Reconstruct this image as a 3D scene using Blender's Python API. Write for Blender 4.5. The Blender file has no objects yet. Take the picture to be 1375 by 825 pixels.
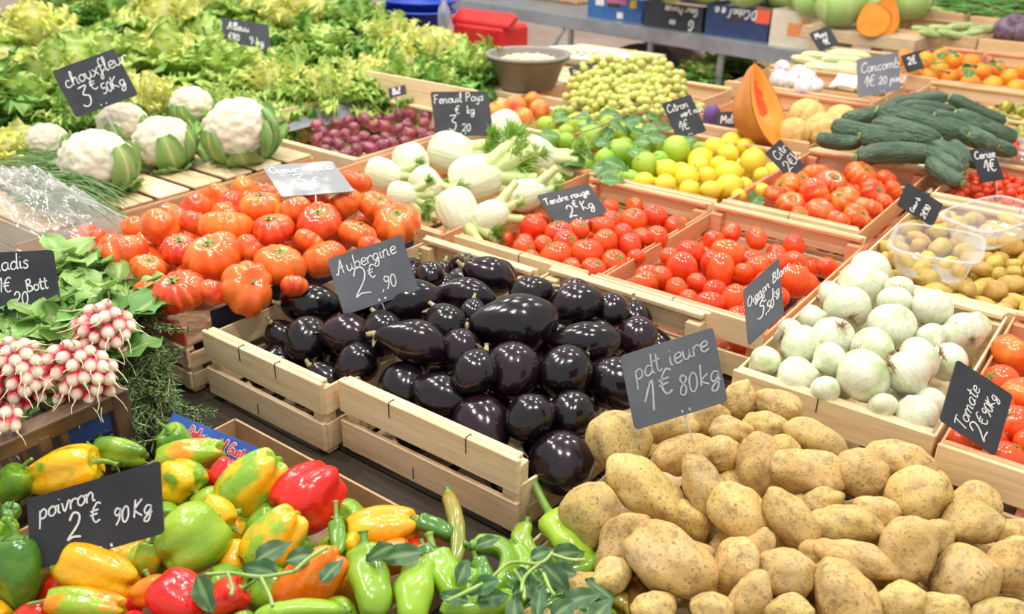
import bpy, math, random
import numpy as np
from mathutils import Vector, Matrix, Quaternion, noise as mnoise

SC = bpy.context.scene
COL = SC.collection
PI = math.pi

# ------------------------------------------------------------------ camera
FPX = 1209.14
YAW, PITCH, ROLL = math.radians(-36.79), math.radians(25.678), math.radians(.748)
CAM = Vector((0, 0, 1.68))
_F = Vector((math.sin(YAW)*math.cos(PITCH), math.cos(YAW)*math.cos(PITCH), -math.sin(PITCH)))
_R0 = Vector((math.cos(YAW), -math.sin(YAW), 0))
_U0 = _R0.cross(_F)
RIGHT = _R0*math.cos(ROLL) + _U0*math.sin(ROLL)
UP = -_R0*math.sin(ROLL) + _U0*math.cos(ROLL)
FWD = _F
cam = bpy.data.cameras.new('camera')
camo = bpy.data.objects.new('camera', cam)
COL.objects.link(camo)
camo.matrix_world = Matrix(((RIGHT.x, UP.x, -FWD.x, CAM.x), (RIGHT.y, UP.y, -FWD.y, CAM.y), (RIGHT.z, UP.z, -FWD.z, CAM.z), (0, 0, 0, 1)))
cam.sensor_fit = 'HORIZONTAL'
cam.sensor_width = 36
cam.lens = 36*FPX/1375
cam.clip_end = 100
cam.dof.use_dof = True
cam.dof.focus_distance = 1.40
cam.dof.aperture_fstop = 5.0
SC.camera = camo

# ------------------------------------------------------------------ world, lamps, exposure
world = bpy.data.worlds.new('hall_light')
SC.world = world
world.use_nodes = True
bg = world.node_tree.nodes['Background']
bg.inputs[0].default_value = (1.0, .985, .96, 1)
bg.inputs[1].default_value = .55

def lamp(loc, energy, size, col=(1, .95, .87)):
    l = bpy.data.lights.new('ceiling_lamp', 'AREA')
    l.shape = 'DISK'; l.size = size; l.energy = energy; l.color = col
    o = bpy.data.objects.new('ceiling_lamp', l)
    o.location = loc
    COL.objects.link(o)
    return o
for lx, ly in ((-2.6, 1.2), (-1.7, .6), (-.6, .5), (.3, 1.1), (-1.9, 2.4), (-.6, 2.2), (-3.6, 3.0), (-1.6, 4.3), (-.2, 3.9), (-3.4, 1.5), (-4.6, 2.2), (-2.8, 3.9)):  # the last ones are added to brighten the lettuces
    lamp((lx, ly, 3.6), 15, .16)
vs = SC.view_settings
SC.display_settings.display_device = 'sRGB'
vs.view_transform = 'Standard'
vs.look = 'None'
vs.gamma = 1
vs.use_curve_mapping = False
vs.exposure = .47

# ------------------------------------------------------------------ helpers: rays of the measured photograph
def raydir(x, y):
    return FWD + RIGHT*((x-687.5)/FPX) - UP*((y-412.5)/FPX)
def at_z(x, y, z):
    d = raydir(x, y)
    return CAM + d*((z-CAM.z)/d.z)
def at_d(x, y, dep):
    return CAM + raydir(x, y)*dep
def depth(p):
    return (p-CAM).dot(FWD)
def on(x, y, surf):
    d = raydir(x, y)
    t = .4
    p = CAM + d*t
    while t < 12:
        p = CAM + d*t
        if p.z <= surf(p.x, p.y): break
        t += .01
    return p
def px2m(px, p):
    return px*depth(p)/FPX

# ------------------------------------------------------------------ helpers: objects
def tag(o, label, cat, group=None, kind=None):
    o['label'] = label; o['category'] = cat
    if group: o['group'] = group
    if kind: o['kind'] = kind
    return o
def obj(name, me, parent=None, mat=None, M=None):
    o = bpy.data.objects.new(name, me)
    COL.objects.link(o)
    if mat is not None and not me.materials: me.materials.append(mat)
    if parent is not None: o.parent = parent
    if M is not None: o.matrix_local = M
    return o
def empty(name, loc=(0, 0, 0), rz=0, M=None):
    o = bpy.data.objects.new(name, None)
    COL.objects.link(o)
    o.empty_display_size = .05
    if M is not None: o.matrix_local = M
    else:
        o.location = loc; o.rotation_euler = (0, 0, rz)
    return o
def mesh(name, V, Fc, mat=None, smooth=True, attr=None):
    me = bpy.data.meshes.new(name)
    me.from_pydata([tuple(v) for v in V], [], [tuple(f) for f in Fc])
    if smooth: me.polygons.foreach_set('use_smooth', [True]*len(me.polygons))
    if mat is not None: me.materials.append(mat)
    if attr is not None:
        a = me.attributes.new('g', 'FLOAT', 'POINT')
        a.data.foreach_set('value', [float(x) for x in attr])
    me.update()
    return me
class MB:
    """collects shapes into one mesh"""
    def __init__(s): s.V = []; s.F = []; s.A = []
    def add(s, V, Fc, A=None):
        n = len(s.V); s.V += [tuple(v) for v in V]; s.F += [tuple(i+n for i in f) for f in Fc]
        s.A += list(A) if A is not None else [0.]*len(V)
        return s
    def box(s, c, d, R=None, ch=0.0):
        h = [x/2 for x in d]
        V = [Vector((sx*h[0], sy*h[1], sz*h[2])) for sx in (-1, 1) for sy in (-1, 1) for sz in (-1, 1)]
        if R is not None: V = [R @ v for v in V]
        V = [v+Vector(c) for v in V]
        return s.add(V, [(0, 1, 3, 2), (4, 6, 7, 5), (0, 4, 5, 1), (2, 3, 7, 6), (0, 2, 6, 4), (1, 5, 7, 3)])
    def tube(s, pts, rad, n=8, cap=True):
        V, Fc = tube(pts, rad, n, cap)
        return s.add(V, Fc)
    def build(s, name, mat=None, smooth=False, attr=False):
        return mesh(name, s.V, s.F, mat, smooth, s.A if attr else None)
def frame_along(t, prev=None):
    t = t.normalized()
    if prev is None:
        a = Vector((0, 0, 1)) if abs(t.z) < .9 else Vector((1, 0, 0))
        n = t.cross(a).normalized()
    else:
        n = (prev-t*prev.dot(t))
        n = n.normalized() if n.length > 1e-6 else t.orthogonal().normalized()
    return n, t.cross(n)
def tube(pts, rad, n=8, cap=True):
    pts = [Vector(p) for p in pts]
    m = len(pts)
    if not hasattr(rad, '__len__'): rad = [rad]*m
    V = []; Fc = []; prev = None
    for i, p in enumerate(pts):
        t = pts[min(i+1, m-1)]-pts[max(i-1, 0)]
        a, b = frame_along(t, prev); prev = a
        for k in range(n):
            th = 2*PI*k/n
            V.append(p+(a*math.cos(th)+b*math.sin(th))*rad[i])
    for i in range(m-1):
        for k in range(n):
            Fc.append((i*n+k, i*n+(k+1) % n, (i+1)*n+(k+1) % n, (i+1)*n+k))
    if cap:
        Fc.append(tuple(range(n-1, -1, -1))); Fc.append(tuple((m-1)*n+k for k in range(n)))
    return V, Fc
def smooth_pts(P, k=5):
    P = [Vector(p) for p in P]
    if len(P) < 3: return P
    out = []
    for i in range(len(P)-1):
        p0, p1, p2, p3 = P[max(i-1, 0)], P[i], P[i+1], P[min(i+2, len(P)-1)]
        for j in range(k):
            t = j/k
            out.append(.5*((2*p1)+(p2-p0)*t+(2*p0-5*p1+4*p2-p3)*t*t+(3*p1-p0-3*p2+p3)*t**3))
    out.append(P[-1])
    return out
def body(nu, nv, fn):
    """closed surface: s in 0..1 pole to pole, th around"""
    V = [Vector(fn(0, 0))]; Fc = []
    for j in range(1, nv):
        for i in range(nu): V.append(Vector(fn(2*PI*i/nu, j/nv)))
    V.append(Vector(fn(0, 1)))
    L = len(V)-1
    for i in range(nu): Fc.append((0, 1+i, 1+(i+1) % nu))
    for j in range(nv-2):
        a = 1+j*nu; b = a+nu
        for i in range(nu): Fc.append((a+i, b+i, b+(i+1) % nu, a+(i+1) % nu))
    a = 1+(nv-2)*nu
    for i in range(nu): Fc.append((a+(i+1) % nu, a+i, L))
    return V, Fc
def orient(zdir, spin=0.0):
    """rotation whose local Z goes along zdir, spun about it"""
    z = Vector(zdir).normalized()
    q = Vector((0, 0, 1)).rotation_difference(z) if (z-Vector((0, 0, -1))).length > 1e-4 else Quaternion((1, 0, 0), PI)
    return (q @ Quaternion((0, 0, 1), spin)).to_matrix().to_4x4()
def TRS(loc, R, s):
    S = Matrix.Diagonal((s[0], s[1], s[2], 1)) if hasattr(s, '__len__') else Matrix.Diagonal((s, s, s, 1))
    return Matrix.Translation(loc) @ R @ S
def imgdir(ang, tilt):
    """world direction of an axis seen at angle ang in the photograph, tilted towards the viewer by tilt"""
    a, t = math.radians(ang), math.radians(tilt)
    return (RIGHT*math.cos(a)+UP*math.sin(a))*math.cos(t) - FWD*math.sin(t)
_O1 = ['', 'first', 'second', 'third', 'fourth', 'fifth', 'sixth', 'seventh', 'eighth', 'ninth', 'tenth', 'eleventh', 'twelfth', 'thirteenth', 'fourteenth', 'fifteenth', 'sixteenth', 'seventeenth', 'eighteenth', 'nineteenth', 'twentieth']
ORD = _O1+[t+'-'+u for t in ('twenty', 'thirty', 'forty', 'fifty') for u in _O1[1:10]]
def rows(items, band):
    """(row from front, place from left, row length) for a list of (x, y, ...) pixels"""
    if not items: return []
    ym = max(i[1] for i in items)
    r = [int((ym-i[1])/band)+1 for i in items]
    used = sorted(set(r)); r = [used.index(k)+1 for k in r]
    out = []
    for k, i in enumerate(items):
        same = sorted([(items[j][0], j) for j in range(len(items)) if r[j] == r[k]])
        out.append((r[k], [j for _, j in same].index(k)+1, len(same)))
    return out
def rowtext(rk, heap=''):
    r, c, n = rk
    pl = 'alone' if n == 1 else ('leftmost' if c == 1 else ('rightmost' if c == n else ORD[c]+' from left'))
    rw = 'front row' if r == 1 else ORD[r]+' row from front'
    return '%s, %s%s' % (pl, rw, ', '+heap if heap else '')
def to_px(p):
    q = p-CAM; d = q.dot(FWD)
    return (687.5+FPX*q.dot(RIGHT)/d, 412.5-FPX*q.dot(UP)/d)
def relax(items, box=None, k=.92, it=40, cap=.8):
    """nudge balls (point, radius) apart until they only touch; box keeps them inside a crate"""
    P = np.array([list(p) for p, r in items]); R = np.array([r for p, r in items]); P0 = P.copy(); n = len(P)
    for _ in range(it):
        D = P[:, None]-P[None]; L = np.sqrt((D**2).sum(2))+1e-9
        ov = np.clip((R[:, None]+R[None])*k-L, 0, None); np.fill_diagonal(ov, 0)
        P += (D/L[:, :, None]*(ov*.25)[:, :, None]).sum(1)
        if box:
            P[:, 0] = np.clip(P[:, 0], box[0]+R, np.maximum(box[1]-R, box[0]+R)); P[:, 1] = np.clip(P[:, 1], box[2]+R, np.maximum(box[3]-R, box[2]+R))
        m = P-P0; l = np.sqrt((m**2).sum(1))+1e-9; f = np.minimum(1, cap*R/l); P = P0+m*f[:, None]
    return [(Vector(P[i]), items[i][1]) for i in range(n)]
def settle(lst, surf, wi, box=None, k=.92, rs=1.0, cap=.8):
    it = []
    for t in lst:
        p = on(t[0], t[1], surf); it.append((p, px2m(t[wi], p)/2*rs))
    return relax(it, box, k, 40, cap)

# ------------------------------------------------------------------ helpers: materials
def nodes(name):
    m = bpy.data.materials.new(name); m.use_nodes = True
    nt = m.node_tree; b = nt.nodes['Principled BSDF']
    return m, nt, b
def N(nt, t, **kw):
    n = nt.nodes.new(t)
    for k, v in kw.items():
        if k in n.inputs: n.inputs[k].default_value = v
        else: setattr(n, k, v)
    return n
def mixc(nt, fac, a, b, mode='MIX'):
    n = nt.nodes.new('ShaderNodeMix'); n.data_type = 'RGBA'; n.blend_type = mode
    for k, v in ((0, fac), (6, a), (7, b)):
        if hasattr(v, 'is_linked') or hasattr(v, 'links'): nt.links.new(v, n.inputs[k])
        elif k == 0: n.inputs[0].default_value = v
        else: n.inputs[k].default_value = (*v[:3], 1)
    return n.outputs[2]
def ramp(nt, src, stops, interp='LINEAR'):
    n = nt.nodes.new('ShaderNodeValToRGB'); n.color_ramp.interpolation = interp
    e = n.color_ramp.elements
    while len(e) < len(stops): e.new(.5)
    for i, (p, c) in enumerate(stops):
        e[i].position = p
        e[i].color = (*c[:3], 1) if hasattr(c, '__len__') else (c, c, c, 1)
    nt.links.new(src, n.inputs[0])
    return n.outputs[0]
def coord(nt, scale=(1, 1, 1), rnd=True):
    """object coordinates, shifted per object so copies differ"""
    tc = nt.nodes.new('ShaderNodeTexCoord')
    mp = nt.nodes.new('ShaderNodeMapping'); mp.inputs['Scale'].default_value = scale
    nt.links.new(tc.outputs['Object'], mp.inputs['Vector'])
    if rnd:
        oi = nt.nodes.new('ShaderNodeObjectInfo')
        ma = nt.nodes.new('ShaderNodeMath'); ma.operation = 'MULTIPLY'; ma.inputs[1].default_value = 37.
        nt.links.new(oi.outputs['Random'], ma.inputs[0])
        nt.links.new(ma.outputs[0], mp.inputs['Location'])
    return mp.outputs[0]
def noise(nt, vec, scale, detail=3, rough=.5, dist=0.):
    n = N(nt, 'ShaderNodeTexNoise', Scale=scale, Detail=detail, Roughness=rough, Distortion=dist)
    nt.links.new(vec, n.inputs['Vector'])
    return n.outputs['Fac']
def rand_val(nt, colsock, amt, hue=0.0):
    oi = nt.nodes.new('ShaderNodeObjectInfo')
    h = nt.nodes.new('ShaderNodeHueSaturation')
    mr = N(nt, 'ShaderNodeMapRange'); mr.inputs['To Min'].default_value = 1-amt; mr.inputs['To Max'].default_value = 1+amt
    nt.links.new(oi.outputs['Random'], mr.inputs['Value'])
    nt.links.new(mr.outputs[0], h.inputs['Value'])
    if hue:
        m2 = N(nt, 'ShaderNodeMath', operation='MULTIPLY'); m2.inputs[1].default_value = 7.31
        nt.links.new(oi.outputs['Random'], m2.inputs[0])
        fr = N(nt, 'ShaderNodeMath', operation='FRACT'); nt.links.new(m2.outputs[0], fr.inputs[0])
        m3 = N(nt, 'ShaderNodeMapRange'); m3.inputs['To Min'].default_value = .5-hue; m3.inputs['To Max'].default_value = .5+hue
        nt.links.new(fr.outputs[0], m3.inputs['Value']); nt.links.new(m3.outputs[0], h.inputs['Hue'])
    nt.links.new(colsock, h.inputs['Color'])
    return h.outputs[0]
def bump(nt, b, src, strength, dist=.002):
    n = N(nt, 'ShaderNodeBump', Strength=strength, Distance=dist)
    nt.links.new(src, n.inputs['Height']); nt.links.new(n.outputs[0], b.inputs['Normal'])
def mat(name, c1, c2=None, scale=8, lo=.35, hi=.65, rough=.5, spec=.5, rnd=.08, hue=0., bmp=0., bscale=60, detail=3, bdist=.002, sss=0, stretch=(1, 1, 1), coat=0, trans=0, metal=0):
    m, nt, b = nodes(name)
    v = coord(nt, stretch)
    c2 = c2 or c1
    col = ramp(nt, noise(nt, v, scale, detail), [(lo, c1), (hi, c2)])
    if rnd: col = rand_val(nt, col, rnd, hue)
    nt.links.new(col, b.inputs['Base Color'])
    b.inputs['Roughness'].default_value = rough
    b.inputs['Specular IOR Level'].default_value = spec
    b.inputs['Metallic'].default_value = metal
    if coat: b.inputs['Coat Weight'].default_value = coat; b.inputs['Coat Roughness'].default_value = .08
    if sss:
        b.inputs['Subsurface Weight'].default_value = sss
        b.inputs['Subsurface Radius'].default_value = (.01, .005, .003)
    if trans: b.inputs['Transmission Weight'].default_value = trans
    if bmp: bump(nt, b, noise(nt, v, bscale, 4), bmp, bdist)
    return m
def wood(name, c1, c2, c3, rough=.6):
    m, nt, b = nodes(name)
    v = coord(nt, (3, 40, 40))
    g = noise(nt, v, 2.2, 5, .6, .6)
    col = ramp(nt, g, [(.25, c2), (.5, c1), (.75, c3)])
    v2 = coord(nt, (1.5, 6, 6))
    k = noise(nt, v2, 3.5, 3)
    col = mixc(nt, ramp(nt, k, [(.56, 0), (.75, .35)]), col, [x*.72 for x in c2])
    col = rand_val(nt, col, .10, .008)
    nt.links.new(col, b.inputs['Base Color'])
    b.inputs['Roughness'].default_value = rough
    b.inputs['Specular IOR Level'].default_value = .25
    bump(nt, b, g, .25, .002)
    return m
def leafmat(name, stops, rough=.45, trans=.25, vein=True, rnd=.1, hue=.012):
    """colour runs along the leaf's own 'g' attribute (rib to rim)"""
    m, nt, b = nodes(name)
    at = N(nt, 'ShaderNodeAttribute', attribute_name='g')
    v = coord(nt)
    nz = noise(nt, v, 30, 3)
    ad = N(nt, 'ShaderNodeMath', operation='MULTIPLY_ADD'); ad.inputs[1].default_value = .35
    sub = N(nt, 'ShaderNodeMath', operation='SUBTRACT'); sub.inputs[1].default_value = .5
    nt.links.new(nz, sub.inputs[0]); nt.links.new(sub.outputs[0], ad.inputs[0]); nt.links.new(at.outputs['Fac'], ad.inputs[2])
    col = ramp(nt, ad.outputs[0], stops)
    col = rand_val(nt, col, rnd, hue)
    nt.links.new(col, b.inputs['Base Color'])
    b.inputs['Roughness'].default_value = rough
    tr = nt.nodes.new('ShaderNodeBsdfTranslucent'); nt.links.new(col, tr.inputs['Color'])
    mx = nt.nodes.new('ShaderNodeMixShader'); mx.inputs[0].default_value = trans
    out = nt.nodes['Material Output']
    nt.links.new(b.outputs[0], mx.inputs[1]); nt.links.new(tr.outputs[0], mx.inputs[2]); nt.links.new(mx.outputs[0], out.inputs['Surface'])
    bump(nt, b, noise(nt, v, 60, 3), .3)
    return m
# ------------------------------------------------------------------ shared materials
W_PALE = wood('pale_poplar', (.80, .62, .38), (.66, .46, .25), (.88, .73, .50))
W_WARM = wood('warm_poplar', (.72, .47, .25), (.58, .34, .15), (.82, .60, .36))
W_PINK = wood('pinkish_poplar', (.74, .36, .19), (.62, .27, .13), (.82, .47, .28))  # pinkish veneer; tomato bounce on crate insides is put into this colour
W_GREY = wood('weathered_wood', (.60, .47, .28), (.42, .31, .17), (.72, .60, .40))
W_DARK = wood('dark_stained_planks', (.055, .042, .030), (.035, .026, .018), (.085, .064, .046))
M_STAPLE = mat('dark_staple_wire', (.06, .045, .04), rough=.5, rnd=0)
M_STEEL = mat('grey_steel', (.40, .43, .47), (.30, .33, .37), rough=.38, metal=.5, rnd=.03)
M_SLATE = mat('slate_board', (.030, .034, .042), (.045, .050, .060), scale=14, rough=.55, spec=.4, rnd=.15)
M_SLATE_DUSTY = mat('dusty_slate_board', (.085, .095, .115), (.13, .14, .165), scale=10, rough=.55, rnd=.05)
M_CHALK = mat('white_chalk', (.88, .89, .90), (.70, .72, .75), scale=90, rough=.9, rnd=0)
M_CHALK_FAINT = mat('faint_chalk', (.48, .50, .53), (.36, .38, .42), scale=90, rough=.9, rnd=0)
M_PRONG = mat('prong_wire', (.75, .73, .70), rough=.35, metal=.6, rnd=0)
M_RED_CAL = mat('green_calyx', (.12, .24, .04), (.22, .34, .07), scale=40, rough=.6)

# ------------------------------------------------------------------ floor and trestles
def floor_mat():
    m, nt, b = nodes('terracotta_paving')
    tc = nt.nodes.new('ShaderNodeTexCoord')
    br = N(nt, 'ShaderNodeTexBrick', Scale=1.6)
    br.inputs['Color1'].default_value = (.62, .38, .27, 1); br.inputs['Color2'].default_value = (.74, .55, .44, 1)
    br.inputs['Mortar'].default_value = (.55, .46, .38, 1); br.inputs['Mortar Size'].default_value = .015
    nt.links.new(tc.outputs['Object'], br.inputs['Vector'])
    n = noise(nt, tc.outputs['Object'], 1.1, 5)
    col = mixc(nt, ramp(nt, n, [(.3, 0), (.7, .5)]), br.outputs[0], (.80, .66, .55))
    nt.links.new(col, b.inputs['Base Color']); b.inputs['Roughness'].default_value = .5
    return m
mb = MB(); mb.box((-3, 6, -.05), (30, 30, .1))
fl = obj('floor', mb.build('floor', floor_mat())); fl['kind'] = 'structure'
mb = MB(); mb.box((-3, 16, 2.6), (30, .2, 5.4))
wb = obj('wall_back', mb.build('wall', mat('cream_hall_wall', (.75, .72, .66), (.70, .67, .60), scale=2, rough=.8, rnd=0))); wb['kind'] = 'structure'

def chbox(L, W, H, ch):
    """box with chamfered edges, x along the length"""
    a, b, c = L/2, W/2, H/2
    ch = min(ch, a*.45, b*.45, c*.45)
    V = []; idx = {}
    for sx in (-1, 1):
        for sy in (-1, 1):
            for sz in (-1, 1):
                for k in range(3):
                    v = [sx*a, sy*b, sz*c]
                    for j in range(3):
                        if j != k: v[j] -= (sx, sy, sz)[j]*ch
                    idx[(sx, sy, sz, k)] = len(V); V.append(v)
    Fc = []
    for k in range(3):
        o = [j for j in range(3) if j != k]
        for s in (-1, 1):
            loop = []
            for p, q in ((-1, -1), (1, -1), (1, 1), (-1, 1)):
                t = [0, 0, 0]; t[k] = s; t[o[0]] = p; t[o[1]] = q
                loop.append(idx[(*t, k)])
            Fc.append(loop if (s > 0) == (k != 1) else loop[::-1])
    for k in range(3):           # edges along axis k
        o = [j for j in range(3) if j != k]
        for p in (-1, 1):
            for q in (-1, 1):
                t0 = [0, 0, 0]; t1 = [0, 0, 0]
                t0[k] = -1; t1[k] = 1
                for t in (t0, t1): t[o[0]] = p; t[o[1]] = q
                Fc.append([idx[(*t0, o[0])], idx[(*t1, o[0])], idx[(*t1, o[1])], idx[(*t0, o[1])]])
    for sx in (-1, 1):
        for sy in (-1, 1):
            for sz in (-1, 1):
                Fc.append([idx[(sx, sy, sz, k)] for k in range(3)])
    return V, Fc
_bc = {}
def board(name, parent, c, L, T, H, mat_, rz=0., ch=.0018, tilt=0.):
    key = (round(L, 3), round(T, 3), round(H, 3), mat_.name, ch)
    if key not in _bc:
        V, Fc = chbox(L, T, H, ch)
        me = mesh('board', V, Fc, mat_, False)
        import bmesh
        bm = bmesh.new(); bm.from_mesh(me); bmesh.ops.recalc_face_normals(bm, faces=bm.faces); bm.to_mesh(me); bm.free()
        _bc[key] = me
    M = Matrix.Translation(c) @ Matrix.Rotation(rz, 4, 'Z') @ Matrix.Rotation(tilt, 4, 'X')
    return obj(name, _bc[key], parent, None, M)
rnd = random.Random(5)
def crate(label, x0, x1, y0, y1, z1=.95, h=.14, wm=None, wi=None, rz=0., drop=.012, gap=.016, group='slatted wooden produce crates', staples=0, batten=True, base=True, name='wooden_crate', top_slats=False, origin=None, thick=.007, endgap=None, tall=0):
    """crate with high ends on the y faces, thin sides on the x faces"""
    wm = wm or W_PALE; wi = wi or wm
    w, d = x1-x0, y1-y0
    h = z1-.81
    c = empty(name, ((x0+x1)/2, (y0+y1)/2, z1-h) if origin is None else origin, rz)
    tag(c, label, 'crate', group)
    g = endgap if endgap is not None else gap
    for s in (-1, 1):                                  # ends
        y = s*(d/2-thick/2)
        hu = (h-.012-g)*.52; hl = (h-.012-g)*.48
        board('end_board', c, (0, y, .012+hl/2), w, thick, hl, wm)
        board('end_board', c, (rnd.uniform(-.002, .002), y, h-hu/2), w, thick, hu, wm)
        if batten: board('top_batten', c, (0, s*(d/2-thick-.0075), h-.005), w-.012, .014, .010, wi)
        x = s*(w/2-thick*.3)
        hs = (h-.012-g-drop)
        board('side_board', c, (x, 0, .012+hs*.24), d-2*thick-.001, .0045, hs*.48, wi, PI/2)
        board('side_board', c, (x, 0, h-drop-hs*.25), d-2*thick-.001, .0045, hs*.50, wi, PI/2)
        for t in (-1, 1):
            board('corner_post', c, (s*(w/2-.019), t*(d/2-thick-.0125), h/2-.008), .030, .024, h-.018, wi)
        for k in range(staples if s < 0 else 0):
            xx = (k-(staples-1)/2)*w*.42+rnd.uniform(-.02, .02)
            board('staple', c, (xx, -d/2-.0004, h-.014), .0016, .002, .026, M_STAPLE, 0, .0003)
            if k == 0: board('staple', c, (xx*.3, -d/2-.0004, .03), .0016, .002, .022, M_STAPLE, 0, .0003)
            board('staple', c, (xx, -d/2+.006, h+.0006), .0016, .013, .0014, M_STAPLE, 0, .0003)
    if tall: board('tall_end_panel', c, (0, d/2+thick*.6, (h+tall)/2), w-.1, thick, h+tall, wi)
    if base:
        n = max(3, int(w/.085))
        for k in range(n):
            board('base_slat', c, ((k+.5)/n*w-w/2, 0, .006), d-2*thick-.03, .07, .005, wi, PI/2)
    if top_slats:
        n = int(d/.095)
        for k in range(n):
            board('top_slat', c, (0, (k+.5)/n*d-d/2, h+.0045), w-.006+rnd.uniform(-.01, .006), d/n-.010-rnd.uniform(0, .008), .007, W_GREY if k % 3 else W_PALE)
    return c
def trestle(label, x0, x1, y0, y1, z, mat_, legs=True, name='trestle_table'):
    t = empty(name, ((x0+x1)/2, (y0+y1)/2, 0)); tag(t, label, 'table', 'market stall trestle tables')
    w, d = x1-x0, y1-y0
    n = max(2, round(d/.2))
    for k in range(n):
        board('table_plank', t, (0, (k+.5)/n*d-d/2, z-.0125), w, d/n-.004, .025, mat_)
    for sx in (-1, 1):
        for sy in (-1, 1):
            board('leg', t, (sx*(w/2-.08), sy*(d/2-.1), (z-.025)/2), .05, .05, z-.025, M_STEEL)
    return t
TZ = .81
trestle('planked stall table under the aubergines, peppers and tomatoes', -1.985, .45, .02, 2.66, TZ, W_DARK)
trestle('planked stall table under the cucumbers and clementines', -1.36, .45, 2.67, 5.6, TZ, W_DARK)
trestle('planked stall table under the lettuces and cauliflowers', -6.4, -1.99, .3, 4.0, TZ, W_DARK)
trestle('small planked table under the grapes and grey bowl', -1.98, -1.37, 2.67, 3.55, TZ, W_DARK)

# ------------------------------------------------------------------ the crates
ac = crate('pale slatted crate full of aubergines, nearest to the viewer', -.967, -.607, .829, 1.430, .95, .145, W_PALE, W_PALE, staples=2, thick=.009)
def bowed(parent, x, z, L, H, bow, m_):
    n = 16; V = []
    for k in range(n+1):
        t = k/n*2-1; b = bow*(1-t*t)**1.5*(1-.35*t)
        for dx in (0, .0045):
            for dz in (-H/2, H/2): V.append((x+b+dx, t*L/2, z+dz))
    Fc = []
    for k in range(n):
        a = 4*k; c = a+4
        Fc += [(a, a+1, c+1, c), (a+2, c+2, c+3, a+3), (a+1, a+3, c+3, c+1), (a, c, c+2, a+2)]
    return obj('side_board', mesh('side_board', V, Fc, m_, False), parent)
for ch in list(ac.children):
    if ch.name.startswith('side_board') and ch.location.x > 0: bpy.data.objects.remove(ch)
bowed(ac, .172, .066, .575, .044, .034, W_PALE); bowed(ac, .172, .024, .575, .032, .018, W_PALE)
crate('pale slatted crate of aubergines beside the boxed beef tomatoes', -1.283, -.976, .800, 1.395, .95, .145, W_PALE, W_PALE, staples=2, thick=.009)
crate('pinkish crate of round tomatoes behind the aubergines', -1.245, -.888, 1.440, 2.015, .945, .14, W_PALE, W_PINK, staples=1, drop=.02, endgap=.02)
crate('pinkish crate of plum tomatoes beside the white onions', -.882, -.505, 1.445, 2.022, .945, .14, W_PALE, W_PINK, staples=1, drop=.02, endgap=.02)
crate('pinkish crate of ribbed tomatoes before the cucumbers', -.872, -.530, 2.040, 2.648, .95, .145, W_PALE, W_PINK, staples=1, drop=.01)
crate('pinkish crate of lemons and limes', -1.55, -.882, 2.030, 2.60, .945, .14, W_PALE, W_PINK, staples=1)
crate('pale crate heaped with cucumbers', -.885, -.488, 2.69, 3.28, .94, .14, W_WARM, W_PALE)
crate('pale crate of yellow melons behind the cut squash', -1.345, -.895, 2.70, 3.36, .95, .14, W_WARM, W_PINK)
crate('pale crate of white onions', -.482, -.165, 1.253, 1.778, .95, .14, W_PALE, W_PALE, staples=1, drop=.006)
crate('pale crate of small yellow potatoes behind the onions', -.482, -.130, 1.792, 2.412, .945, .14, W_PALE, W_PALE, staples=1, drop=.006)
crate('pale crate of cherry tomatoes', -.474, -.08, 2.432, 2.86, .95, .14, W_PALE, W_WARM, staples=1, drop=.006)
crate('pale crate of small squashes behind the cherry tomatoes', -.478, -.06, 2.885, 3.42, .955, .14, W_PALE, W_WARM)
crate('pale crate of red tomatoes at the right edge beside the onions', -.158, .24, 1.235, 1.80, .95, .14, W_PALE, W_PINK, staples=1)
crate('low crate hidden under the heap of potatoes', -.555, .16, .60, 1.225, .875, .065, W_PALE, W_PALE, gap=.008)
crate('wooden crate under the boxed beef tomatoes', -1.925, -1.315, .785, 1.395, .905, .095, W_PALE, W_PALE, gap=.01, staples=1)
fennel_crate = crate('wooden crate of fennel bulbs', -1.818, -1.262, 1.415, 2.045, .95, .14, W_WARM, W_PINK, drop=.004)
crate('upturned crate with slatted top carrying the cauliflowers', -2.53, -1.962+.005, .86, 1.66, .945, .135, W_PALE, W_PINK, drop=0, gap=.002, top_slats=True)
crate('wooden crate of small red onions', -2.44, -1.825, 1.69, 2.30, .955, .145, W_PALE, W_PALE, gap=.004, drop=0, tall=.085)
crate('upturned slatted crate carrying the grey bowl', -2.42, -1.965, 2.66, 3.78, .94, .13, W_GREY, W_GREY, drop=0, gap=.004, top_slats=True)
crate('wooden crate of peaches behind the limes', -2.05, -1.565, 2.33, 2.645, .935, .125, W_WARM, W_PALE, gap=.004)
crate('wooden crate of white grapes', -1.955, -1.42, 2.70, 3.30, .95, .14, W_PALE, W_WARM, gap=.004, drop=.004)
# boards of the tier behind
crate('wooden crate of turnips behind the melons', -1.50, -.93, 3.40, 3.86, .95, .14, W_WARM, W_WARM)
crate('wooden crate of white corn cobs', -1.48, -1.05, 3.90, 4.50, .95, .14, W_GREY, W_GREY)
crate('wooden crate of clementines beside the corn cobs', -1.03, -.845, 4.00, 4.85, .95, .14, W_WARM, W_PINK, base=True)
crate('wooden crate of clementines at the right edge', -.835, -.36, 3.98, 4.85, .95, .14, W_PALE, W_PINK)
crate('empty wooden crate between cucumbers and clementines', -.86, -.40, 3.45, 3.95, .95, .14, W_PALE, W_WARM)
crate('wooden crate of pale courgettes', -1.42, -.92, 5.02, 5.55, .985, .175, W_WARM, W_GREY)
crate('wooden crate of red cabbages at the right edge', -.90, -.42, 4.95, 5.5, .99, .18, W_WARM, W_WARM)
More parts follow.
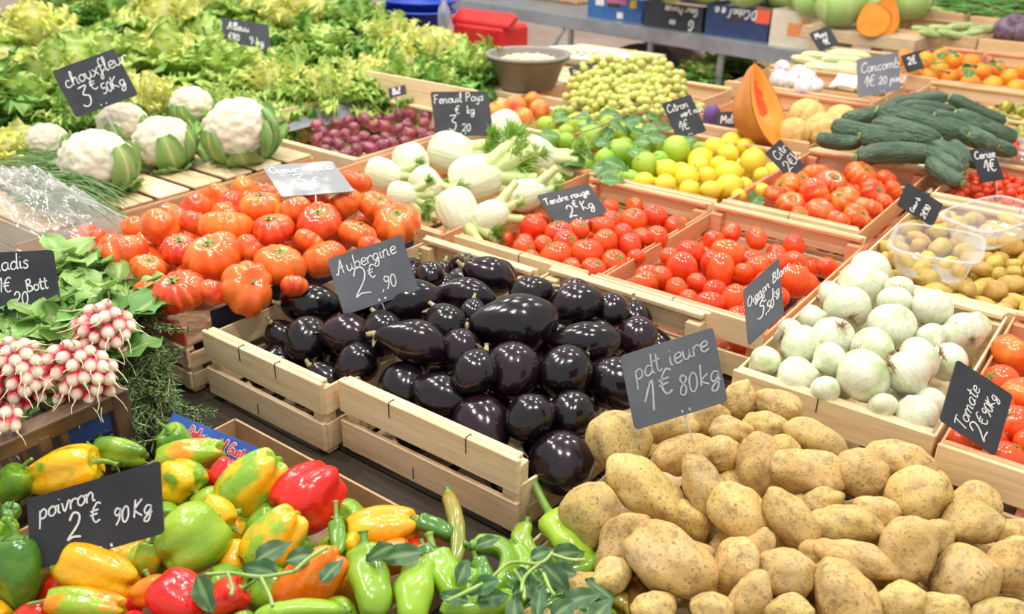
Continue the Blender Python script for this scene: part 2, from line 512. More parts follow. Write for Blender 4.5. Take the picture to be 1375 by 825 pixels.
# ------------------------------------------------------------------ handwriting: a small stroke alphabet
G = {
'a': (.55, [[(.45, .42), (.3, .5), (.1, .38), (.08, .12), (.25, .0), (.42, .15), (.46, .45)], [(.46, .48), (.45, .15), (.55, .02)]]),
'b': (.52, [[(.08, 1), (.08, .5), (.1, .03), (.35, .0), (.48, .22), (.36, .45), (.1, .38)]]),
'c': (.48, [[(.42, .42), (.25, .5), (.08, .3), (.12, .06), (.3, .0), (.48, .1)]]),
'd': (.58, [[(.45, .40), (.25, .5), (.08, .28), (.15, .02), (.38, .08), (.47, .35)], [(.5, 1), (.47, .4), (.48, .08), (.58, .02)]]),
'e': (.48, [[(.08, .25), (.42, .3), (.36, .5), (.14, .44), (.08, .18), (.22, .0), (.48, .08)]]),
'f': (.42, [[(.42, .92), (.3, 1), (.2, .8), (.18, .3), (.14, -.3), (.0, -.38), (.02, -.15), (.4, .2)], [(.02, .5), (.38, .5)]]),
'g': (.55, [[(.45, .42), (.25, .5), (.08, .28), (.2, .04), (.42, .2), (.46, .48)], [(.46, .48), (.44, -.15), (.3, -.4), (.1, -.32), (.2, -.12), (.55, .08)]]),
'h': (.55, [[(.1, 0), (.1, .6), (.16, 1.0), (.24, .9), (.12, .3)], [(.1, .2), (.28, .5), (.42, .4), (.42, .05), (.55, .02)]]),
'i': (.25, [[(.1, .48), (.1, .1), (.22, .02)], [(.12, .72), (.13, .75)]]),
'k': (.5, [[(.1, 1), (.1, 0)], [(.44, .5), (.12, .24), (.48, .0)]]),
'l': (.3, [[(.05, .1), (.2, .7), (.2, 1), (.1, .9), (.1, .2), (.18, .0), (.3, .08)]]),
'm': (.8, [[(.06, .48), (.06, .0)], [(.06, .3), (.22, .5), (.34, .38), (.34, .0)], [(.34, .3), (.52, .5), (.64, .38), (.64, .06), (.78, .02)]]),
'n': (.55, [[(.06, .48), (.06, .0)], [(.06, .3), (.24, .5), (.38, .38), (.39, .06), (.54, .02)]]),
'o': (.5, [[(.28, .5), (.1, .4), (.08, .14), (.26, .0), (.44, .16), (.42, .4), (.26, .5), (.36, .42), (.52, .44)]]),
'p': (.52, [[(.1, .5), (.1, 0), (.08, -.45)], [(.1, .35), (.28, .52), (.45, .36), (.38, .08), (.12, .06)]]),
'q': (.52, [[(.45, .42), (.25, .5), (.08, .28), (.2, .04), (.42, .2), (.46, .48), (.45, -.4)]]),
'r': (.4, [[(.06, .48), (.07, .0)], [(.07, .28), (.2, .46), (.36, .46), (.4, .38)]]),
's': (.42, [[(.38, .42), (.22, .5), (.1, .38), (.3, .2), (.3, .04), (.12, .0), (.04, .1)]]),
't': (.38, [[(.18, .9), (.16, .15), (.26, .0), (.38, .08)], [(.0, .58), (.36, .62)]]),
'u': (.55, [[(.06, .48), (.08, .12), (.22, .0), (.38, .15), (.42, .48)], [(.42, .48), (.42, .1), (.55, .02)]]),
'v': (.46, [[(.04, .48), (.2, .0), (.4, .48), (.48, .46)]]),
'x': (.46, [[(.05, .48), (.4, .0)], [(.42, .48), (.04, .0)]]),
'y': (.5, [[(.06, .48), (.12, .14), (.3, .1), (.42, .48)], [(.42, .48), (.34, -.2), (.15, -.42), (.05, -.25)]]),
'z': (.46, [[(.06, .46), (.4, .46), (.08, .02), (.46, .04)]]),
'A': (.8, [[(.0, .12), (.1, .0), (.3, .5), (.46, 1), (.5, .4), (.56, .0)], [(.16, .42), (.62, .46)]]),
'B': (.6, [[(.1, 1), (.1, 0)], [(.0, .92), (.35, 1), (.42, .72), (.12, .54), (.46, .44), (.5, .1), (.1, .0)]]),
'C': (.62, [[(.55, .8), (.38, 1), (.1, .7), (.08, .25), (.3, .0), (.6, .15)]]),
'D': (.7, [[(.1, 1), (.1, 0), (.45, .1), (.6, .5), (.4, .95), (.05, 1)]]),
'F': (.55, [[(.1, 1), (.08, 0)], [(.0, .95), (.52, 1)], [(.08, .5), (.4, .54)]]),
'K': (.6, [[(.1, 1), (.08, 0)], [(.5, .95), (.1, .45), (.56, .0)]]),
'M': (.8, [[(.05, 0), (.12, 1), (.36, .35), (.6, 1), (.68, 0)]]),
'O': (.75, [[(.4, 1), (.12, .75), (.1, .25), (.36, .0), (.62, .25), (.6, .75), (.36, .98), (.3, .85)]]),
'P': (.58, [[(.1, 1), (.08, 0)], [(.02, .92), (.34, 1), (.5, .75), (.35, .5), (.1, .5)]]),
'R': (.6, [[(.1, 1), (.08, 0)], [(.02, .92), (.34, 1), (.5, .75), (.35, .52), (.1, .5), (.55, .0)]]),
'T': (.62, [[(.0, .92), (.3, 1), (.64, .96)], [(.34, .98), (.28, .0)]]),
'G': (.65, [[(.55, .82), (.35, 1), (.1, .65), (.12, .2), (.34, .0), (.56, .15), (.56, .45), (.34, .45)]]),
'1': (.42, [[(.02, .35), (.3, 1), (.3, 0)]]),
'2': (.6, [[(.08, .72), (.22, .98), (.46, .85), (.42, .5), (.05, .02), (.25, .08), (.58, .02)]]),
'3': (.55, [[(.05, .92), (.46, .95), (.2, .58), (.46, .42), (.42, .06), (.2, -.05), (.04, .08)]]),
'5': (.5, [[(.46, .98), (.12, .95), (.1, .55), (.38, .52), (.44, .2), (.2, -.02), (.04, .08)]]),
'8': (.5, [[(.4, .85), (.2, .98), (.1, .75), (.38, .35), (.3, .0), (.08, .1), (.14, .4), (.4, .7), (.4, .88)]]),
'9': (.52, [[(.44, .8), (.24, .98), (.08, .75), (.24, .52), (.44, .7), (.44, .9), (.4, .3), (.22, -.05)]]),
'0': (.52, [[(.26, .98), (.08, .7), (.1, .2), (.28, .0), (.46, .3), (.42, .8), (.24, .98)]]),
'\u20ac': (.6, [[(.55, .9), (.35, 1), (.15, .7), (.14, .3), (.32, .0), (.56, .1)], [(.0, .6), (.44, .64)], [(.0, .4), (.4, .44)]]),
',': (.2, [[(.12, .06), (.04, -.16)]]), '.': (.2, [[(.08, .02), (.1, .05)]]),
'/': (.3, [[(.24, 1), (.04, -.05)]]), '|': (.2, [[(.1, 1), (.08, -.05)]]), "'": (.16, [[(.08, 1), (.06, .8)]]),
}
def text_strokes(s, x, y, h, ang=0., slant=.12, sp=1.0):
    ca, sa = math.cos(math.radians(ang)), math.sin(math.radians(ang))
    out = []; cx = 0.
    for ch in s:
        if ch == ' ': cx += .4*h; continue
        w, st = G[ch]
        for k in st:
            P = [((cx+px_*h+slant*py_*h), py_*h) for px_, py_ in k]
            out.append([(x+a*ca-b*sa, y+a*sa+b*ca) for a, b in P])
        cx += w*h*sp
    return out
def ribbon(mb, pts, wid, off):
    P = [Vector((p[0], p[1], 0)) for p in pts]
    P = smooth_pts(P, 4)
    V = []; n = len(P)
    for i, p in enumerate(P):
        t = P[min(i+1, n-1)]-P[max(i-1, 0)]
        if t.length < 1e-9: t = Vector((1, 0, 0))
        t.normalize(); q = Vector((-t.y, t.x, 0))*wid/2
        V += [(p.x+q.x, p.y+q.y, off), (p.x-q.x, p.y-q.y, off)]
    mb.add(V, [(2*i, 2*i+1, 2*i+3, 2*i+2) for i in range(n-1)])
def rounded_slab(w, h, r, t, n=5):
    V = []; c = []
    for cx, cy, a0 in ((w/2-r, h/2-r, 0), (-w/2+r, h/2-r, 90), (-w/2+r, -h/2+r, 180), (w/2-r, -h/2+r, 270)):
        for k in range(n):
            a = math.radians(a0+90*k/(n-1)); c.append((cx+r*math.cos(a), cy+r*math.sin(a)))
    m = len(c)
    V = [(x, y, 0) for x, y in c]+[(x, y, -t) for x, y in c]
    Fc = [tuple(range(m)), tuple(range(2*m-1, m-1, -1))]+[(i, m+i, m+(i+1) % m, (i+1) % m) for i in range(m)]
    return V, Fc
def sign(label, corners, dep, lines, normal=None, board_mat=None, chalk=None, prong=None, wid=.0016, dots=True, cat='price sign'):
    """slate price sign. corners: pixels TL, TR, BR, BL of the measured board; its plane passes the centre at distance dep"""
    cx = sum(c[0] for c in corners)/4; cy = sum(c[1] for c in corners)/4
    C = at_d(cx, cy, dep)
    nrm = (normal if normal is not None else -FWD).normalized()
    W = []
    for x, y in corners:
        d = raydir(x, y); t = (C-CAM).dot(nrm)/d.dot(nrm); W.append(CAM+d*t)
    ux = ((W[1]-W[0])+(W[2]-W[3])).normalized()
    w = ((W[1]-W[0]).length+(W[2]-W[3]).length)/2; h = ((W[0]-W[3]).length+(W[1]-W[2]).length)/2
    upv = ((W[0]-W[3])+(W[1]-W[2])).normalized()
    uy = nrm.cross(ux).normalized()
    if uy.dot(upv) < 0: uy = -uy
    sh = upv.dot(ux)                     # the board's lean inside its own plane, split between both axes
    ang = math.asin(max(-1, min(1, sh)))/2
    ux2 = (ux*math.cos(ang)+uy*math.sin(ang)).normalized() if False else ux
    C = (W[0]+W[1]+W[2]+W[3])/4
    nz = ux2.cross(uy)
    M = Matrix(((ux2.x, uy.x, nz.x, C.x), (ux2.y, uy.y, nz.y, C.y), (ux2.z, uy.z, nz.z, C.z), (0, 0, 0, 1)))
    root = empty('price_sign', M=M); tag(root, label, cat, 'slate price signs')
    V, Fc = rounded_slab(w, h, min(w, h)*.055, .003)
    k = sh*.999
    V = [(x+y*k, y*math.sqrt(max(.05, 1-k*k)), z) for x, y, z in V]
    obj('slate', mesh('slate', V, Fc, board_mat or M_SLATE, False), root)
    mb = MB()
    for (s, x, y, hh, a) in lines:
        for st in text_strokes(s, x*w, y*h, hh*h, a): ribbon(mb, [(p[0]+p[1]*k, p[1]*math.sqrt(max(.05, 1-k*k))) for p in st], wid*(1.2 if hh > .3 else 1), .0009)
    if dots:
        for dx in (-.03, .05):
            ribbon(mb, [(dx*w, -.44*h), (dx*w+.003, -.44*h)], .004, .0009)
    obj('chalk_writing', mb.build('chalk', chalk or M_CHALK), root)
    if prong:
        mb = MB(); pb = Vector((prong[0]*w, -.44*h, -.002))
        mb.tube([pb, pb+Vector((0, -prong[1]*.5, -.004)), pb+Vector((.004, -prong[1], -.012))], .0013, 6)
        obj('prong', mb.build('prong', M_PRONG), root)
    return root
def nrm(yawdeg, pitchdeg):
    """sign normal: yaw from the view direction (positive turns it to face right), pitch above horizontal"""
    a = math.atan2(-FWD.y, -FWD.x)+math.radians(yawdeg); p = math.radians(pitchdeg)
    return Vector((math.cos(a)*math.cos(p), math.sin(a)*math.cos(p), math.sin(p)))
# ------------------------------------------------------------------ produce materials
def potato_mat():
    m, nt, b = nodes('dusty_potato_skin')
    v = coord(nt)
    base = ramp(nt, noise(nt, v, .8, 3), [(.3, (.62, .42, .13)), (.7, (.80, .59, .24))])
    d1 = ramp(nt, noise(nt, v, 2.6, 6, .7), [(.50, 0), (.63, .80)])
    col = mixc(nt, d1, base, (.36, .24, .11))
    d2 = ramp(nt, noise(nt, v, 9, 3, .6), [(.58, 0), (.66, .85)])
    col = mixc(nt, d2, col, (.22, .14, .07))
    d3 = ramp(nt, noise(nt, v, .8, 4, .6), [(.52, 0), (.70, .6)])
    col = mixc(nt, d3, col, (.46, .34, .19))
    col = rand_val(nt, col, .10, .008)
    nt.links.new(col, b.inputs['Base Color']); b.inputs['Roughness'].default_value = .62
    b.inputs['Specular IOR Level'].default_value = .3
    bump(nt, b, noise(nt, v, 7, 5, .7), .3, .04)
    return m
M_POTATO = potato_mat()
M_RATTE = mat('yellow_potato_skin', (.68, .45, .10), (.52, .36, .07), scale=1.4, rough=.5, rnd=.14, hue=.02, bmp=.2, bscale=7, bdist=.03)
def aub_mat():
    m, nt, b = nodes('glossy_aubergine_skin')
    v = coord(nt)
    col = ramp(nt, noise(nt, v, .9, 3), [(.45, (.0045, .0035, .006)), (.80, (.022, .006, .012))])
    col = mixc(nt, ramp(nt, noise(nt, v, 2.4, 4), [(.72, 0), (.80, .35)]), col, (.12, .06, .04))
    oi = nt.nodes.new('ShaderNodeObjectInfo')
    col = mixc(nt, ramp(nt, oi.outputs['Random'], [(.60, 0), (1, .8)]), col, (.024, .007, .016))
    nt.links.new(col, b.inputs['Base Color'])
    b.inputs['Roughness'].default_value = .17; b.inputs['Specular IOR Level'].default_value = .55
    bump(nt, b, noise(nt, v, 1.3, 2), .045, .06)
    return m
M_AUB = aub_mat()
M_AUBCAL = mat('dry_aubergine_calyx', (.34, .32, .12), (.55, .44, .24), scale=4, rough=.7, bmp=.4)
M_TOM = mat('red_tomato_skin', (.78, .055, .010), (.84, .11, .016), scale=0.9, rough=.16, rnd=.10, hue=.005, coat=.25)
M_BEEF = mat('orange_red_tomato_skin', (.84, .10, .016), (.90, .22, .03), scale=1.1, lo=.4, hi=.7, rough=.20, rnd=.06, hue=.010, coat=.25)
def bell_mat(name, c1, c2, sc, lo, hi):
    m, nt, b = nodes(name)
    v = coord(nt)
    col = ramp(nt, noise(nt, v, sc, 2, .4), [(lo, c1), (hi, c2)])
    col = rand_val(nt, col, .06, .006)
    nt.links.new(col, b.inputs['Base Color']); b.inputs['Roughness'].default_value = .22
    b.inputs['Coat Weight'].default_value = .3; b.inputs['Coat Roughness'].default_value = .1
    bump(nt, b, noise(nt, v, 3, 2), .10, .03)
    return m
G1, G2, YL, OR, RD = (.08, .24, .012), (.25, .45, .03), (.90, .50, .010), (.90, .26, .008), (.72, .018, .010)
BELL = {'green': bell_mat('green_pepper_skin', G1, G2, 1.00, .35, .65), 'dark': bell_mat('dark_green_pepper_skin', (.04, .15, .012), (.09, .26, .02), 1.00, .35, .65),
        'light': bell_mat('light_green_pepper_skin', (.20, .42, .02), (.36, .55, .04), 1.00, .35, .65),
        'greenyellow': bell_mat('green_and_yellow_pepper_skin', G2, YL, 1.22, .44, .58), 'yellow': bell_mat('yellow_pepper_skin', (.90, .42, .01), YL, 0.89, .35, .65),
        'yellowgreen': bell_mat('yellow_pepper_skin_with_green_patches', YL, (.16, .34, .015), 1.33, .50, .64),
        'greenorange': bell_mat('green_and_orange_pepper_skin', (.28, .45, .02), OR, 1.00, .48, .64),
        'orange': bell_mat('orange_pepper_skin', OR, (.88, .18, .006), 0.89, .35, .65), 'red': bell_mat('red_pepper_skin', RD, (.80, .035, .012), 0.89, .35, .65),
        'redgreen': bell_mat('red_and_green_pepper_skin', (.70, .05, .01), (.22, .36, .03), 1.56, .42, .56),
        'olive': bell_mat('green_and_rust_pepper_skin', (.16, .28, .03), (.50, .22, .03), 1.2, .46, .62),
        'brown': bell_mat('brownish_pepper_skin', (.40, .05, .015), (.16, .09, .02), 1.56, .42, .62)}
M_PSTEM = mat('green_pepper_stem', (.10, .24, .03), (.22, .38, .06), scale=3, rough=.45)
def onion_mat():
    m, nt, b = nodes('white_onion_skin')
    tc = nt.nodes.new('ShaderNodeTexCoord')
    v = coord(nt, (1, 1, .12))
    col = ramp(nt, noise(nt, v, 4, 4, .6), [(.3, (.68, .71, .48)), (.62, (.84, .84, .71))])
    v2 = coord(nt)
    oi = nt.nodes.new('ShaderNodeObjectInfo')
    gr = ramp(nt, noise(nt, v2, 1.1, 2), [(.44, .03), (.70, .85)])
    gm = N(nt, 'ShaderNodeMath', operation='MULTIPLY'); nt.links.new(gr, gm.inputs[0]); nt.links.new(oi.outputs['Random'], gm.inputs[1])
    col = mixc(nt, gm.outputs[0], col, (.36, .54, .12))
    st = ramp(nt, noise(nt, coord(nt, (1, 1, .05)), 8, 2), [(.54, 0), (.66, .55)])
    col = mixc(nt, st, col, (.46, .56, .26))
    nt.links.new(col, b.inputs['Base Color']); b.inputs['Roughness'].default_value = .28
    b.inputs['Coat Weight'].default_value = .3; b.inputs['Coat Roughness'].default_value = .12
    b.inputs['Subsurface Weight'].default_value = .1; b.inputs['Subsurface Radius'].default_value = (.01, .01, .006)
    return m
M_ONION = onion_mat()
M_ROOT = mat('dry_onion_roots', (.30, .19, .08), (.48, .34, .17), scale=5, rough=.8)
M_REDON = mat('purple_onion_skin', (.16, .022, .045), (.36, .09, .12), scale=2.6, lo=.4, hi=.7, rough=.28, rnd=.25, hue=.015, stretch=(1, 1, .3))
M_FENNEL = mat('white_fennel_bulb', (.62, .68, .40), (.78, .80, .62), scale=5, rough=.4, stretch=(1, 1, .05), bmp=.16, bscale=6, bdist=.03)
M_FSTALK = mat('pale_fennel_stalk', (.50, .64, .20), (.70, .78, .40), scale=20, rough=.4, rnd=.12)
M_FROND = leafmat('fennel_frond', [(0, (.22, .42, .05)), (1, (.30, .52, .08))], vein=False)
M_LEMON = mat('lemon_peel', (.86, .66, .035), (.80, .66, .05), scale=0.9, rough=.36, rnd=.06, hue=.012, bmp=.15, bscale=16, bdist=.03)
M_LIME = mat('lime_peel', (.24, .46, .03), (.40, .56, .05), scale=0.9, rough=.32, rnd=.12, hue=.02, bmp=.15, bscale=16, bdist=.03)
M_LIMELEAF = leafmat('lime_leaf', [(0, (.22, .36, .10)), (.3, (.07, .20, .04)), (1, (.11, .27, .06))], rough=.35, trans=.12)
M_PLEAF = leafmat('pepper_leaf', [(0, (.16, .30, .10)), (.3, (.035, .11, .035)), (1, (.06, .16, .05))], rough=.45, trans=.1)
M_PEACH = mat('peach_skin', (.90, .36, .06), (.75, .09, .05), scale=1.2, lo=.42, hi=.66, rough=.5, rnd=.08)
M_CUC = mat('dark_cucumber_skin', (.036, .082, .046), (.10, .165, .095), scale=1.6, rough=.42, rnd=.12, bmp=.5, bscale=4.5, bdist=.03, stretch=(1, 1, .25))
M_CUCTIP = mat('cucumber_end', (.16, .27, .07), (.30, .40, .14), scale=2, rough=.5)
M_MELON = mat('yellow_melon_rind', (.82, .56, .20), (.72, .46, .14), scale=3, rough=.55, bmp=.4, bscale=7, bdist=.03)
M_GRAPE = mat('pale_green_grape', (.44, .48, .10), (.60, .60, .16), scale=2, rough=.28, rnd=.14, hue=.015, sss=.15)
M_GSTEM = mat('grape_stem', (.34, .36, .10), (.45, .38, .16), scale=40, rough=.6)
M_CURD = mat('cauliflower_curd', (.80, .71, .52), (.86, .80, .66), scale=24, rough=.75, rnd=.04, bmp=.9, bscale=90, detail=4)
M_CLEAF = leafmat('cauliflower_leaf', [(0, (.68, .76, .46)), (.22, (.34, .52, .16)), (1, (.22, .42, .12))], rough=.5, trans=.15)
M_SQ_SKIN = mat('orange_squash_rind', (.58, .22, .045), (.42, .14, .03), scale=10, rough=.4, rnd=.05)
M_SQ_FLESH = mat('orange_squash_flesh', (.95, .30, .025), (.97, .36, .04), scale=20, rough=.45, rnd=0)
M_SQ_CORE = mat('squash_seed_core', (.92, .13, .012), (.80, .08, .01), scale=60, rough=.4, rnd=0, bmp=1, bscale=60)
M_CLEM = mat('clementine_peel', (.92, .28, .015), (.86, .36, .02), scale=0.9, rough=.36, rnd=.08, hue=.012, bmp=.15, bscale=16, bdist=.03)
M_CABB = leafmat('cabbage_leaf', [(0, (.72, .80, .46)), (.35, (.46, .64, .20)), (1, (.36, .56, .14))], rough=.45, trans=.08)
M_TURNIP = mat('white_turnip', (.85, .80, .78), (.66, .36, .50), scale=1, lo=.52, hi=.68, rough=.35)
M_CORN = mat('white_cob_husk', (.80, .80, .52), (.60, .70, .28), scale=4, rough=.5, stretch=(1, 1, .1))
M_COURG = mat('pale_courgette_skin', (.36, .52, .16), (.56, .66, .30), scale=1.4, rough=.4, rnd=.15)
M_REDCAB = mat('red_cabbage_leaf', (.10, .05, .10), (.26, .18, .24), scale=2, rough=.5)

# ------------------------------------------------------------------ produce meshes (unit sized, z from blossom to stem)
def ico(sub):
    import bmesh
    bm = bmesh.new(); bmesh.ops.create_icosphere(bm, subdivisions=sub, radius=1)
    V = [v.co.copy() for v in bm.verts]; Fc = [[v.index for v in f.verts] for f in bm.faces]; bm.free()
    return V, Fc
ICO3 = ico(3); ICO4 = ico(4); ICO2 = ico(2); ICO1 = ico(1)
def potato_mesh(seed, a, m_, sub=ICO4, lump=.16):
    r = random.Random(seed); off = Vector((r.uniform(0, 99), r.uniform(0, 99), r.uniform(0, 99)))
    V = []
    for v in sub[0]:
        k = 1+lump*mnoise.noise(v*1.1+off)*1.6+lump*.35*mnoise.noise(v*2.7+off)
        pin = 1-.10*v.z*(seed % 3-1)
        V.append((v.x*k*pin, v.y*k*pin*.9, v.z*k*a))
    return mesh('potato', V, sub[1], m_)
POT = [potato_mesh(i, a, M_POTATO) for i, a in enumerate((1.0, 1.12, 1.25, 1.38, 1.5, 1.2))]
RAT = [potato_mesh(20+i, a, M_RATTE, ICO3, .10) for i, a in enumerate((1.15, 1.4, 1.7))]
def tom_mesh(ribs, depthr, flat, m_, seed=0, nu=40, nv=22, elong=0):
    r = random.Random(seed); ph = [r.uniform(0, 6.28) for _ in range(6)]
    def fn(th, s):
        p = PI*s
        rr = math.sin(p)**(.86 if ribs else 1.0)
        if ribs:
            w = abs(math.cos(ribs/2*th+.7*math.sin(2*th+ph[0])+.5*math.sin(th+ph[1])))
            k = 1-1.35*depthr*(1-w)**1.7*max(0, math.cos(p*.46))**.7
            k *= 1+.05*math.sin(2*th+ph[2])+.04*math.sin(3*th+ph[3])
        else:
            k = 1+.012*math.sin(2*th+ph[0])
        z = flat*math.cos(p)*(1+elong*(math.cos(p) < 0))
        z -= flat*(.26 if ribs else .12)*math.exp(-(p/.38)**2)
        z += flat*(.10 if ribs else .02)*math.exp(-((PI-p)/.3)**2)
        return (rr*k*math.cos(th), rr*k*math.sin(th), z)
    V, Fc = body(nu, nv, fn)
    return mesh('tomato', V, Fc, m_)
def calyx_mesh(n, rl, z0, m_, stem=.10, seed=0, droop=.12, w=.09):
    r = random.Random(seed); mb = MB()
    for k in range(n):
        a = 2*PI*k/n+r.uniform(-.2, .2); L = rl*r.uniform(.8, 1.15)
        d = Vector((math.cos(a), math.sin(a), 0)); q = Vector((-d.y, d.x, 0))
        V = []
        for i in range(5):
            t = i/4; c = d*(L*t)+Vector((0, 0, z0+.03*math.sin(t*PI)-droop*t*t*L*2+.05*t*r.uniform(0, 1.5)))
            ww = w*(1-t)**.7*(1 if t > 0 else .6)+.004
            V += [c+q*ww, c-q*ww]
        mb.add(V, [(2*i, 2*i+1, 2*i+3, 2*i+2) for i in range(4)])
    mb.tube([(0, 0, z0-.06), (0, 0, z0+stem*.5), (.03, .02, z0+stem)], [.055, .045, .05], 7)
    return mb.build('calyx', m_, True)
TOM = [tom_mesh(0, 0, .88, M_TOM, i) for i in range(2)]
TOMS = [tom_mesh(0, 0, .92, M_TOM, 30+i, 14, 9) for i in range(2)]
PLUM = [tom_mesh(0, 0, 1.18, M_TOM, 4), tom_mesh(0, 0, 1.32, M_TOM, 5)]
BEEF = [tom_mesh(n, dp, fl_, M_BEEF, 10+n) for n, dp, fl_ in ((10, .15, .72), (12, .18, .66), (8, .13, .78), (14, .22, .64))]
TCAL = calyx_mesh(5, .42, .80, M_RED_CAL, .10)
PCAL = calyx_mesh(5, .42, 1.10, M_RED_CAL, .10)
BCAL = calyx_mesh(6, .30, .55, M_RED_CAL, .10)
def bell_mesh(lobes, L, seed, m_, nu=48, nv=30, taper=.2):
    r = random.Random(seed); ph = r.uniform(0, 6.28); j = [r.uniform(.8, 1.2) for _ in range(lobes)]
    def fn(th, s):
        # s 0 = stem end, 1 = blossom end
        prof = (math.sin(PI*min(s*1.0, 1)))**.5
        prof *= 1-taper*s
        w = math.cos(lobes*th+ph+.3*math.sin(th+seed))
        fur = .5-.5*w
        k = 1-.22*fur**2*(.45+.55*s)
        rr = prof*k*(1+.04*math.sin(2*th+seed))
        z = L*(1-2*s)
        e = math.exp(-((s)/.10)**2); z -= e*.30*L
        e2 = math.exp(-((1-s)/.09)**2); z += e2*.22*L
        z += -.10*L*w*max(0, s-.6)*2.0+.08*w*max(0, .3-s)*2
        return (rr*math.cos(th), rr*math.sin(th), z+.05*math.sin(th+ph)*(1-s))
    V, Fc = body(nu, nv, fn)
    return mesh('bell_pepper', V, Fc, m_)
def pstem_mesh(L, bend, seed=0, r0=.16):
    mb = MB(); r = random.Random(seed)
    P = smooth_pts([(0, 0, -.12), (0, 0, .05), (bend*.3, 0, L*.5), (bend, bend*.2, L)], 5)
    n = len(P)
    rad = [r0*(1.5*math.exp(-(i/n)*5)+.55+.25*max(0, i/n-.8)*5) for i in range(n)]
    mb.tube(P, rad, 10)
    V, Fc = body(12, 5, lambda th, s: (.36*math.sin(PI*s)*(1+.15*math.cos(6*th)), .36*math.sin(PI*s)*(1+.15*math.cos(6*th+1)), -.02+.06*math.cos(PI*s)))
    mb.add(V, Fc)
    return mb.build('stem', M_PSTEM, True)
_bells = {}
def bell_for(kind, lobes, L):
    key = (kind, lobes, L)
    if key not in _bells: _bells[key] = bell_mesh(lobes, L, len(_bells)*7+3, BELL[kind])
    return _bells[key]
PSTEM = {round(L, 2): pstem_mesh(.55, .25) for L in (0,)}
def aub_mesh(a, neck, bend, seed):
    r = random.Random(seed)
    def fn(th, s):
        # s 0 stem, 1 blossom
        t = s
        rr = (math.sin(PI*t**.92))**.55 if t < 1 else 0
        rr *= neck+(1-neck)*(1/(1+math.exp(-(t-.32)*9)))
        z = a*(1-2*t)
        return (rr*math.cos(th)+bend*(t-.5)**2*2-.25*bend, rr*math.sin(th)*.97, z)
    V, Fc = body(36, 30, fn)
    return mesh('aubergine', V, Fc, M_AUB)
AUB = [aub_mesh(1.15, .86, .1, 1), aub_mesh(1.45, .72, .25, 2), aub_mesh(1.65, .62, .35, 3), aub_mesh(1.3, .78, .2, 4)]
AUBA = [1.15, 1.45, 1.65, 1.3]
def aubcal_mesh(neck):
    mb = MB()
    V, Fc = body(20, 8, lambda th, s: ((.46+.16*math.cos(5*th))*neck*math.sin(PI*s*.5)**.8*(1 if s < 1 else 0), (.46+.16*math.cos(5*th))*neck*math.sin(PI*s*.5)**.8*(1 if s < 1 else 0), .06-.26*(s**2)))
    mb.add(V, Fc)
    mb.tube(smooth_pts([(0, 0, 0), (.02, 0, .16), (.10, .03, .34), (.14, .05, .44)], 3), [.17]*3+[.13]*3+[.11]*3+[.15], 9)
    return mb.build('calyx', M_AUBCAL, True)
AUBCAL = aubcal_mesh(1.0)
def onion_mesh(seed, fl_):
    r = random.Random(seed)
    def fn(th, s):
        p = PI*s
        rr = math.sin(p)*(1+.02*math.sin(3*th+seed))
        z = fl_*math.cos(p)+.26*math.exp(-(p/.30)**2)-.05*math.exp(-((PI-p)/.25)**2)
        return (rr*math.cos(th), rr*math.sin(th), z)
    V, Fc = body(36, 22, fn)
    return mesh('white_onion', V, Fc, M_ONION)
ONI = [onion_mesh(1, .86), onion_mesh(2, .92), onion_mesh(3, .80)]
def root_tuft(n, L, r0, m_, seed=0):
    r = random.Random(seed); mb = MB()
    for k in range(n):
        a = r.uniform(0, 6.28); sp = r.uniform(.1, 1.0)
        P = [(0, 0, 0), (math.cos(a)*L*.4*sp, math.sin(a)*L*.4*sp, -L*.25), (math.cos(a+.3)*L*sp, math.sin(a+.3)*L*sp, -L*.4*r.uniform(.2, 1.2))]
        mb.tube(smooth_pts(P, 3), [r0]*3+[r0*.8]*3+[r0*.4], 4)
    V, Fc = body(10, 4, lambda th, s: (.16*math.sin(PI*s)*math.cos(th), .16*math.sin(PI*s)*math.sin(th), .04*math.cos(PI*s)))
    mb.add(V, Fc)
    return mb.build('roots', m_, True)
ONROOT = root_tuft(44, .58, .014, M_ROOT, 3)
def citrus_mesh(nip, fl_, m_):
    def fn(th, s):
        p = PI*s
        z = fl_*math.cos(p)+nip*math.exp(-(p/.22)**2)-nip*.7*math.exp(-((PI-p)/.2)**2)
        return (math.sin(p)*math.cos(th), math.sin(p)*math.sin(th), z)
    V, Fc = body(28, 20, fn)
    return mesh('citrus', V, Fc, m_)
LEMON = [citrus_mesh(.22, 1.12, M_LEMON), citrus_mesh(.14, 1.02, M_LEMON)]
LIME = [citrus_mesh(.12, 1.05, M_LIME), citrus_mesh(.07, .98, M_LIME)]
CLEM = [citrus_mesh(-.06, .86, M_CLEM)]
PEACH = [citrus_mesh(-.12, .95, M_PEACH)]
NUB = MB().tube([(0, 0, 0), (0, 0, .07), (.02, 0, .12)], [.10, .07, .08], 7).build('stem_nub', M_GSTEM, True)
def cuc_mesh(a, bend):
    def fn(th, s):
        rr = (1-abs(2*s-1)**5)**.5 if 0 < s < 1 else 0
        rr *= 1-.10*(1-s)
        k = 1+.035*math.cos(5*th)
        return (rr*k*math.cos(th)+bend*(2*s-1)**2, rr*k*math.sin(th), a*(1-2*s))
    V, Fc = body(24, 26, fn)
    return mesh('cucumber', V, Fc, M_CUC)
CUC = [cuc_mesh(4.3, .5), cuc_mesh(3.6, .3), cuc_mesh(4.8, -.5)]
CUCA = [4.3, 3.6, 4.8]
CUCTIP = mesh('tip', *body(14, 5, lambda th, s: (.42*math.sin(PI*s)*math.cos(th), .42*math.sin(PI*s)*math.sin(th), .10*math.cos(PI*s))), M_CUCTIP)

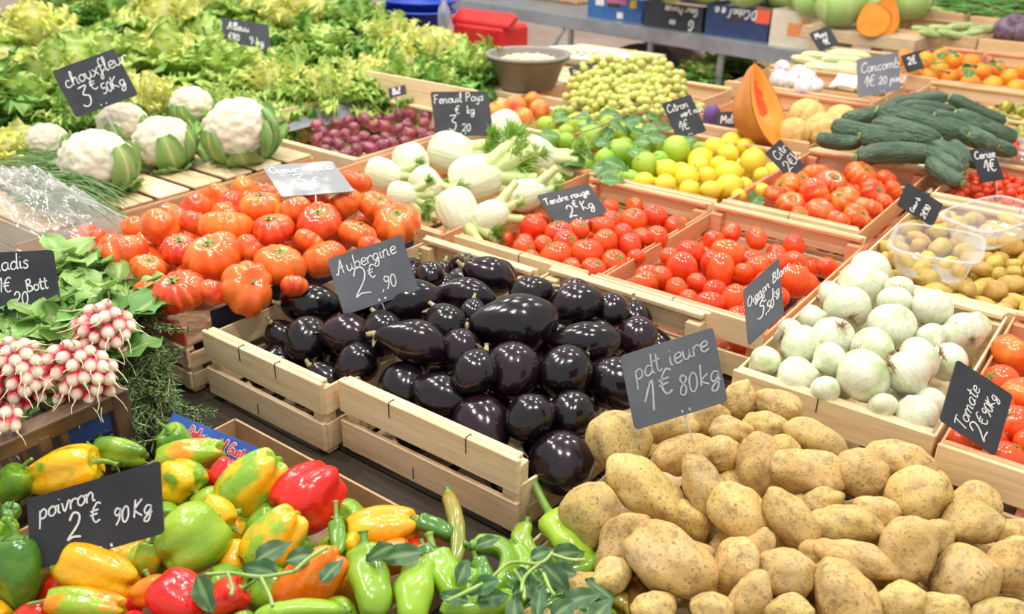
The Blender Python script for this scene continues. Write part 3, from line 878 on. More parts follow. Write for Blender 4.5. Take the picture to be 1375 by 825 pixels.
# ------------------------------------------------------------------ leaves
def leaf_mesh(name, L, W, m_, nx=8, ny=10, fold=.25, curl=.3, ruffle=0., freq=5, tip=1.0, serr=0., seed=0, base=.12, shape='ovate', thick=0):
    """leaf along +y from the origin, face up +z; attribute g runs rib to rim"""
    r = random.Random(seed); p1, p2 = r.uniform(0, 6), r.uniform(0, 6)
    V = []; A = []
    for j in range(ny+1):
        t = j/ny
        if shape == 'ovate': w = W*(base*(1-t)+math.sin(PI*t**.8)**.9*(1 if t < 1 else 0))
        elif shape == 'spoon': w = W*(base+(1-base)*min(1, max(0, (t-.25)/.35))**1.5)*math.sqrt(max(0, 1-(max(0, t-.62)/.38)**2))
        else: w = W*(base+(1-base)*t**.9)*math.sqrt(max(0, 1-max(0, (t-.75)/.25)**2))
        for i in range(nx+1):
            u = 2*i/nx-1
            e = abs(u)
            x = u*w*(1+serr*math.sin(freq*3*t*PI+p1+u)*e)
            ed = max(e**2, max(0, (t-.7)/.3)**2)
            z = fold*abs(u)*w-curl*L*t*t*(1)+ruffle*ed*math.sin(freq*2*PI*t+p1+u*1.7)+ruffle*.6*ed*math.sin(freq*3.7*t*PI+p2-u*3)
            y = L*(t-.18*curl*t*t)+ruffle*.5*ed*math.cos(freq*2*PI*t+p2)
            V.append((x, y, z)); A.append(min(1, .85*max(e, 0)+.45*max(0, t-.5)))
    Fc = [(j*(nx+1)+i, j*(nx+1)+i+1, (j+1)*(nx+1)+i+1, (j+1)*(nx+1)+i) for j in range(ny) for i in range(nx)]
    return mesh(name, V, Fc, m_, True, A)
# ------------------------------------------------------------------ piles
class Pile:
    """remembers the balls already lying in a heap so that hidden ones can be dropped between them"""
    def __init__(s): s.b = []
    def add(s, p, r): s.b.append((Vector(p), r))
    def free(s, p, r, k=.86): return all((p-q).length > (r+t)*k for q, t in s.b)
EYES = [np.array(CAM), np.array(CAM+RIGHT*.4), np.array(CAM-RIGHT*.4)]
_OFF = [(0, 0), (.7, 0), (-.7, 0), (0, .7), (0, -.7), (.55, .55), (-.55, .55), (.55, -.55), (-.55, -.55)]
def seen(p, r, C, R):
    """whether an eye near the viewer could see part of the ball (p, r) past the balls (C, R)"""
    p = np.array(p)
    for e in EYES:
        f = p-e; L = np.linalg.norm(f); f /= L
        a = np.cross(f, (0, 0, 1.)); a /= np.linalg.norm(a); b = np.cross(a, f)
        for u, v in _OFF:
            d = p+a*u*r+b*v*r-e; d /= np.linalg.norm(d)
            q = C-e; t = q@d; dist = np.sqrt(np.maximum(0, (q**2).sum(1)-t*t))
            if not ((dist < R*.93) & (t < L-.3*r) & (t > .2)).any(): return True
    return False
def fill(pile, n, box, surf, r, make, seed=0, k=.86):
    """drop n more pieces into the gaps of a heap and keep those that an eye could find"""
    rr = random.Random(seed); new = []
    for _ in range(n*60):
        p = Vector((rr.uniform(box[0]+r, box[1]-r), rr.uniform(box[2]+r, box[3]-r), 0))
        top = surf(p.x, p.y)-r*.7
        lo = TZ+.012+r
        if top < lo: top = lo+.001
        p.z = rr.uniform(max(lo, top-r*1.8), top)
        if pile.free(p, r, k):
            pile.add(p, r); new.append(p)
            if len(new) >= n: break
    C = np.array([list(q) for q, t in pile.b]); R = np.array([t for q, t in pile.b]); m = len(C)-len(new)
    for i, p in enumerate(new):
        keep = np.ones(len(C), bool); keep[m+i] = False
        if seen(p, r, C[keep], R[keep]): make(p, rr)
def rq(rr): return orient((rr.uniform(-1, 1), rr.uniform(-1, 1), rr.uniform(-.6, 1)), rr.uniform(0, 6.28))
def bumpf(x, y, x0, x1, y0, y1):
    a = max(0, 1-((x-(x0+x1)/2)/((x1-x0)/2))**2); b = max(0, 1-((y-(y0+y1)/2)/((y1-y0)/2))**2)
    return a**.6*b**.6

# ---- aubergines: x, y, width px, kind, image angle of the stem, tilt to viewer
aub_surf = lambda x, y: .868+.130*bumpf(x, y, -1.33, -.56, .78, 1.52)
AUBS = [(418, 410, 60, 3, 178, 8), (407, 464, 66, 0, 70, -62), (463, 497, 58, 0, 40, -40), (545, 411, 68, 1, 200, 6), (624, 397, 50, 2, 172, -4),
        (656, 371, 56, 3, 160, 15), (684, 433, 84, 1, 186, 12), (617, 468, 54, 0, 110, -50), (550, 487, 62, 2, 163, 4), (529, 519, 74, 0, 100, -58),
        (603, 527, 68, 3, 158, -25), (634, 565, 82, 1, 110, -55), (680, 506, 80, 0, 80, -60), (742, 502, 72, 0, 30, -45), (771, 411, 60, 3, 200, 10),
        (821, 417, 48, 0, 60, -50), (783, 459, 60, 2, 180, -4), (855, 452, 54, 0, 80, -60), (808, 512, 74, 0, 150, -35), (767, 558, 66, 0, 60, -65),
        (741, 605, 86, 0, 90, -68), (697, 572, 66, 0, 30, -40), (600, 438, 58, 0, 120, -30), (470, 452, 60, 3, 170, -10), (577, 371, 40, 0, 90, -60),
        (437, 391, 40, 0, 90, -30), (500, 452, 56, 0, 120, -30), (642, 520, 58, 0, 60, -30), (480, 410, 50, 0, 90, -30), (712, 395, 48, 3, 20, -10), (640, 425, 40, 0, 90, -20)]
pile = Pile()
rk = rows(AUBS, 36); ST = settle(AUBS, aub_surf, 2, (-1.29, -.535, .862, 1.42), rs=1.06)
def aubergine(p, r, k, R, label, group):
    o = obj('aubergine', AUB[k]); o.matrix_local = TRS(p, R, r)
    tag(o, label, 'aubergine', group)
    c = obj('calyx', AUBCAL, o); c.matrix_local = Matrix.Translation((.25*[.1, .25, .35, .2][k], 0, AUBA[k]*.97)) @ Matrix.Diagonal((.8, .8, .8, 1))
    return o
for i, (x, y, w, k, a, t) in enumerate(AUBS):
    p, r = ST[i]
    big = 'large' if w > 72 else ('small' if w < 52 else 'medium')
    ln = ['roundish', 'plump oval', 'long', 'oval'][k]
    pile.add(p, r*1.1)
    aubergine(p, r, k, orient(imgdir(a, t), i*1.3), '%s %s aubergine, %s' % (big, ln, rowtext(rk[i])), 'aubergines on top of the heap')
def mk(p, rr): aubergine(p, .036, rr.choice((0, 3)), rq(rr), 'dark aubergine buried below the top layer of the aubergine heap', 'buried aubergines')
fill(pile, 44, (-.955, -.62, .85, 1.41), aub_surf, .037, mk, 1, .74)
fill(pile, 34, (-1.27, -.985, .82, 1.38), aub_surf, .037, mk, 2, .74)

# ---- potatoes: x, y, long px, short px, angle, tilt
pot_surf = lambda x, y: .868+.055*max(0, min(1, (y-.62)/.5))+.035*bumpf(x, y, -.65, .1, .7, 1.35)
POTS = [(833, 594, 88, 80, 20, 10), (920, 612, 84, 56, 15, 5), (868, 659, 118, 74, -38, 8), (798, 692, 95, 80, 60, 20), (844, 736, 100, 66, 60, 10),
        (909, 760, 125, 98, -32, 12), (973, 768, 88, 62, 70, 20), (950, 662, 96, 58, -65, 10), (1009, 624, 90, 60, 84, 10), (994, 694, 92, 72, -50, 20),
        (905, 574, 72, 48, 10, 0), (944, 564, 66, 48, 15, 0), (993, 536, 56, 46, 80, 20), (1044, 545, 64, 48, -20, 10), (1029, 572, 60, 42, -10, 0),
        (1094, 594, 84, 56, -30, 5), (1054, 601, 44, 36, 0, 20), (1087, 640, 104, 64, -10, 5), (1065, 702, 100, 64, -55, 8), (1135, 702, 96, 60, -6, 5),
        (1203, 624, 96, 60, -12, 0), (1178, 640, 74, 68, 40, 30), (1240, 670, 92, 82, 60, 35), (1298, 697, 78, 64, 10, 20), (1355, 720, 76, 56, -25, 5),
        (1216, 745, 104, 74, 70, 10), (1160, 757, 112, 56, -15, 5), (1136, 795, 108, 80, -55, 10), (1053, 769, 80, 68, 20, 40), (1211, 808, 66, 56, 20, 20),
        (1302, 770, 90, 84, 20, 40), (1350, 757, 80, 64, 75, 20), (1259, 735, 56, 42, 70, 10), (1266, 817, 66, 46, 0, 10), (1340, 817, 82, 48, 5, 5),
        (1006, 793, 66, 52, 60, 10), (1055, 817, 66, 54, 10, 30), (1020, 742, 56, 44, 70, 10), (1178, 688, 60, 42, -20, 10), (975, 612, 52, 46, 20, 10),
        (983, 580, 58, 44, -10, 10), (1100, 742, 50, 40, 10, 0), (880, 812, 60, 46, 10, 0), (955, 818, 60, 44, -10, 0), (1105, 668, 50, 40, 10, 0), (820, 775, 60, 46, 40, 0)]
pile = Pile(); rk = rows(POTS, 38); ST = settle([(q[0], q[1], q[3]) for q in POTS], pot_surf, 2, None, rs=1.08)
for i, (x, y, l, w, a, t) in enumerate(POTS):
    p, r = ST[i]; r /= 1.08; asp = l/w
    j = min(range(len(POT)), key=lambda q: abs((1.0, 1.12, 1.25, 1.38, 1.5, 1.2)[q]-asp)+.02*((q+i) % 3))
    o = obj('potato', POT[j]); o.matrix_local = TRS(p, orient(imgdir(a, t), i*.9), (r, r, r*asp/(1.0, 1.12, 1.25, 1.38, 1.5, 1.2)[j]))
    d = ('large' if l > 92 else 'small' if l < 66 else 'middling')+(' round' if asp < 1.2 else ' long' if asp > 1.5 else ' oval')
    tag(o, '%s dusty potato, %s' % (d, rowtext(rk[i])), 'potato', 'potatoes on top of the heap')
    pile.add(p, r*1.05)
def mk(p, rr):
    o = obj('potato', rr.choice(POT)); o.matrix_local = TRS(p, rq(rr), .030)
    tag(o, 'dusty potato buried in the gaps of the potato heap', 'potato', 'buried potatoes')
fill(pile, 90, (-.50, .155, .61, 1.22), lambda x, y: pot_surf(x, y)-.01, .031, mk, 3, .84)

# ---- white onions: x, y, px, image angle of the roots, tilt of the roots to viewer
on_surf = lambda x, y: .915+.075*bumpf(x, y, -.52, -.12, 1.15, 1.95)
ONS = [(1175, 357, 56, 20, -20), (1160, 386, 64, 200, -30), (1138, 414, 62, 250, 60), (1198, 437, 64, 270, -40), (1249, 417, 54, 235, 20), (1313, 449, 57, 270, 70),
       (1171, 469, 59, 190, 35), (1111, 457, 58, 80, 55), (1060, 449, 44, 10, 20), (1080, 478, 58, 150, -30), (1027, 486, 44, 30, 10), (1065, 509, 62, 200, -40),
       (1151, 527, 76, 30, 25), (1202, 515, 61, 120, -20), (1234, 486, 62, 20, 20), (1221, 555, 58, 300, -20), (1286, 489, 54, 330, -10), (1252, 456, 40, 100, -60),
       (1126, 497, 50, 20, 0), (1252, 538, 46, 60, -30), (1115, 393, 38, 200, -30), (1090, 428, 38, 200, -30), (1210, 408, 46, 60, -30), (1277, 452, 40, 60, -30), (1195, 388, 40, 90, -30), (1103, 530, 40, 90, -30), (1180, 550, 40, 90, -30)]
pile = Pile(); rk = rows(ONS, 34); ST = settle(ONS, on_surf, 2, (-.475, -.172, 1.262, 1.768))
def onion(p, r, R, k, label, group):
    o = obj('white_onion', ONI[k]); o.matrix_local = TRS(p, R, r); tag(o, label, 'onion', group)
    c = obj('roots', ONROOT, o); c.matrix_local = Matrix.Translation((0, 0, -[.86, .92, .80][k]-.0))
    return o
for i, (x, y, w, a, t) in enumerate(ONS):
    p, r = ST[i]
    s = 'large' if w > 60 else 'small' if w < 45 else 'middling'
    onion(p, r, orient(-imgdir(a, t), i), i % 3, '%s white onion %s, %s' % (s, 'showing roots' if t > 15 else 'hiding roots', rowtext(rk[i])), 'white onions on top of the heap')
    pile.add(p, r)
def mk(p, rr): onion(p, .030, rq(rr), rr.randint(0, 2), 'white onion buried below the top layer of the onion heap', 'buried white onions')
fill(pile, 20, (-.475, -.172, 1.265, 1.765), on_surf, .030, mk, 4, .82)

# ---- round and plum tomatoes
def tomato(p, r, R, me, cal, label, group, cat='tomato', s=None):
    o = obj('tomato', me); o.matrix_local = TRS(p, R, s or r); tag(o, label, cat, group)
    if cal is not None: obj('calyx', cal, o)
    return o
t1_surf = lambda x, y: .905+.035*bumpf(x, y, -1.30, -.83, 1.35, 2.1)
T1 = [(717, 307, 38, 60), (751, 313, 36, 100), (707, 334, 30, 0), (742, 344, 42, 120), (763, 329, 34, 30), (793, 342, 44, 90), (776, 309, 28, 40), (811, 305, 30, 80),
      (827, 296, 26, 30), (818, 327, 37, 140), (855, 296, 35, 90), (885, 298, 35, 60), (840, 316, 28, 20), (855, 333, 34, 0), (893, 324, 34, 170), (917, 307, 28, 30),
      (872, 320, 24, 80), (838, 357, 36, 45), (863, 348, 24, 90), (803, 366, 34, 60), (773, 362, 30, 20), (728, 330, 26, 40), (715, 350, 26, 40)]
pile = Pile(); rk = rows(T1, 20); ST = settle(T1, t1_surf, 2, rs=1.08, box=(-1.24, -.893, 1.45, 2.005))
for i, (x, y, w, a) in enumerate(T1):
    p, r = ST[i]; pile.add(p, r)
    R = orient(imgdir(a, (i*37) % 80-20), i)
    tomato(p, r, R, TOM[i % 2], TCAL, '%s round red tomato, %s' % ('large' if w > 35 else 'small' if w < 29 else 'middling', rowtext(rk[i], 'left crate')), 'round tomatoes on top of their crate')
def mk(p, rr): tomato(p, .024, rq(rr), rr.choice(TOM), None, 'round red tomato buried below the top layer', 'buried round tomatoes')
fill(pile, 45, (-1.23, -.905, 1.46, 1.995), t1_surf, .025, mk, 5, .84)
t2_surf = lambda x, y: .905+.035*bumpf(x, y, -.93, -.50, 1.35, 2.1)
T2 = [(928, 342, 34, 1.3, -30), (916, 361, 44, 1.05, 20), (977, 340, 34, 1.3, -20), (969, 362, 35, 1.25, 80), (867, 381, 33, 1.2, 30), (885, 373, 31, 1.1, 60), (909, 389, 32, 1, 20),
      (936, 381, 28, 1.1, 40), (947, 407, 30, 1.3, -10), (965, 393, 28, 1.2, -10), (983, 402, 34, 1.25, 60), (988, 434, 38, 1.1, 50), (1017, 360, 30, 1.2, 30), (996, 366, 26, 1.1, 60),
      (1068, 377, 38, 1.15, 80), (1046, 398, 26, 1, 20), (931, 405, 30, 1.1, 10), (1030, 384, 34, 1.2, 60), (955, 352, 26, 1.2, 60), (900, 345, 24, 1.2, 0), (1010, 415, 34, 1.2, 30), (1040, 352, 28, 1.2, 10)]
pile = Pile(); rk = rows(T2, 22); ST = settle(T2, t2_surf, 2, rs=1.08, box=(-.878, -.512, 1.46, 2.01))
for i, (x, y, w, e, a) in enumerate(T2):
    p, r = ST[i]; pile.add(p, r*1.05)
    k = 0 if e < 1.22 else 1
    R = orient(imgdir(a, (i*29) % 60-40), i)
    me = TOM[i % 2] if e < 1.12 else PLUM[k]
    tomato(p, r, R, me, TCAL if e < 1.12 else PCAL, '%s red tomato, %s' % (('large' if w > 34 else 'small')+(' round' if e < 1.12 else ' plum-shaped'), rowtext(rk[i], 'plum tomato crate')), 'plum tomatoes on top of their crate')
def mk(p, rr): tomato(p, .024, rq(rr), rr.choice(PLUM), None, 'plum tomato buried below the top layer', 'buried plum tomatoes')
fill(pile, 40, (-.865, -.52, 1.465, 2.0), t2_surf, .026, mk, 6, .84)

# ---- tomatoes in the crate at the right edge
tr_surf = lambda x, y: .905+.06*bumpf(x, y, -.2, .35, 1.15, 1.9)
TR = [(1362, 476, 62, 60, 1), (1372, 530, 60, 100, 1), (1345, 515, 50, 150, 0), (1300, 594, 46, 60, 0), (1361, 570, 54, 140, 0), (1358, 612, 50, 60, 0), (1375, 600, 40, 30, 0), (1330, 590, 40, 30, 0), (1340, 545, 44, 90, 0)]
pile = Pile(); rk = rows(TR, 40); ST = settle(TR, tr_surf, 2, None)
for i, (x, y, w, a, k) in enumerate(TR):
    p, r = ST[i]; pile.add(p, r)
    tomato(p, r, orient(imgdir(a, 20), i), BEEF[2] if k else TOM[0], BCAL if k else TCAL, '%s tomato by the slanted sign, %s' % ('big ribbed' if k else 'smooth red', rowtext(rk[i])), 'tomatoes at the right edge')
def mk(p, rr): tomato(p, .028, rq(rr), rr.choice(TOM), None, 'red tomato buried below the others at the right edge', 'buried tomatoes at the right edge')
fill(pile, 40, (-.15, .23, 1.25, 1.79), lambda x, y: tr_surf(x, y), .028, mk, 7, .84)

# ---- big ribbed tomatoes of the left pile
bf_surf = lambda x, y: .945+.105*bumpf(x, y, -2.10, -1.16, .70, 1.75)
BFS = [(167, 341, 62, 120, -10), (216, 306, 58, 60, -30), (242, 335, 56, 85, 35), (287, 345, 80, 100, 40), (241, 392, 76, 100, 40), (199, 361, 48, 70, 30), (325, 388, 76, 30, 50),
       (302, 306, 74, 90, 0), (375, 356, 72, 80, 25), (366, 308, 60, 100, 30), (429, 299, 64, 85, 45), (435, 348, 60, 110, 20), (481, 315, 54, 70, 10), (533, 301, 68, 85, 45),
       (479, 243, 46, 70, 10), (506, 278, 50, 60, 30), (463, 274, 50, 120, 10), (350, 278, 62, 90, 20), (395, 283, 50, 110, 0), (415, 325, 44, 60, -20), (265, 300, 46, 70, 0), (335, 335, 44, 40, -20),
       (208, 390, 40, 90, -10), (395, 385, 40, 90, -20), (420, 268, 46, 90, 0), (500, 335, 44, 60, -20), (282, 392, 40, 70, -30)]
pile = Pile(); rk = rows(BFS, 34); ST = settle(BFS, bf_surf, 2, None, rs=.9, k=.86)
for i, (x, y, w, a, t) in enumerate(BFS):
    p, r = ST[i]; r /= .9; pile.add(p, r*.9)
    k = (0, 2, 1, 0, 3)[i % 5]
    tomato(p, r, orient(imgdir(a, t), i), BEEF[k], BCAL, '%s ribbed beef tomato, %s' % ('huge' if w > 70 else 'small' if w < 50 else 'big', rowtext(rk[i])), 'beef tomatoes on top of the pile')
def mk(p, rr): tomato(p, .042, rq(rr), rr.choice(BEEF), None, 'ribbed beef tomato buried below the top layer of the pile', 'buried beef tomatoes')
TZ_, TZ = TZ, .905
fill(pile, 40, (-1.86, -1.35, .84, 1.36), lambda x, y: min(.985, bf_surf(x, y)), .043, mk, 8, .80)
TZ = TZ_

# ---- ribbed tomatoes of the crate before the cucumbers
t3_surf = lambda x, y: .905+.05*bumpf(x, y, -.95, -.45, 1.9, 2.8)
T3 = [(1095, 234, 38, 90), (1156, 236, 48, 60), (1094, 261, 50, 20), (1116, 245, 42, 80), (1135, 270, 44, 140), (1175, 260, 38, 30), (1099, 287, 42, 90), (1178, 282, 42, 70), (1150, 292, 40, 40), (1056, 252, 42, 160),
      (1062, 274, 38, 100), (1040, 260, 30, 80), (1200, 256, 28, 30), (1197, 272, 26, 60), (1122, 295, 34, 60), (1075, 243, 30, 60), (1190, 240, 30, 60), (1080, 290, 30, 60)]
pile = Pile(); rk = rows(T3, 20); ST = settle(T3, t3_surf, 2, (-.868, -.535, 2.05, 2.64), rs=.9, k=.86)
for i, (x, y, w, a) in enumerate(T3):
    p, r = ST[i]; r /= .9; pile.add(p, r*.95)
    tomato(p, r, orient(imgdir(a, (i*41) % 70), i), BEEF[i % 4], BCAL, '%s ribbed tomato below the cucumbers, %s' % ('big' if w > 40 else 'small', rowtext(rk[i])), 'ribbed tomatoes before the cucumbers')
def mk(p, rr): tomato(p, .034, rq(rr), rr.choice(BEEF), None, 'ribbed tomato buried below the others before the cucumbers', 'buried ribbed tomatoes')
fill(pile, 28, (-.86, -.545, 2.06, 2.63), t3_surf, .035, mk, 9, .82)

# ---- cherry tomatoes
ch_surf = lambda x, y: .895+.03*bumpf(x, y, -.55, .0, 2.3, 3.0)
pile = Pile(); rr0 = random.Random(11); n = 0
CH = []
for _ in range(9000):
    x, y = rr0.uniform(-.462, -.09), rr0.uniform(2.45, 2.845); r = rr0.uniform(.0115, .0145)
    p = Vector((x, y, ch_surf(x, y)+rr0.uniform(-.03, .0)))
    if pile.free(p, r, .9):
        pile.add(p, r); CH.append((p, r))
    if len(CH) >= 220: break
rk = rows([to_px(p) for p, r in CH], 8)
for i, (p, r) in enumerate(CH):
    o = obj('cherry_tomato', TOMS[i % 2]); o.matrix_local = TRS(p, rq(rr0), r); tag(o, 'cherry tomato, %s, loose in crate' % rowtext(rk[i]), 'tomato', 'loose cherry tomatoes')

# ---- small yellow potatoes behind the onions
ra_surf = lambda x, y: .90+.045*bumpf(x, y, -.58, .0, 1.65, 2.6)
pile = Pile(); rr0 = random.Random(12); RA = []
for _ in range(6000):
    x, y = rr0.uniform(-.46, -.06), rr0.uniform(1.81, 2.395); r = rr0.uniform(.015, .024)
    p = Vector((x, y, ra_surf(x, y)+rr0.uniform(-.035, 0)))
    if pile.free(p, r*1.15, .86): pile.add(p, r*1.15); RA.append((p, r))
    if len(RA) >= 170: break
rk = rows([to_px(p) for p, r in RA], 13)
for i, (p, r) in enumerate(RA):
    o = obj('small_potato', RAT[i % 3]); a = rr0.uniform(0, PI); o.matrix_local = TRS(p, orient((math.cos(a), math.sin(a), rr0.uniform(-.3, .3)), i), r)
    tag(o, 'small smooth yellow potato, %s' % rowtext(rk[i]), 'potato', 'small yellow potatoes')

# ---- lemons and limes
ci_surf = lambda x, y: .905+.05*bumpf(x, y, -1.7, -.8, 1.8, 2.75)
LEMS = [(987, 191, 31, 60), (958, 199, 30, 20), (1011, 218, 37, 80), (977, 208, 31, 170), (940, 214, 32, 30), (949, 237, 28, 150), (978, 233, 36, 10), (922, 239, 34, 60), (978, 251, 36, 20), (1009, 253, 26, 80),
        (954, 256, 28, 10), (925, 255, 28, 30), (896, 229, 31, 140), (893, 248, 30, 20), (862, 245, 26, 0), (1032, 238, 24, 60), (938, 224, 28, 60), (1000, 266, 22, 60), (1003, 195, 24, 20), (965, 222, 26, 0), (1030, 258, 22, 10)]
LIMS = [(907, 202, 41, 60), (867, 223, 40, 10), (834, 205, 38, 120), (743, 153, 29, 160), (763, 164, 28, 60), (776, 172, 28, 70), (796, 186, 38, 140), (869, 195, 29, 20), (723, 168, 28, 60), (752, 177, 25, 10), (836, 179, 30, 60), (702, 190, 26, 20),
        (812, 215, 30, 90), (850, 180, 26, 20), (780, 200, 28, 60), (760, 190, 26, 10), (735, 185, 26, 60), (885, 215, 26, 10), (812, 165, 26, 30), (720, 200, 26, 90)]
pile = Pile(); rk = rows(LEMS, 20); ST = settle(LEMS+LIMS, ci_surf, 2, (-1.545, -.886, 2.04, 2.59))
def citrus(p, r, R, me, name, label, group, cat, nubz):
    o = obj(name, me); o.matrix_local = TRS(p, R, r); tag(o, label, cat, group)
    c = obj('stem_nub', NUB, o); c.matrix_local = Matrix.Translation((0, 0, nubz))
for i, (x, y, w, a) in enumerate(LEMS):
    p, r = ST[i]; pile.add(p, r)
    citrus(p, r*.95, orient(imgdir(a, (i*31) % 60-10), i), LEMON[i % 2], 'lemon', '%s yellow lemon, %s' % ('large' if w > 33 else 'small' if w < 27 else 'middling', rowtext(rk[i])), 'lemons beside the limes', 'lemon', 1.2)
rk = rows(LIMS, 20)
for i, (x, y, w, a) in enumerate(LIMS):
    p, r = ST[i+len(LEMS)]; pile.add(p, r)
    citrus(p, r*.95, orient(imgdir(a, (i*31) % 60-10), i), LIME[i % 2], 'lime', '%s green lime, %s' % ('large' if w > 36 else 'small' if w < 27 else 'middling', rowtext(rk[i])), 'limes beside the lemons', 'lime', 1.05)
def mk(p, rr): citrus(p, .03, rq(rr), LEMON[1] if p.x > -1.15 else LIME[1], 'lemon' if p.x > -1.15 else 'lime', 'lemon buried below the others' if p.x > -1.15 else 'lime buried below the others', 'buried lemons' if p.x > -1.15 else 'buried limes', 'lemon' if p.x > -1.15 else 'lime', 1.04)
fill(pile, 70, (-1.54, -.895, 2.045, 2.585), ci_surf, .032, mk, 10, .84)
LIMELEAF = [leaf_mesh('lime_leaf', .075, .021, M_LIMELEAF, 6, 8, .25, .25, .004, 2, seed=s) for s in range(2)]
LL = [(773, 130, 200, 40), (800, 145, 150, 30), (830, 148, 20, 60), (815, 140, 60, 40), (860, 160, 10, 50), (880, 170, 30, 60), (930, 185, 35, 30), (775, 155, 150, 30), (730, 178, 170, 40), (745, 195, 10, 50), (790, 205, -30, 40),
      (810, 230, 200, 30), (835, 222, -20, 60), (865, 178, 20, 30), (890, 185, -10, 50), (850, 200, 120, 40), (800, 222, 160, 50), (820, 172, 60, 60), (745, 160, 170, 20), (785, 168, 130, 30), (900, 168, 40, 40), (842, 165, 160, 40), (872, 150, 30, 50), (1020, 262, 50, 60), (706, 205, 20, 40), (790, 138, 20, 30), (825, 158, 130, 40), (848, 150, 50, 30), (812, 152, 190, 50), (862, 172, 160, 30), (885, 158, 20, 40), (798, 160, 60, 40), (838, 172, -10, 30), (760, 148, 30, 40), (778, 142, 160, 30), (818, 190, 20, 40), (852, 188, 150, 40), (875, 205, 40, 30), (728, 192, 60, 40), (765, 215, 200, 40), (830, 240, 10, 30)]
rk = rows(LL, 22)
for i, (x, y, a, t) in enumerate(LL):
    p = on(x, y, lambda X, Y: ci_surf(X, Y)+.036)
    d = imgdir(a, 0); nrm_ = (Vector((0, 0, 1))*.8-FWD*math.sin(math.radians(t))+RIGHT*rr0.uniform(-.4, .4)).normalized()
    d = (d-nrm_*d.dot(nrm_)).normalized(); xx = d.cross(nrm_)
    M = Matrix(((xx.x, d.x, nrm_.x, p.x), (xx.y, d.y, nrm_.y, p.y), (xx.z, d.z, nrm_.z, p.z), (0, 0, 0, 1)))
    o = obj('lime_leaf', LIMELEAF[i % 2]); o.matrix_local = M @ Matrix.Translation((0, -.05, 0)) @ Matrix.Diagonal((1, 1, 1, 1))
    tag(o, 'dark glossy citrus leaf, %s' % rowtext(rk[i], 'among limes'), 'leaf', 'leaves among the limes')
tw = MB()
for P in ([(775, 180), (810, 168), (840, 155), (900, 148), (935, 165)], [(790, 195), (800, 180), (820, 165)], [(780, 175), (790, 195), (786, 215)]):
    tw.tube(smooth_pts([on(x, y, lambda X, Y: ci_surf(X, Y)+.05) for x, y in P], 4), .0022, 6)
o = obj('lime_twig', tw.build('twig', mat('brown_twig', (.30, .24, .12), rough=.7), True)); tag(o, 'thin bare twig lying across the limes and leaves', 'twig')
# ---- peaches
pe_surf = lambda x, y: .95
for i, (x, y, w) in enumerate([(692, 143, 30), (725, 147, 28), (702, 158, 28), (672, 147, 27), (676, 165, 24), (715, 134, 22), (690, 168, 24), (660, 152, 24)]):
    p = on(x, y, pe_surf); r = px2m(w, p)/2
    o = obj('peach', PEACH[0]); o.matrix_local = TRS(p, orient(imgdir(i*50, 30), i), r)
    tag(o, '%s orange-red peach, %s from left behind the limes' % ('large' if w > 27 else 'small', ORD[sorted([692, 725, 702, 672, 676, 715, 690, 660]).index(x)+1]), 'peach', 'peaches behind the limes')
    c = obj('stem_nub', NUB, o); c.matrix_local = Matrix.Translation((0, 0, .86))
# ------------------------------------------------------------------ peppers and their cardboard box
M_CARD = mat('brown_cardboard', (.42, .28, .15), (.48, .33, .19), scale=30, rough=.8, rnd=0)
M_BLUE = mat('blue_printed_cardboard', (.030, .09, .42), (.05, .13, .52), scale=40, rough=.4, rnd=0)
M_PRINTR = mat('red_print', (.75, .05, .08), rough=.5, rnd=0)
M_PRINTW = mat('white_print', (.85, .84, .82), rough=.5, rnd=0)
bx = empty('cardboard_box', (-.86, .42, TZ)); tag(bx, 'blue printed cardboard box holding the peppers', 'box')
def slab(name, parent, c, d, m_, rx=0, rz=0):
    mb = MB(); mb.box((0, 0, 0), d)
    o = obj(name, mb.build(name, m_), parent); o.matrix_local = Matrix.Translation(c) @ Matrix.Rotation(rz, 4, 'Z') @ Matrix.Rotation(rx, 4, 'X')
    return o
slab('box_bottom', bx, (0, 0, .003), (.50, .62, .004), M_CARD)
for s in (-1, 1):
    slab('side_wall', bx, (s*.249, 0, .032), (.004, .62, .056), M_CARD)
    slab('end_wall', bx, (0, s*.309, .032), (.50, .004, .056), M_CARD)
_a, _b = at_z(226, 571, .898), at_z(352, 624, .898)
fp = slab('rim_flap', bx, ((_a.x+_b.x)/2+.86, (_a.y+_b.y)/2-.42, .088), ((_b-_a).length, .040, .003), M_BLUE, math.radians(50), math.atan2(_b.y-_a.y, _b.x-_a.x))
def letters(parent, s, x, y, h, m_, wid, z=.0024, slant=.15):
    mb = MB()
    for st in text_strokes(s, x, y, h, 0, slant): ribbon(mb, st, wid, z)
    return obj('lettering', mb.build('lettering', m_), parent)
letters(fp, 'Delicias del Gust', -.055, -.003, .0155, M_PRINTW, .0052, .0020)
letters(fp, 'Delicias del Gust', -.055, -.003, .0155, M_PRINTR, .0028, .0026)
letters(fp, 'frutas y verd', -.015, -.015, .007, M_PRINTW, .0014)

pep_surf = lambda x, y: .862+.05*bumpf(x, y, -1.25, -.5, -.05, .85)
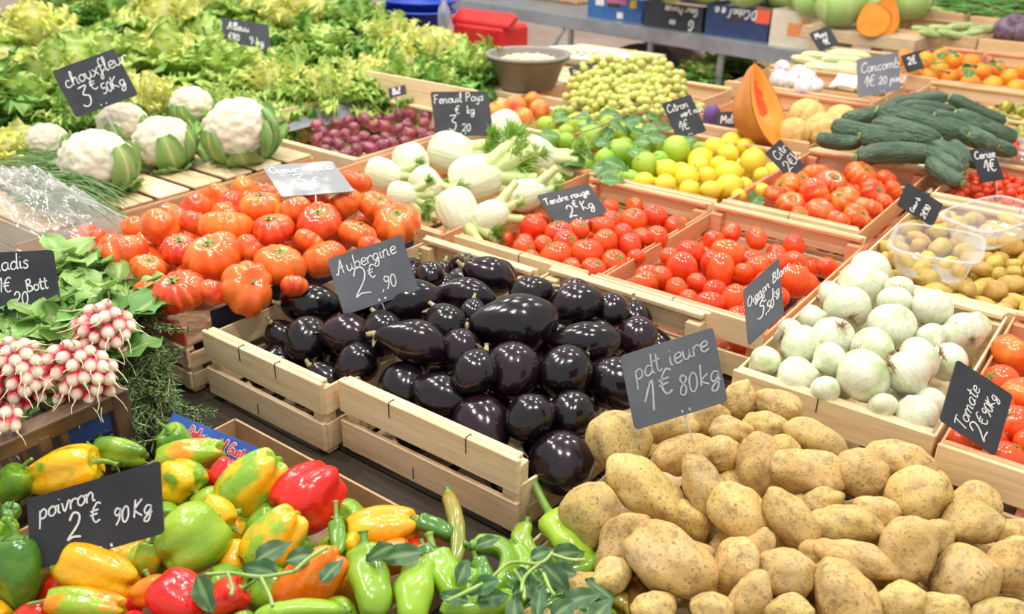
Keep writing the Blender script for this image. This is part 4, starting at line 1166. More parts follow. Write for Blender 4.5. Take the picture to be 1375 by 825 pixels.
# x, y, length, width, colour, lobes, stem angle, tilt, look
BL = [(88, 632, 108, 66, 'yellowgreen', 4, 15, 0, 'big yellow bell pepper with green patches above the sign'), (161, 607, 80, 38, 'green', 3, 170, 0, 'long green pepper below the brown plastic crate'),
      (238, 597, 62, 46, 'green', 3, 110, 30, 'green bell pepper with upright stem by the blue box'), (254, 613, 104, 48, 'greenorange', 3, 190, 0, 'green pepper ripening to orange beside the blue box'),
      (243, 646, 66, 62, 'yellowgreen', 4, 330, 20, 'yellow and green bell pepper right of the sign top'), (305, 638, 48, 44, 'red', 3, 250, 10, 'red pepper half hidden below the blue box lettering'),
      (337, 652, 112, 78, 'greenyellow', 4, 225, 5, 'striped green and yellow bell pepper left of the red one'), (415, 667, 104, 88, 'red', 4, 222, 35, 'glossy red bell pepper with green stem before the aubergine crate'),
      (255, 724, 104, 92, 'light', 3, 40, -45, 'lobed light green bell pepper right of the sign'), (131, 766, 122, 68, 'yellow', 3, 160, 0, 'wide yellow-orange bell pepper under the sign'),
      (24, 766, 112, 80, 'dark', 3, 95, 0, 'dark green bell pepper at the left edge below the sign'), (20, 650, 60, 50, 'green', 3, 60, 10, 'green bell pepper at the left edge above the sign'),
      (14, 690, 34, 28, 'dark', 3, 60, 40, 'small dark green pepper left of the sign'), (8, 712, 36, 30, 'green', 3, 60, 0, 'small green pepper at the left edge beside the sign'),
      (113, 812, 122, 46, 'greenorange', 3, 175, 0, 'long orange and green pepper at the bottom edge'), (236, 802, 84, 70, 'red', 3, 160, -20, 'red bell pepper at the bottom edge'),
      (305, 803, 64, 52, 'red', 3, 30, 0, 'dark red pepper behind a leaf at the bottom edge'), (200, 748, 54, 36, 'greenorange', 3, 80, 0, 'orange and green pepper peeping out right of the sign'),
      (203, 794, 54, 40, 'orange', 3, 20, 0, 'orange pepper between the yellow and the red at the bottom'), (291, 690, 56, 46, 'yellow', 3, 320, 10, 'small yellow bell pepper below the striped one'),
      (368, 726, 104, 72, 'greenyellow', 4, 230, 10, 'mottled green and yellow bell pepper beneath dark leaves'), (417, 779, 114, 72, 'orange', 3, 225, 5, 'orange bell pepper lying slanted near the bottom edge'),
      (512, 712, 106, 66, 'yellow', 4, 190, 5, 'bright yellow bell pepper before the aubergine crate'), (524, 748, 70, 50, 'orange', 3, 20, 0, 'orange pepper below the bright yellow one'),
      (472, 735, 40, 34, 'yellowgreen', 3, 120, 10, 'small yellowish pepper beside the bright yellow one'), (60, 700, 40, 34, 'red', 3, 60, 0, 'red pepper hidden behind the sign'),
      (170, 690, 60, 50, 'yellow', 3, 60, 0, 'yellow pepper hidden behind the sign')]
ST = settle([(b[0], b[1], b[3]) for b in BL], pep_surf, 2, None, rs=1.0, k=.85, cap=.6)
STEM0 = pstem_mesh(.60, .28, 0, .13)
for i, (x, y, l, w, kd, lo, a, t, lab) in enumerate(BL):
    p, r = ST[i]; r *= 1.14; L = round(l/w*2)/2; L = max(1.0, min(2.0, L))
    o = obj('bell_pepper', bell_for(kd, lo, L)); o.matrix_local = TRS(p, orient(imgdir(a, t), i*1.7), (r, r, r*(l/w)/L)); tag(o, lab, 'pepper', 'bell peppers in the front heap')
    c = obj('stem', STEM0, o); c.matrix_local = Matrix.Translation((0, 0, L*.74))
pile = Pile()
for p, r in ST: pile.add(p, r*1.1)
def mk(p, rr):
    o = obj('bell_pepper', bell_for(rr.choice(('green', 'yellow', 'red', 'light', 'orange')), 3, 1.0)); o.matrix_local = TRS(p, rq(rr), .033); tag(o, 'bell pepper', 'pepper', 'buried bell peppers')
    c = obj('stem', STEM0, o); c.matrix_local = Matrix.Translation((0, 0, .74))
fill(pile, 60, (-1.10, -.615, .13, .715), lambda x, y: pep_surf(x, y)-.005, .033, mk, 17, .78)
def long_pepper(pts, wid, kd, label, stem=.25, wav=.035, group='long green peppers and chillies', lift=.0, tipround=.5):
    """pts: pixels from stem to tip along the measured pepper"""
    P = [on(x, y, lambda X, Y: pep_surf(X, Y)+lift) for x, y in pts]
    o0 = P[len(P)//2].copy()
    S = smooth_pts([q-o0 for q in P], 8); n = len(S); r = px2m(wid, o0)/2
    rad = []
    for i in range(n):
        t = i/(n-1); f = min(1, (t/.10+.02)**.6) if t < .10 else 1
        e = max(0, 1-((t-.45)/.55)**2)**tipround if t > .45 else 1
        rad.append(r*f*max(.03, e)*(1+wav*math.sin(t*17+wid)))
    mb = MB(); V, Fc = tube(S, rad, 16); 
    V2 = []
    for j, v in enumerate(V):
        c = S[j//16]; th = (j % 16)/16*2*PI
        V2.append(c+(v-c)*(1+.13*math.cos(3*th+j//16*.16)+.16*mnoise.noise(v*38)))
    mb.add(V2, Fc)
    o = obj('long_pepper', mb.build('long_pepper', BELL[kd], True)); o.location = o0; tag(o, label, 'pepper', group)
    if stem:
        d = (S[0]-S[2]).normalized(); q = S[0]
        mb = MB(); L = stem*.1
        mb.tube(smooth_pts([q-d*.006, q+d*.004, q+d*L*.5+Vector((0, 0, L*.12)), q+d*L+Vector((0, 0, L*.35))], 4), [r*.62]*3+[r*.40]*3+[r*.2+.001]*4+[r*.2+.001]*2+[r*.3+.001], 9)
        obj('stem', mb.build('stem', M_PSTEM, True), o)
    return o
LP = [([(490, 737), (494, 770), (500, 805), (496, 830)], 52, 'green', 'crumpled long green pepper upright at the bottom middle', .2), ([(568, 762), (558, 785), (552, 815), (550, 840)], 50, 'light', 'smooth pale green pepper at the bottom edge', .2),
      ([(585, 748), (592, 765), (604, 790), (610, 806)], 44, 'light', 'crumpled pale green pepper with upright stem', .32), ([(602, 662), (612, 700), (614, 735), (607, 775)], 22, 'olive', 'slim green-brown chilli leaning on the crate', .08),
      ([(633, 733), (665, 735), (682, 752), (672, 785), (665, 800)], 28, 'green', 'hooked green chilli below the crate corner', .1), ([(452, 700), (453, 720), (456, 745)], 22, 'green', 'small green chilli beside the bright yellow pepper', .25),
      ([(744, 698), (758, 715), (772, 742), (790, 765)], 54, 'light', 'bright green pepper with long bent stem by the potatoes', .75), ([(706, 706), (700, 725), (714, 745), (738, 748)], 26, 'redgreen', 'curved chilli turning from green to red', .12),
      ([(740, 768), (775, 762), (815, 752)], 34, 'green', 'shiny green chilli lying level below the bright one', .1), ([(780, 815), (808, 802), (832, 790)], 34, 'dark', 'dark green pepper lying at the bottom edge', .1),
      ([(850, 778), (856, 800), (854, 835)], 30, 'brown', 'wrinkled red-brown chilli against the potatoes', .45), ([(705, 808), (650, 812), (590, 820)], 34, 'light', 'long pale green chilli along the bottom edge', .2),
      ([(460, 822), (400, 818), (340, 828)], 26, 'light', 'pale green chilli at the bottom edge below the orange pepper', .1), ([(670, 780), (690, 792), (705, 800)], 30, 'dark', 'small dark green chilli under the stalks', .1),
      ([(560, 700), (590, 712), (610, 722)], 26, 'dark', 'dark green chilli tucked below the crate', .1), ([(720, 815), (745, 790), (770, 780)], 26, 'dark', 'dark green chilli under the leaves near the potatoes', .1),
      ([(700, 760), (720, 775), (735, 800)], 24, 'dark', 'slim dark chilli behind the branching stalk', .1), ([(760, 800), (735, 812), (700, 826)], 28, 'green', 'green chilli along the bottom edge near the potatoes', .1),
      ([(800, 776), (825, 770), (838, 785)], 24, 'dark', 'short dark chilli touching the potatoes', .1), ([(640, 752), (650, 775), (640, 800)], 24, 'dark', 'dark chilli standing beside the hooked one', .1),
      ([(690, 735), (705, 755), (700, 775)], 22, 'green', 'small green chilli below the crate corner', .1), ([(820, 800), (845, 815), (850, 830)], 26, 'redgreen', 'reddish chilli at the bottom edge beside the potatoes', .1),
      ([(570, 735), (580, 745), (600, 742)], 20, 'dark', 'dark chilli tip behind the crumpled pale pepper', .1), ([(780, 818), (800, 826), (830, 828)], 26, 'dark', 'dark chilli at the very bottom edge', .1),
      ([(640, 770), (620, 790), (640, 808)], 30, 'green', 'green chilli deep among the stalks', .1)]
for i, (P, w, kd, lab, st) in enumerate(LP): long_pepper(P, w, kd, lab, st, lift=.012)
PLEAF = [leaf_mesh('pepper_leaf', .055, .014, M_PLEAF, 6, 8, .2, .2, .003, 2, seed=s) for s in (3, 4)]
rr0 = random.Random(21)
for i, (x, y, a, s, lab) in enumerate([(551, 742, 10, 1.0, 'beside the orange pepper'), (375, 734, 40, .9, 'on the mottled pepper'), (416, 745, 20, .8, 'above the slanted orange pepper'), (340, 762, 160, .9, 'left of the slanted orange pepper'), (276, 806, -60, .9, 'on the dark red pepper'),
        (772, 741, 15, .9, 'on the bright green pepper'), (755, 782, -50, .9, 'below the bright green pepper'), (765, 812, 40, .8, 'at the bottom edge near the potatoes'), (602, 800, 160, .7, 'beside the crumpled pale pepper'), (640, 790, 200, .8, 'among the stalks'), (700, 770, 120, .7, 'under the stalks'), (790, 800, 20, .9, 'on the dark green pepper'), (725, 800, 80, .7, 'between the stalks and the bottom edge'), (660, 725, 20, .6, 'below the crate corner'), (715, 785, 30, .8, 'in front of the stalk fork'), (745, 765, 160, .8, 'left of the shiny chilli'), (690, 812, 100, .8, 'at the bottom edge under the stalk'), (810, 815, 60, .9, 'at the bottom edge right of the stalk'), (625, 760, 60, .7, 'left of the hooked chilli'), (670, 800, 20, .8, 'on the long pale chilli'), (800, 785, 130, .8, 'beside the short dark chilli'), (735, 740, 30, .7, 'on the curved chilli'), (500, 745, 200, .8, 'on top of the crumpled long pepper'), (450, 760, 60, .7, 'right of the slanted orange pepper')]):
    p = on(x, y, lambda X, Y: pep_surf(X, Y)+.042)
    d = imgdir(a, 0); n_ = (Vector((0, 0, .7))-FWD*.6+RIGHT*rr0.uniform(-.4, .4)).normalized(); d = (d-n_*d.dot(n_)).normalized(); xx = d.cross(n_)
    o = obj('pepper_leaf', PLEAF[i % 2]); o.matrix_local = Matrix(((xx.x, d.x, n_.x, p.x), (xx.y, d.y, n_.y, p.y), (xx.z, d.z, n_.z, p.z), (0, 0, 0, 1))) @ Matrix.Translation((0, -.035*s, 0)) @ Matrix.Diagonal((s, s, s, 1))
    tag(o, 'dark green pepper leaf %s' % lab, 'leaf', 'leaves among the peppers')
def stalks(label, lines, rad, surf, m_, name='pepper_stalk'):
    root = None
    mb = MB()
    for P in lines: mb.tube(smooth_pts([on(x, y, surf) for x, y in P], 5), rad, 7)
    o = obj(name, mb.build(name, m_, True)); tag(o, label, 'stalk'); return o
M_CSTALK = mat('green_pepper_stalk', (.24, .38, .08), (.36, .50, .14), scale=30, rough=.5)
st_s = lambda X, Y: pep_surf(X, Y)+.05
stalks('branching pale green pepper stalk lying over the chillies', [[(600, 808), (655, 780), (685, 756), (725, 757), (742, 742)], [(725, 757), (705, 775), (700, 795)], [(690, 765), (702, 785), (704, 805)], [(728, 765), (738, 790), (745, 800)], [(742, 745), (765, 752), (786, 752)]], .0024, st_s, M_CSTALK)
stalks('branching green pepper stalk over the orange pepper', [[(276, 772), (310, 770), (350, 775), (395, 768)], [(305, 768), (312, 790), (310, 800)], [(350, 775), (362, 800), (366, 815)], [(395, 768), (415, 750), (440, 735)]], .0024, st_s, M_CSTALK)

# ------------------------------------------------------------------ brown plastic crate with radishes
M_BROWN = mat('brown_plastic', (.105, .058, .034), (.15, .088, .055), scale=30, rough=.38, rnd=.06)
M_BLUEP = mat('blue_plastic_panel', (.02, .055, .20), (.03, .08, .26), scale=20, rough=.4, rnd=0)
pc = empty('plastic_crate', (-1.47, .31, TZ)); tag(pc, 'brown plastic crate with upright slats under the radish bunches', 'crate')
CW, CD, CHH = .52, .60, .132
for s in (-1, 1):
    for zz, tt in ((CHH-.012, .024), (.012, .024)):
        board('rail', pc, (s*(CW/2-.009), 0, zz), CD, .018, tt, M_BROWN, PI/2)
        board('rail', pc, (0, s*(CD/2-.009), zz), CW-.038, .018, tt, M_BROWN)
    board('rim', pc, (s*(CW/2-.012), 0, CHH+.003), CD+.004, .034, .006, M_BROWN, PI/2)
    n = 21
    for k in range(n):
        if s > 0 and k > 15: continue
        board('slat', pc, (s*(CW/2-.009), -CD/2+.03+k*(CD-.06)/(n-1), CHH/2), .010, .010, CHH-.048, M_BROWN)
    for k in range(5):
        board('slat', pc, (-CW/2+.08+k*.09, s*(CD/2-.009), CHH/2), .02, .010, CHH-.048, M_BROWN)
    for t in (-1, 1):
        board('corner_post', pc, (s*(CW/2-.012), t*(CD/2-.012), CHH/2), .028, .028, CHH-.002, M_BROWN)
board('divider', pc, (CW/2-.006, .165, CHH/2), .014, .018, CHH-.03, M_BROWN)
board('divider', pc, (CW/2-.006, .195, CHH/2), .010, .012, CHH-.03, M_BROWN)
board('blue_panel', pc, (CW/2-.010, .236, .090), .070, .006, .040, M_BLUEP, PI/2)
board('blue_panel', pc, (CW/2-.010, .236, .044), .070, .006, .042, M_BLUEP, PI/2)
board('crate_bottom', pc, (0, 0, .004), CW-.05, CD-.05, .006, M_BROWN)
def radish_mat():
    m, nt, b = nodes('red_and_white_radish_skin')
    tc = nt.nodes.new('ShaderNodeTexCoord'); sp = nt.nodes.new('ShaderNodeSeparateXYZ'); nt.links.new(tc.outputs['Object'], sp.inputs[0])
    nz = noise(nt, coord(nt), 3, 3)
    ad = N(nt, 'ShaderNodeMath', operation='MULTIPLY_ADD'); ad.inputs[1].default_value = .9; nt.links.new(nz, ad.inputs[0]); nt.links.new(sp.outputs[2], ad.inputs[2])
    mr = N(nt, 'ShaderNodeMapRange'); mr.inputs['From Min'].default_value = -1.6; mr.inputs['From Max'].default_value = 2.4; nt.links.new(ad.outputs[0], mr.inputs[0])
    col = ramp(nt, mr.outputs[0], [(.26, (.84, .76, .58)), (.38, (.80, .48, .42)), (.52, (.66, .035, .075))])
    nt.links.new(rand_val(nt, col, .06), b.inputs['Base Color']); b.inputs['Roughness'].default_value = .3
    return m
M_RAD = radish_mat()
M_RADROOT = mat('radish_root_thread', (.80, .66, .50), (.62, .58, .30), scale=20, rough=.6)
RADM = mesh('radish', *body(16, 12, lambda th, s: (math.sin(PI*s)**.55*math.cos(th)*(.9+.1*s), math.sin(PI*s)**.55*math.sin(th)*(.9+.1*s), 1.5-3.0*s)), M_RAD)
mbr = MB(); mbr.tube(smooth_pts([(0, 0, -1.4), (.05, 0, -2.0), (.3, .2, -3.0), (.2, .6, -4.4)], 3), [.16]*3+[.09]*3+[.06]*3+[.03], 5)
RADROOT = mbr.build('root_thread', M_RADROOT, True)
M_RLEAF = leafmat('radish_leaf', [(0, (.40, .52, .18)), (.25, (.10, .26, .05)), (1, (.16, .36, .08))], rough=.5, trans=.2)
M_MACHE = leafmat('salad_leaf', [(0, (.62, .72, .34)), (.3, (.26, .48, .11)), (1, (.36, .58, .17))], rough=.42, trans=.2)
RLEAF = [leaf_mesh('radish_leaf', .13, .030, M_RLEAF, 6, 9, .2, .35, .006, 3, shape='spoon', seed=s) for s in (1, 2)]
MLEAF = [leaf_mesh('salad_leaf', .085, .028, M_MACHE, 6, 8, .3, .4, .005, 2, shape='spoon', base=.2, seed=s) for s in (1, 2, 3)]
def radish_bunch(label, cx, cy, rx, ry, n, seed, z=.99, tie=(0, 1)):
    r = random.Random(seed); c0 = at_z(cx, cy, z)
    root = empty('radish_bunch', c0); tag(root, label, 'radish', 'bunches of radishes')
    pts = []
    for _ in range(4000):
        a = r.uniform(0, 6.28); q = math.sqrt(r.random()); x, y = q*math.cos(a), q*math.sin(a)
        if all(((x-u)*rx)**2+((y-v)*ry)**2 > 15.0**2 for u, v in pts): pts.append((x, y))
        if len(pts) >= n: break
    dep = depth(c0)
    for x, y in pts:
        bul = math.sqrt(max(0, 1-x*x-y*y))
        p = at_d(cx+x*rx, cy+y*ry, dep-.05*bul)-c0
        tipd = (-FWD*(.25+.55*bul)+RIGHT*(x*.9+.15)-UP*(y*.7+.55)).normalized()
        rad = r.uniform(17, 20)/2*dep/FPX
        o = obj('radish', RADM, root); o.matrix_local = TRS(p-tipd*rad*1.2, orient(-tipd+Vector((r.uniform(-.25, .25), r.uniform(-.25, .25), r.uniform(-.2, .2))), r.uniform(0, 6)), rad)
        q = obj('root_thread', RADROOT, o)
    for k in range(12):
        d = (UP*.5+FWD*.7+RIGHT*r.uniform(-.8, .8)+Vector((0, 0, r.uniform(0, .4)))).normalized(); n_ = (Vector((0, 0, 1))+RIGHT*r.uniform(-.5, .5)).normalized(); n_ = (n_-d*n_.dot(d)).normalized(); xx = d.cross(n_)
        p = RIGHT*r.uniform(-.6, .6)*rx*dep/FPX+FWD*.03
        o = obj('leaf', RLEAF[k % 2], root); o.matrix_local = Matrix(((xx.x, d.x, n_.x, p.x), (xx.y, d.y, n_.y, p.y), (xx.z, d.z, n_.z, p.z), (0, 0, 0, 1)))
    return root
radish_bunch('bunch of red and white radishes in front of the rosemary', 138, 449, 46, 42, 28, 1, .985)
radish_bunch('wide bunch of radishes above the brown crate slats', 96, 508, 64, 48, 40, 2, .965)
radish_bunch('bunch of radishes cut off by the left edge', 18, 512, 52, 58, 40, 3, .965)
radish_bunch('few radishes at the left edge near the crate rim', 4, 570, 30, 26, 8, 4, .945)
def leafpile(label, name, leaves, spots, group, cat, dz=.0, s0=1.0, seed=0, n=14, spread=.05):
    r = random.Random(seed)
    for i, (x, y, z, lab) in enumerate(spots):
        c0 = at_z(x, y, z); root = empty(name, c0); tag(root, label % lab, cat, group)
        for k in range(n):
            a = r.uniform(0, 6.28); el = r.uniform(.1, 1.2)
            d = Vector((math.cos(a)*math.cos(el), math.sin(a)*math.cos(el), math.sin(el))); n_ = Vector((-math.cos(a)*math.sin(el), -math.sin(a)*math.sin(el), math.cos(el))); xx = d.cross(n_)
            p = Vector((r.uniform(-spread, spread), r.uniform(-spread, spread), r.uniform(-.02, .01))); s = s0*r.uniform(.7, 1.1)
            o = obj('leaf', leaves[k % len(leaves)], root); o.matrix_local = Matrix(((xx.x, d.x, n_.x, p.x), (xx.y, d.y, n_.y, p.y), (xx.z, d.z, n_.z, p.z), (0, 0, 0, 1))) @ Matrix.Diagonal((s, s, s, 1))
leafpile('loose tuft of green salad leaves %s', 'salad_tuft', MLEAF, [(100, 365, .99, 'beside the sign top'), (135, 375, .98, 'nearest to the beef tomatoes'), (95, 405, .98, 'right of the black sign'), (150, 400, .97, 'above the front radish bunch'), (45, 445, .97, 'below the black sign'), (85, 440, .97, 'behind the wide radish bunch'), (10, 440, .97, 'below the sign at the left edge'), (115, 425, .97, 'behind the front radish bunch'), (60, 380, .98, 'behind the black sign'), (20, 390, .98, 'behind the black sign at the left')], 'salad leaves around the radishes', 'salad', n=16, spread=.045)

# ------------------------------------------------------------------ rosemary, chives, dill
M_ROSE = leafmat('rosemary_needle', [(0, (.06, .13, .045)), (1, (.13, .22, .08))], rough=.55, trans=.05, rnd=.2)
def sprig_mesh(seed, L=.13):
    r = random.Random(seed); mb = MB()
    S = smooth_pts([(0, 0, 0), (r.uniform(-.01, .01), L*.4, .012), (r.uniform(-.02, .02), L*.8, .006), (r.uniform(-.03, .03), L, -.004)], 5)
    mb.tube(S, .0013, 5)
    nd = MB()
    for k in range(90):
        t = k/90; c = S[min(len(S)-1, int(t*(len(S)-1)))]; a = k*2.4; e = r.uniform(.5, 1.1)
        d = Vector((math.cos(a)*math.sin(e), math.cos(e), math.sin(a)*math.sin(e))); l = r.uniform(.014, .026)*(1-.4*t); q = d.cross(Vector((r.uniform(-1, 1), r.uniform(-1, 1), 1))).normalized()*.0013
        nd.add([c-q, c+q, c+d*l*.6+q, c+d*l, c+d*l*.6-q], [(0, 1, 2, 3, 4)], [0, 0, .6, 1, .6])
    return mb.build('stem', M_GSTEM, True), nd.build('needles', M_ROSE, False, True)
SPR = [sprig_mesh(s) for s in range(3)]
rr0 = random.Random(31)
RS = []
for i in range(84):
    t = rr0.random()
    RS.append((160+52*t+rr0.uniform(-26, 22), 385+195*t+rr0.uniform(-22, 22)))
rk = rows(RS, 24)
ros_s = lambda x, y: .90 if y > .66 else .86
for i, (x, y) in enumerate(RS):
    p = at_z(x, y, .965-.12*max(0, (y-400)/190)); a = math.radians(rr0.uniform(-110, 25))
    d = Vector((math.cos(a), math.sin(a), rr0.uniform(-.5, .1))).normalized(); n_ = Vector((0, 0, 1)); n_ = (n_-d*d.z).normalized(); xx = d.cross(n_)
    root = empty('rosemary_sprig', M=Matrix(((xx.x, d.x, n_.x, p.x), (xx.y, d.y, n_.y, p.y), (xx.z, d.z, n_.z, p.z), (0, 0, 0, 1)))); tag(root, 'dark rosemary sprig, %s' % rowtext(rk[i]), 'rosemary', 'rosemary sprigs beside the radishes')
    a_, b_ = SPR[i % 3]; obj('stem', a_, root); nd = obj('needles', b_, root); nd['kind'] = 'stuff'
# a dark heap below carries them
M_CHIVE = leafmat('chive_blade', [(0, (.10, .20, .06)), (1, (.20, .34, .12))], rough=.5, trans=.1, rnd=.2)
def blades(name, label, cat, a, b, n, L, seed, z, m_, w=.0014, sag=.02):
    r = random.Random(seed); mb = MB()
    for k in range(n):
        x = a[0]+(b[0]-a[0])*r.random()+r.uniform(-14, 14); y = a[1]+(b[1]-a[1])*r.random()+r.uniform(-16, 16)
        p = at_z(x, y, z+r.uniform(-.02, .03)); d = (RIGHT*r.uniform(.6, 1)-UP*r.uniform(.2, .7)+FWD*r.uniform(-.3, .3)); d.z *= .3; d.normalize(); l = L*r.uniform(.6, 1.1)
        S = smooth_pts([p, p+d*l*.35+Vector((0, 0, .012)), p+d*l*.7+Vector((r.uniform(-.01, .01), 0, 0)), p+d*l+Vector((r.uniform(-.02, .02), r.uniform(-.02, .02), -sag))], 3)
        V, Fc = tube(S, [w]*(len(S)-2)+[w*.7, w*.2], 4, False); mb.add(V, Fc, [r.random()]*len(V))
    o = obj(name, mb.build(name, m_, True, True)); tag(o, label, cat, None, 'stuff'); return o
blades('chive_bundle', 'bundle of thin dark green chives beside the cauliflowers', 'chives', (0, 212), (95, 262), 340, .17, 5, .995, M_CHIVE)

# ------------------------------------------------------------------ clear plastic bag over the chives
def film_mat(name, alpha, tint=(.92, .94, .95)):
    m, nt, b = nodes(name)
    nt.nodes.remove(b)
    tr = nt.nodes.new('ShaderNodeBsdfTransparent'); tr.inputs[0].default_value = (.97, .975, .98, 1)
    gl = nt.nodes.new('ShaderNodeBsdfGlossy'); gl.inputs['Roughness'].default_value = .12
    df = nt.nodes.new('ShaderNodeBsdfDiffuse'); df.inputs[0].default_value = (*tint, 1)
    m1 = nt.nodes.new('ShaderNodeMixShader'); m1.inputs[0].default_value = .5
    nt.links.new(gl.outputs[0], m1.inputs[1]); nt.links.new(df.outputs[0], m1.inputs[2])
    fr = nt.nodes.new('ShaderNodeLayerWeight'); fr.inputs[0].default_value = .35
    mp = N(nt, 'ShaderNodeMapRange'); mp.inputs['To Min'].default_value = alpha; mp.inputs['To Max'].default_value = min(1, alpha+.55); nt.links.new(fr.outputs['Facing'], mp.inputs[0])
    mx = nt.nodes.new('ShaderNodeMixShader'); nt.links.new(mp.outputs[0], mx.inputs[0]); nt.links.new(tr.outputs[0], mx.inputs[1]); nt.links.new(m1.outputs[0], mx.inputs[2])
    nt.links.new(mx.outputs[0], nt.nodes['Material Output'].inputs['Surface'])
    return m
M_FILM = film_mat('clear_plastic_film', .12)
M_TUB = film_mat('clear_tub_plastic', .20)
def bag():
    c0 = at_z(35, 322, .955); nu, nv = 60, 40; V = []
    ex = (at_z(135, 330, .955)-at_z(-60, 322, .955)); L = ex.length; ex.normalize(); ey = Vector((-ex.y, ex.x, 0))
    for j in range(nv+1):
        for i in range(nu+1):
            u, v = i/nu*2-1, j/nv*2-1
            k = max(0, 1-abs(u)**2.4)*max(0, 1-abs(v)**2.4)
            h = .11*k**.7*(1-.25*u)
            q = Vector((u*2.2, v*2.2, 0)); fold = .020*abs(mnoise.noise(q*1.5))+.012*abs(mnoise.noise(q*4+Vector((7, 3, 1))))+.012*abs(math.sin(6*math.atan2(v+.1, u+.4)))*k
            V.append(c0+ex*(u*L*.56)+ey*(v*.15)+Vector((0, 0, h+fold*k*2.2)))
    Fc = [(j*(nu+1)+i, j*(nu+1)+i+1, (j+1)*(nu+1)+i+1, (j+1)*(nu+1)+i) for j in range(nv) for i in range(nu)]
    o = obj('plastic_bag', mesh('plastic_bag', V, Fc, M_FILM)); tag(o, 'crumpled clear plastic bag at the left edge above the black sign', 'plastic bag')
bag()
# ------------------------------------------------------------------ fennel
def fennel_bulb():
    def fn(th, s):
        p = PI*s
        rr = math.sin(p)**.75*(1-.30*(1-s)**2)*(1+.05*abs(math.cos(3.5*th))*(1-s))
        return (rr*math.cos(th)*1.0, rr*math.sin(th)*.72, 1.15*math.cos(p)-.12*math.exp(-((PI-p)/.4)**2)*-1)
    V, Fc = body(36, 22, fn)
    return mesh('bulb', V, Fc, M_FENNEL)
FBULB = fennel_bulb()
def stalk_mesh(seed):
    r = random.Random(seed); mb = MB()
    mb.tube(smooth_pts([(0, 0, -.55), (0, 0, .2), (.05, .03, .8), (.08, .06, 1.25)], 4), [.34]*4+[.26]*4+[.21]*4+[.20], 10)
    return mb.build('stalk', M_FSTALK, True)
FSTALK = [stalk_mesh(1), stalk_mesh(2)]
def frond_mesh(seed):
    r = random.Random(seed); mb = MB()
    for k in range(80):
        a = r.uniform(0, 6.28); e = r.uniform(.2, 1.3); d = Vector((math.cos(a)*math.sin(e), math.sin(a)*math.sin(e), math.cos(e))); l = r.uniform(.3, .85)
        q = d.orthogonal().normalized()*.020; b = Vector((r.uniform(-.15, .15), r.uniform(-.15, .15), r.uniform(0, .3)))
        mb.add([b-q, b+q, b+d*l*.6+q*1.4, b+d*l, b+d*l*.6-q*1.4], [(0, 1, 2, 3, 4)], [0, 0, .5, 1, .5])
        for j in range(3):
            c = b+d*l*(.4+.2*j); dd = (d+Vector((r.uniform(-1, 1), r.uniform(-1, 1), r.uniform(-1, 1)))).normalized(); q2 = dd.orthogonal().normalized()*.012
            mb.add([c-q2, c+q2, c+dd*.2], [(0, 1, 2)], [.3, .3, 1])
    return mb.build('frond', M_FROND, False, True)
FROND = [frond_mesh(1), frond_mesh(2)]
fen_surf = lambda x, y: .945+.04*bumpf(x, y, -1.95, -1.15, 1.3, 2.2)
FEN = [(552, 220, 46, -70, 15, 4, 'round fennel bulb with stalks hanging down'), (514, 234, 40, -20, 0, 4, 'leftmost fennel bulb beside the beef tomatoes'), (606, 206, 54, -20, 20, 5, 'stout trimmed fennel bulb under the fennel sign'),
       (640, 240, 62, 12, 8, 7, 'big fennel bulb with fanned stalks in the middle'), (614, 283, 52, -70, 15, 4, 'fennel bulb at the front corner of its crate'), (679, 173, 42, -70, 15, 4, 'fennel bulb right of the fennel sign'),
       (718, 210, 50, -28, 8, 5, 'fennel bulb with stalks fanned over the crate edge'), (708, 262, 42, 12, 0, 3, 'fennel bulb with one long stalk beside the tomato sign'), (572, 246, 38, -45, 5, 4, 'small fennel bulb below the round one'), (660, 290, 40, 25, 0, 3, 'small fennel bulb at the front edge of its crate'),
       (540, 262, 34, -10, 0, 4, 'fennel bulb hidden under green fronds'), (690, 225, 36, 60, 0, 4, 'fennel bulb hidden behind the fanned one')]
ST = settle(FEN, fen_surf, 2, None, k=.8, cap=.5)
for i, (x, y, w, a, t, ns, lab) in enumerate(FEN):
    p, r = ST[i]; r *= 1.14
    M0 = orient(imgdir(a, t), 0); rr = random.Random(i)
    fl_ = M0.to_3x3().inverted() @ (-FWD); sp = math.atan2(fl_.y, fl_.x)-PI/2      # the flat of the bulb looks out
    root = empty('fennel_bulb', M=TRS(p, M0 @ Matrix.Rotation(sp, 4, 'Z'), r)); tag(root, lab, 'fennel', 'fennel bulbs in the crate')
    obj('bulb', FBULB, root)
    for k in range(ns):
        u = (k-(ns-1)/2)/max(1, ns-1)*2
        o = obj('stalk', FSTALK[k % 2], root); o.matrix_local = TRS((u*.46, rr.uniform(-.15, .15), .70), orient((u*.6, rr.uniform(-.2, .2), 1), rr.uniform(0, 6)), (1.1, 1.1, rr.uniform(.95, 1.4)))
        if k % 3 != 2:
            f = obj('frond', FROND[k % 2], root); f['kind'] = 'stuff'; f.matrix_local = TRS((u*1.1, rr.uniform(-.2, .3), 1.5), orient((u*.8, rr.uniform(-.5, .5), 1), rr.uniform(0, 6)), rr.uniform(.9, 1.3))

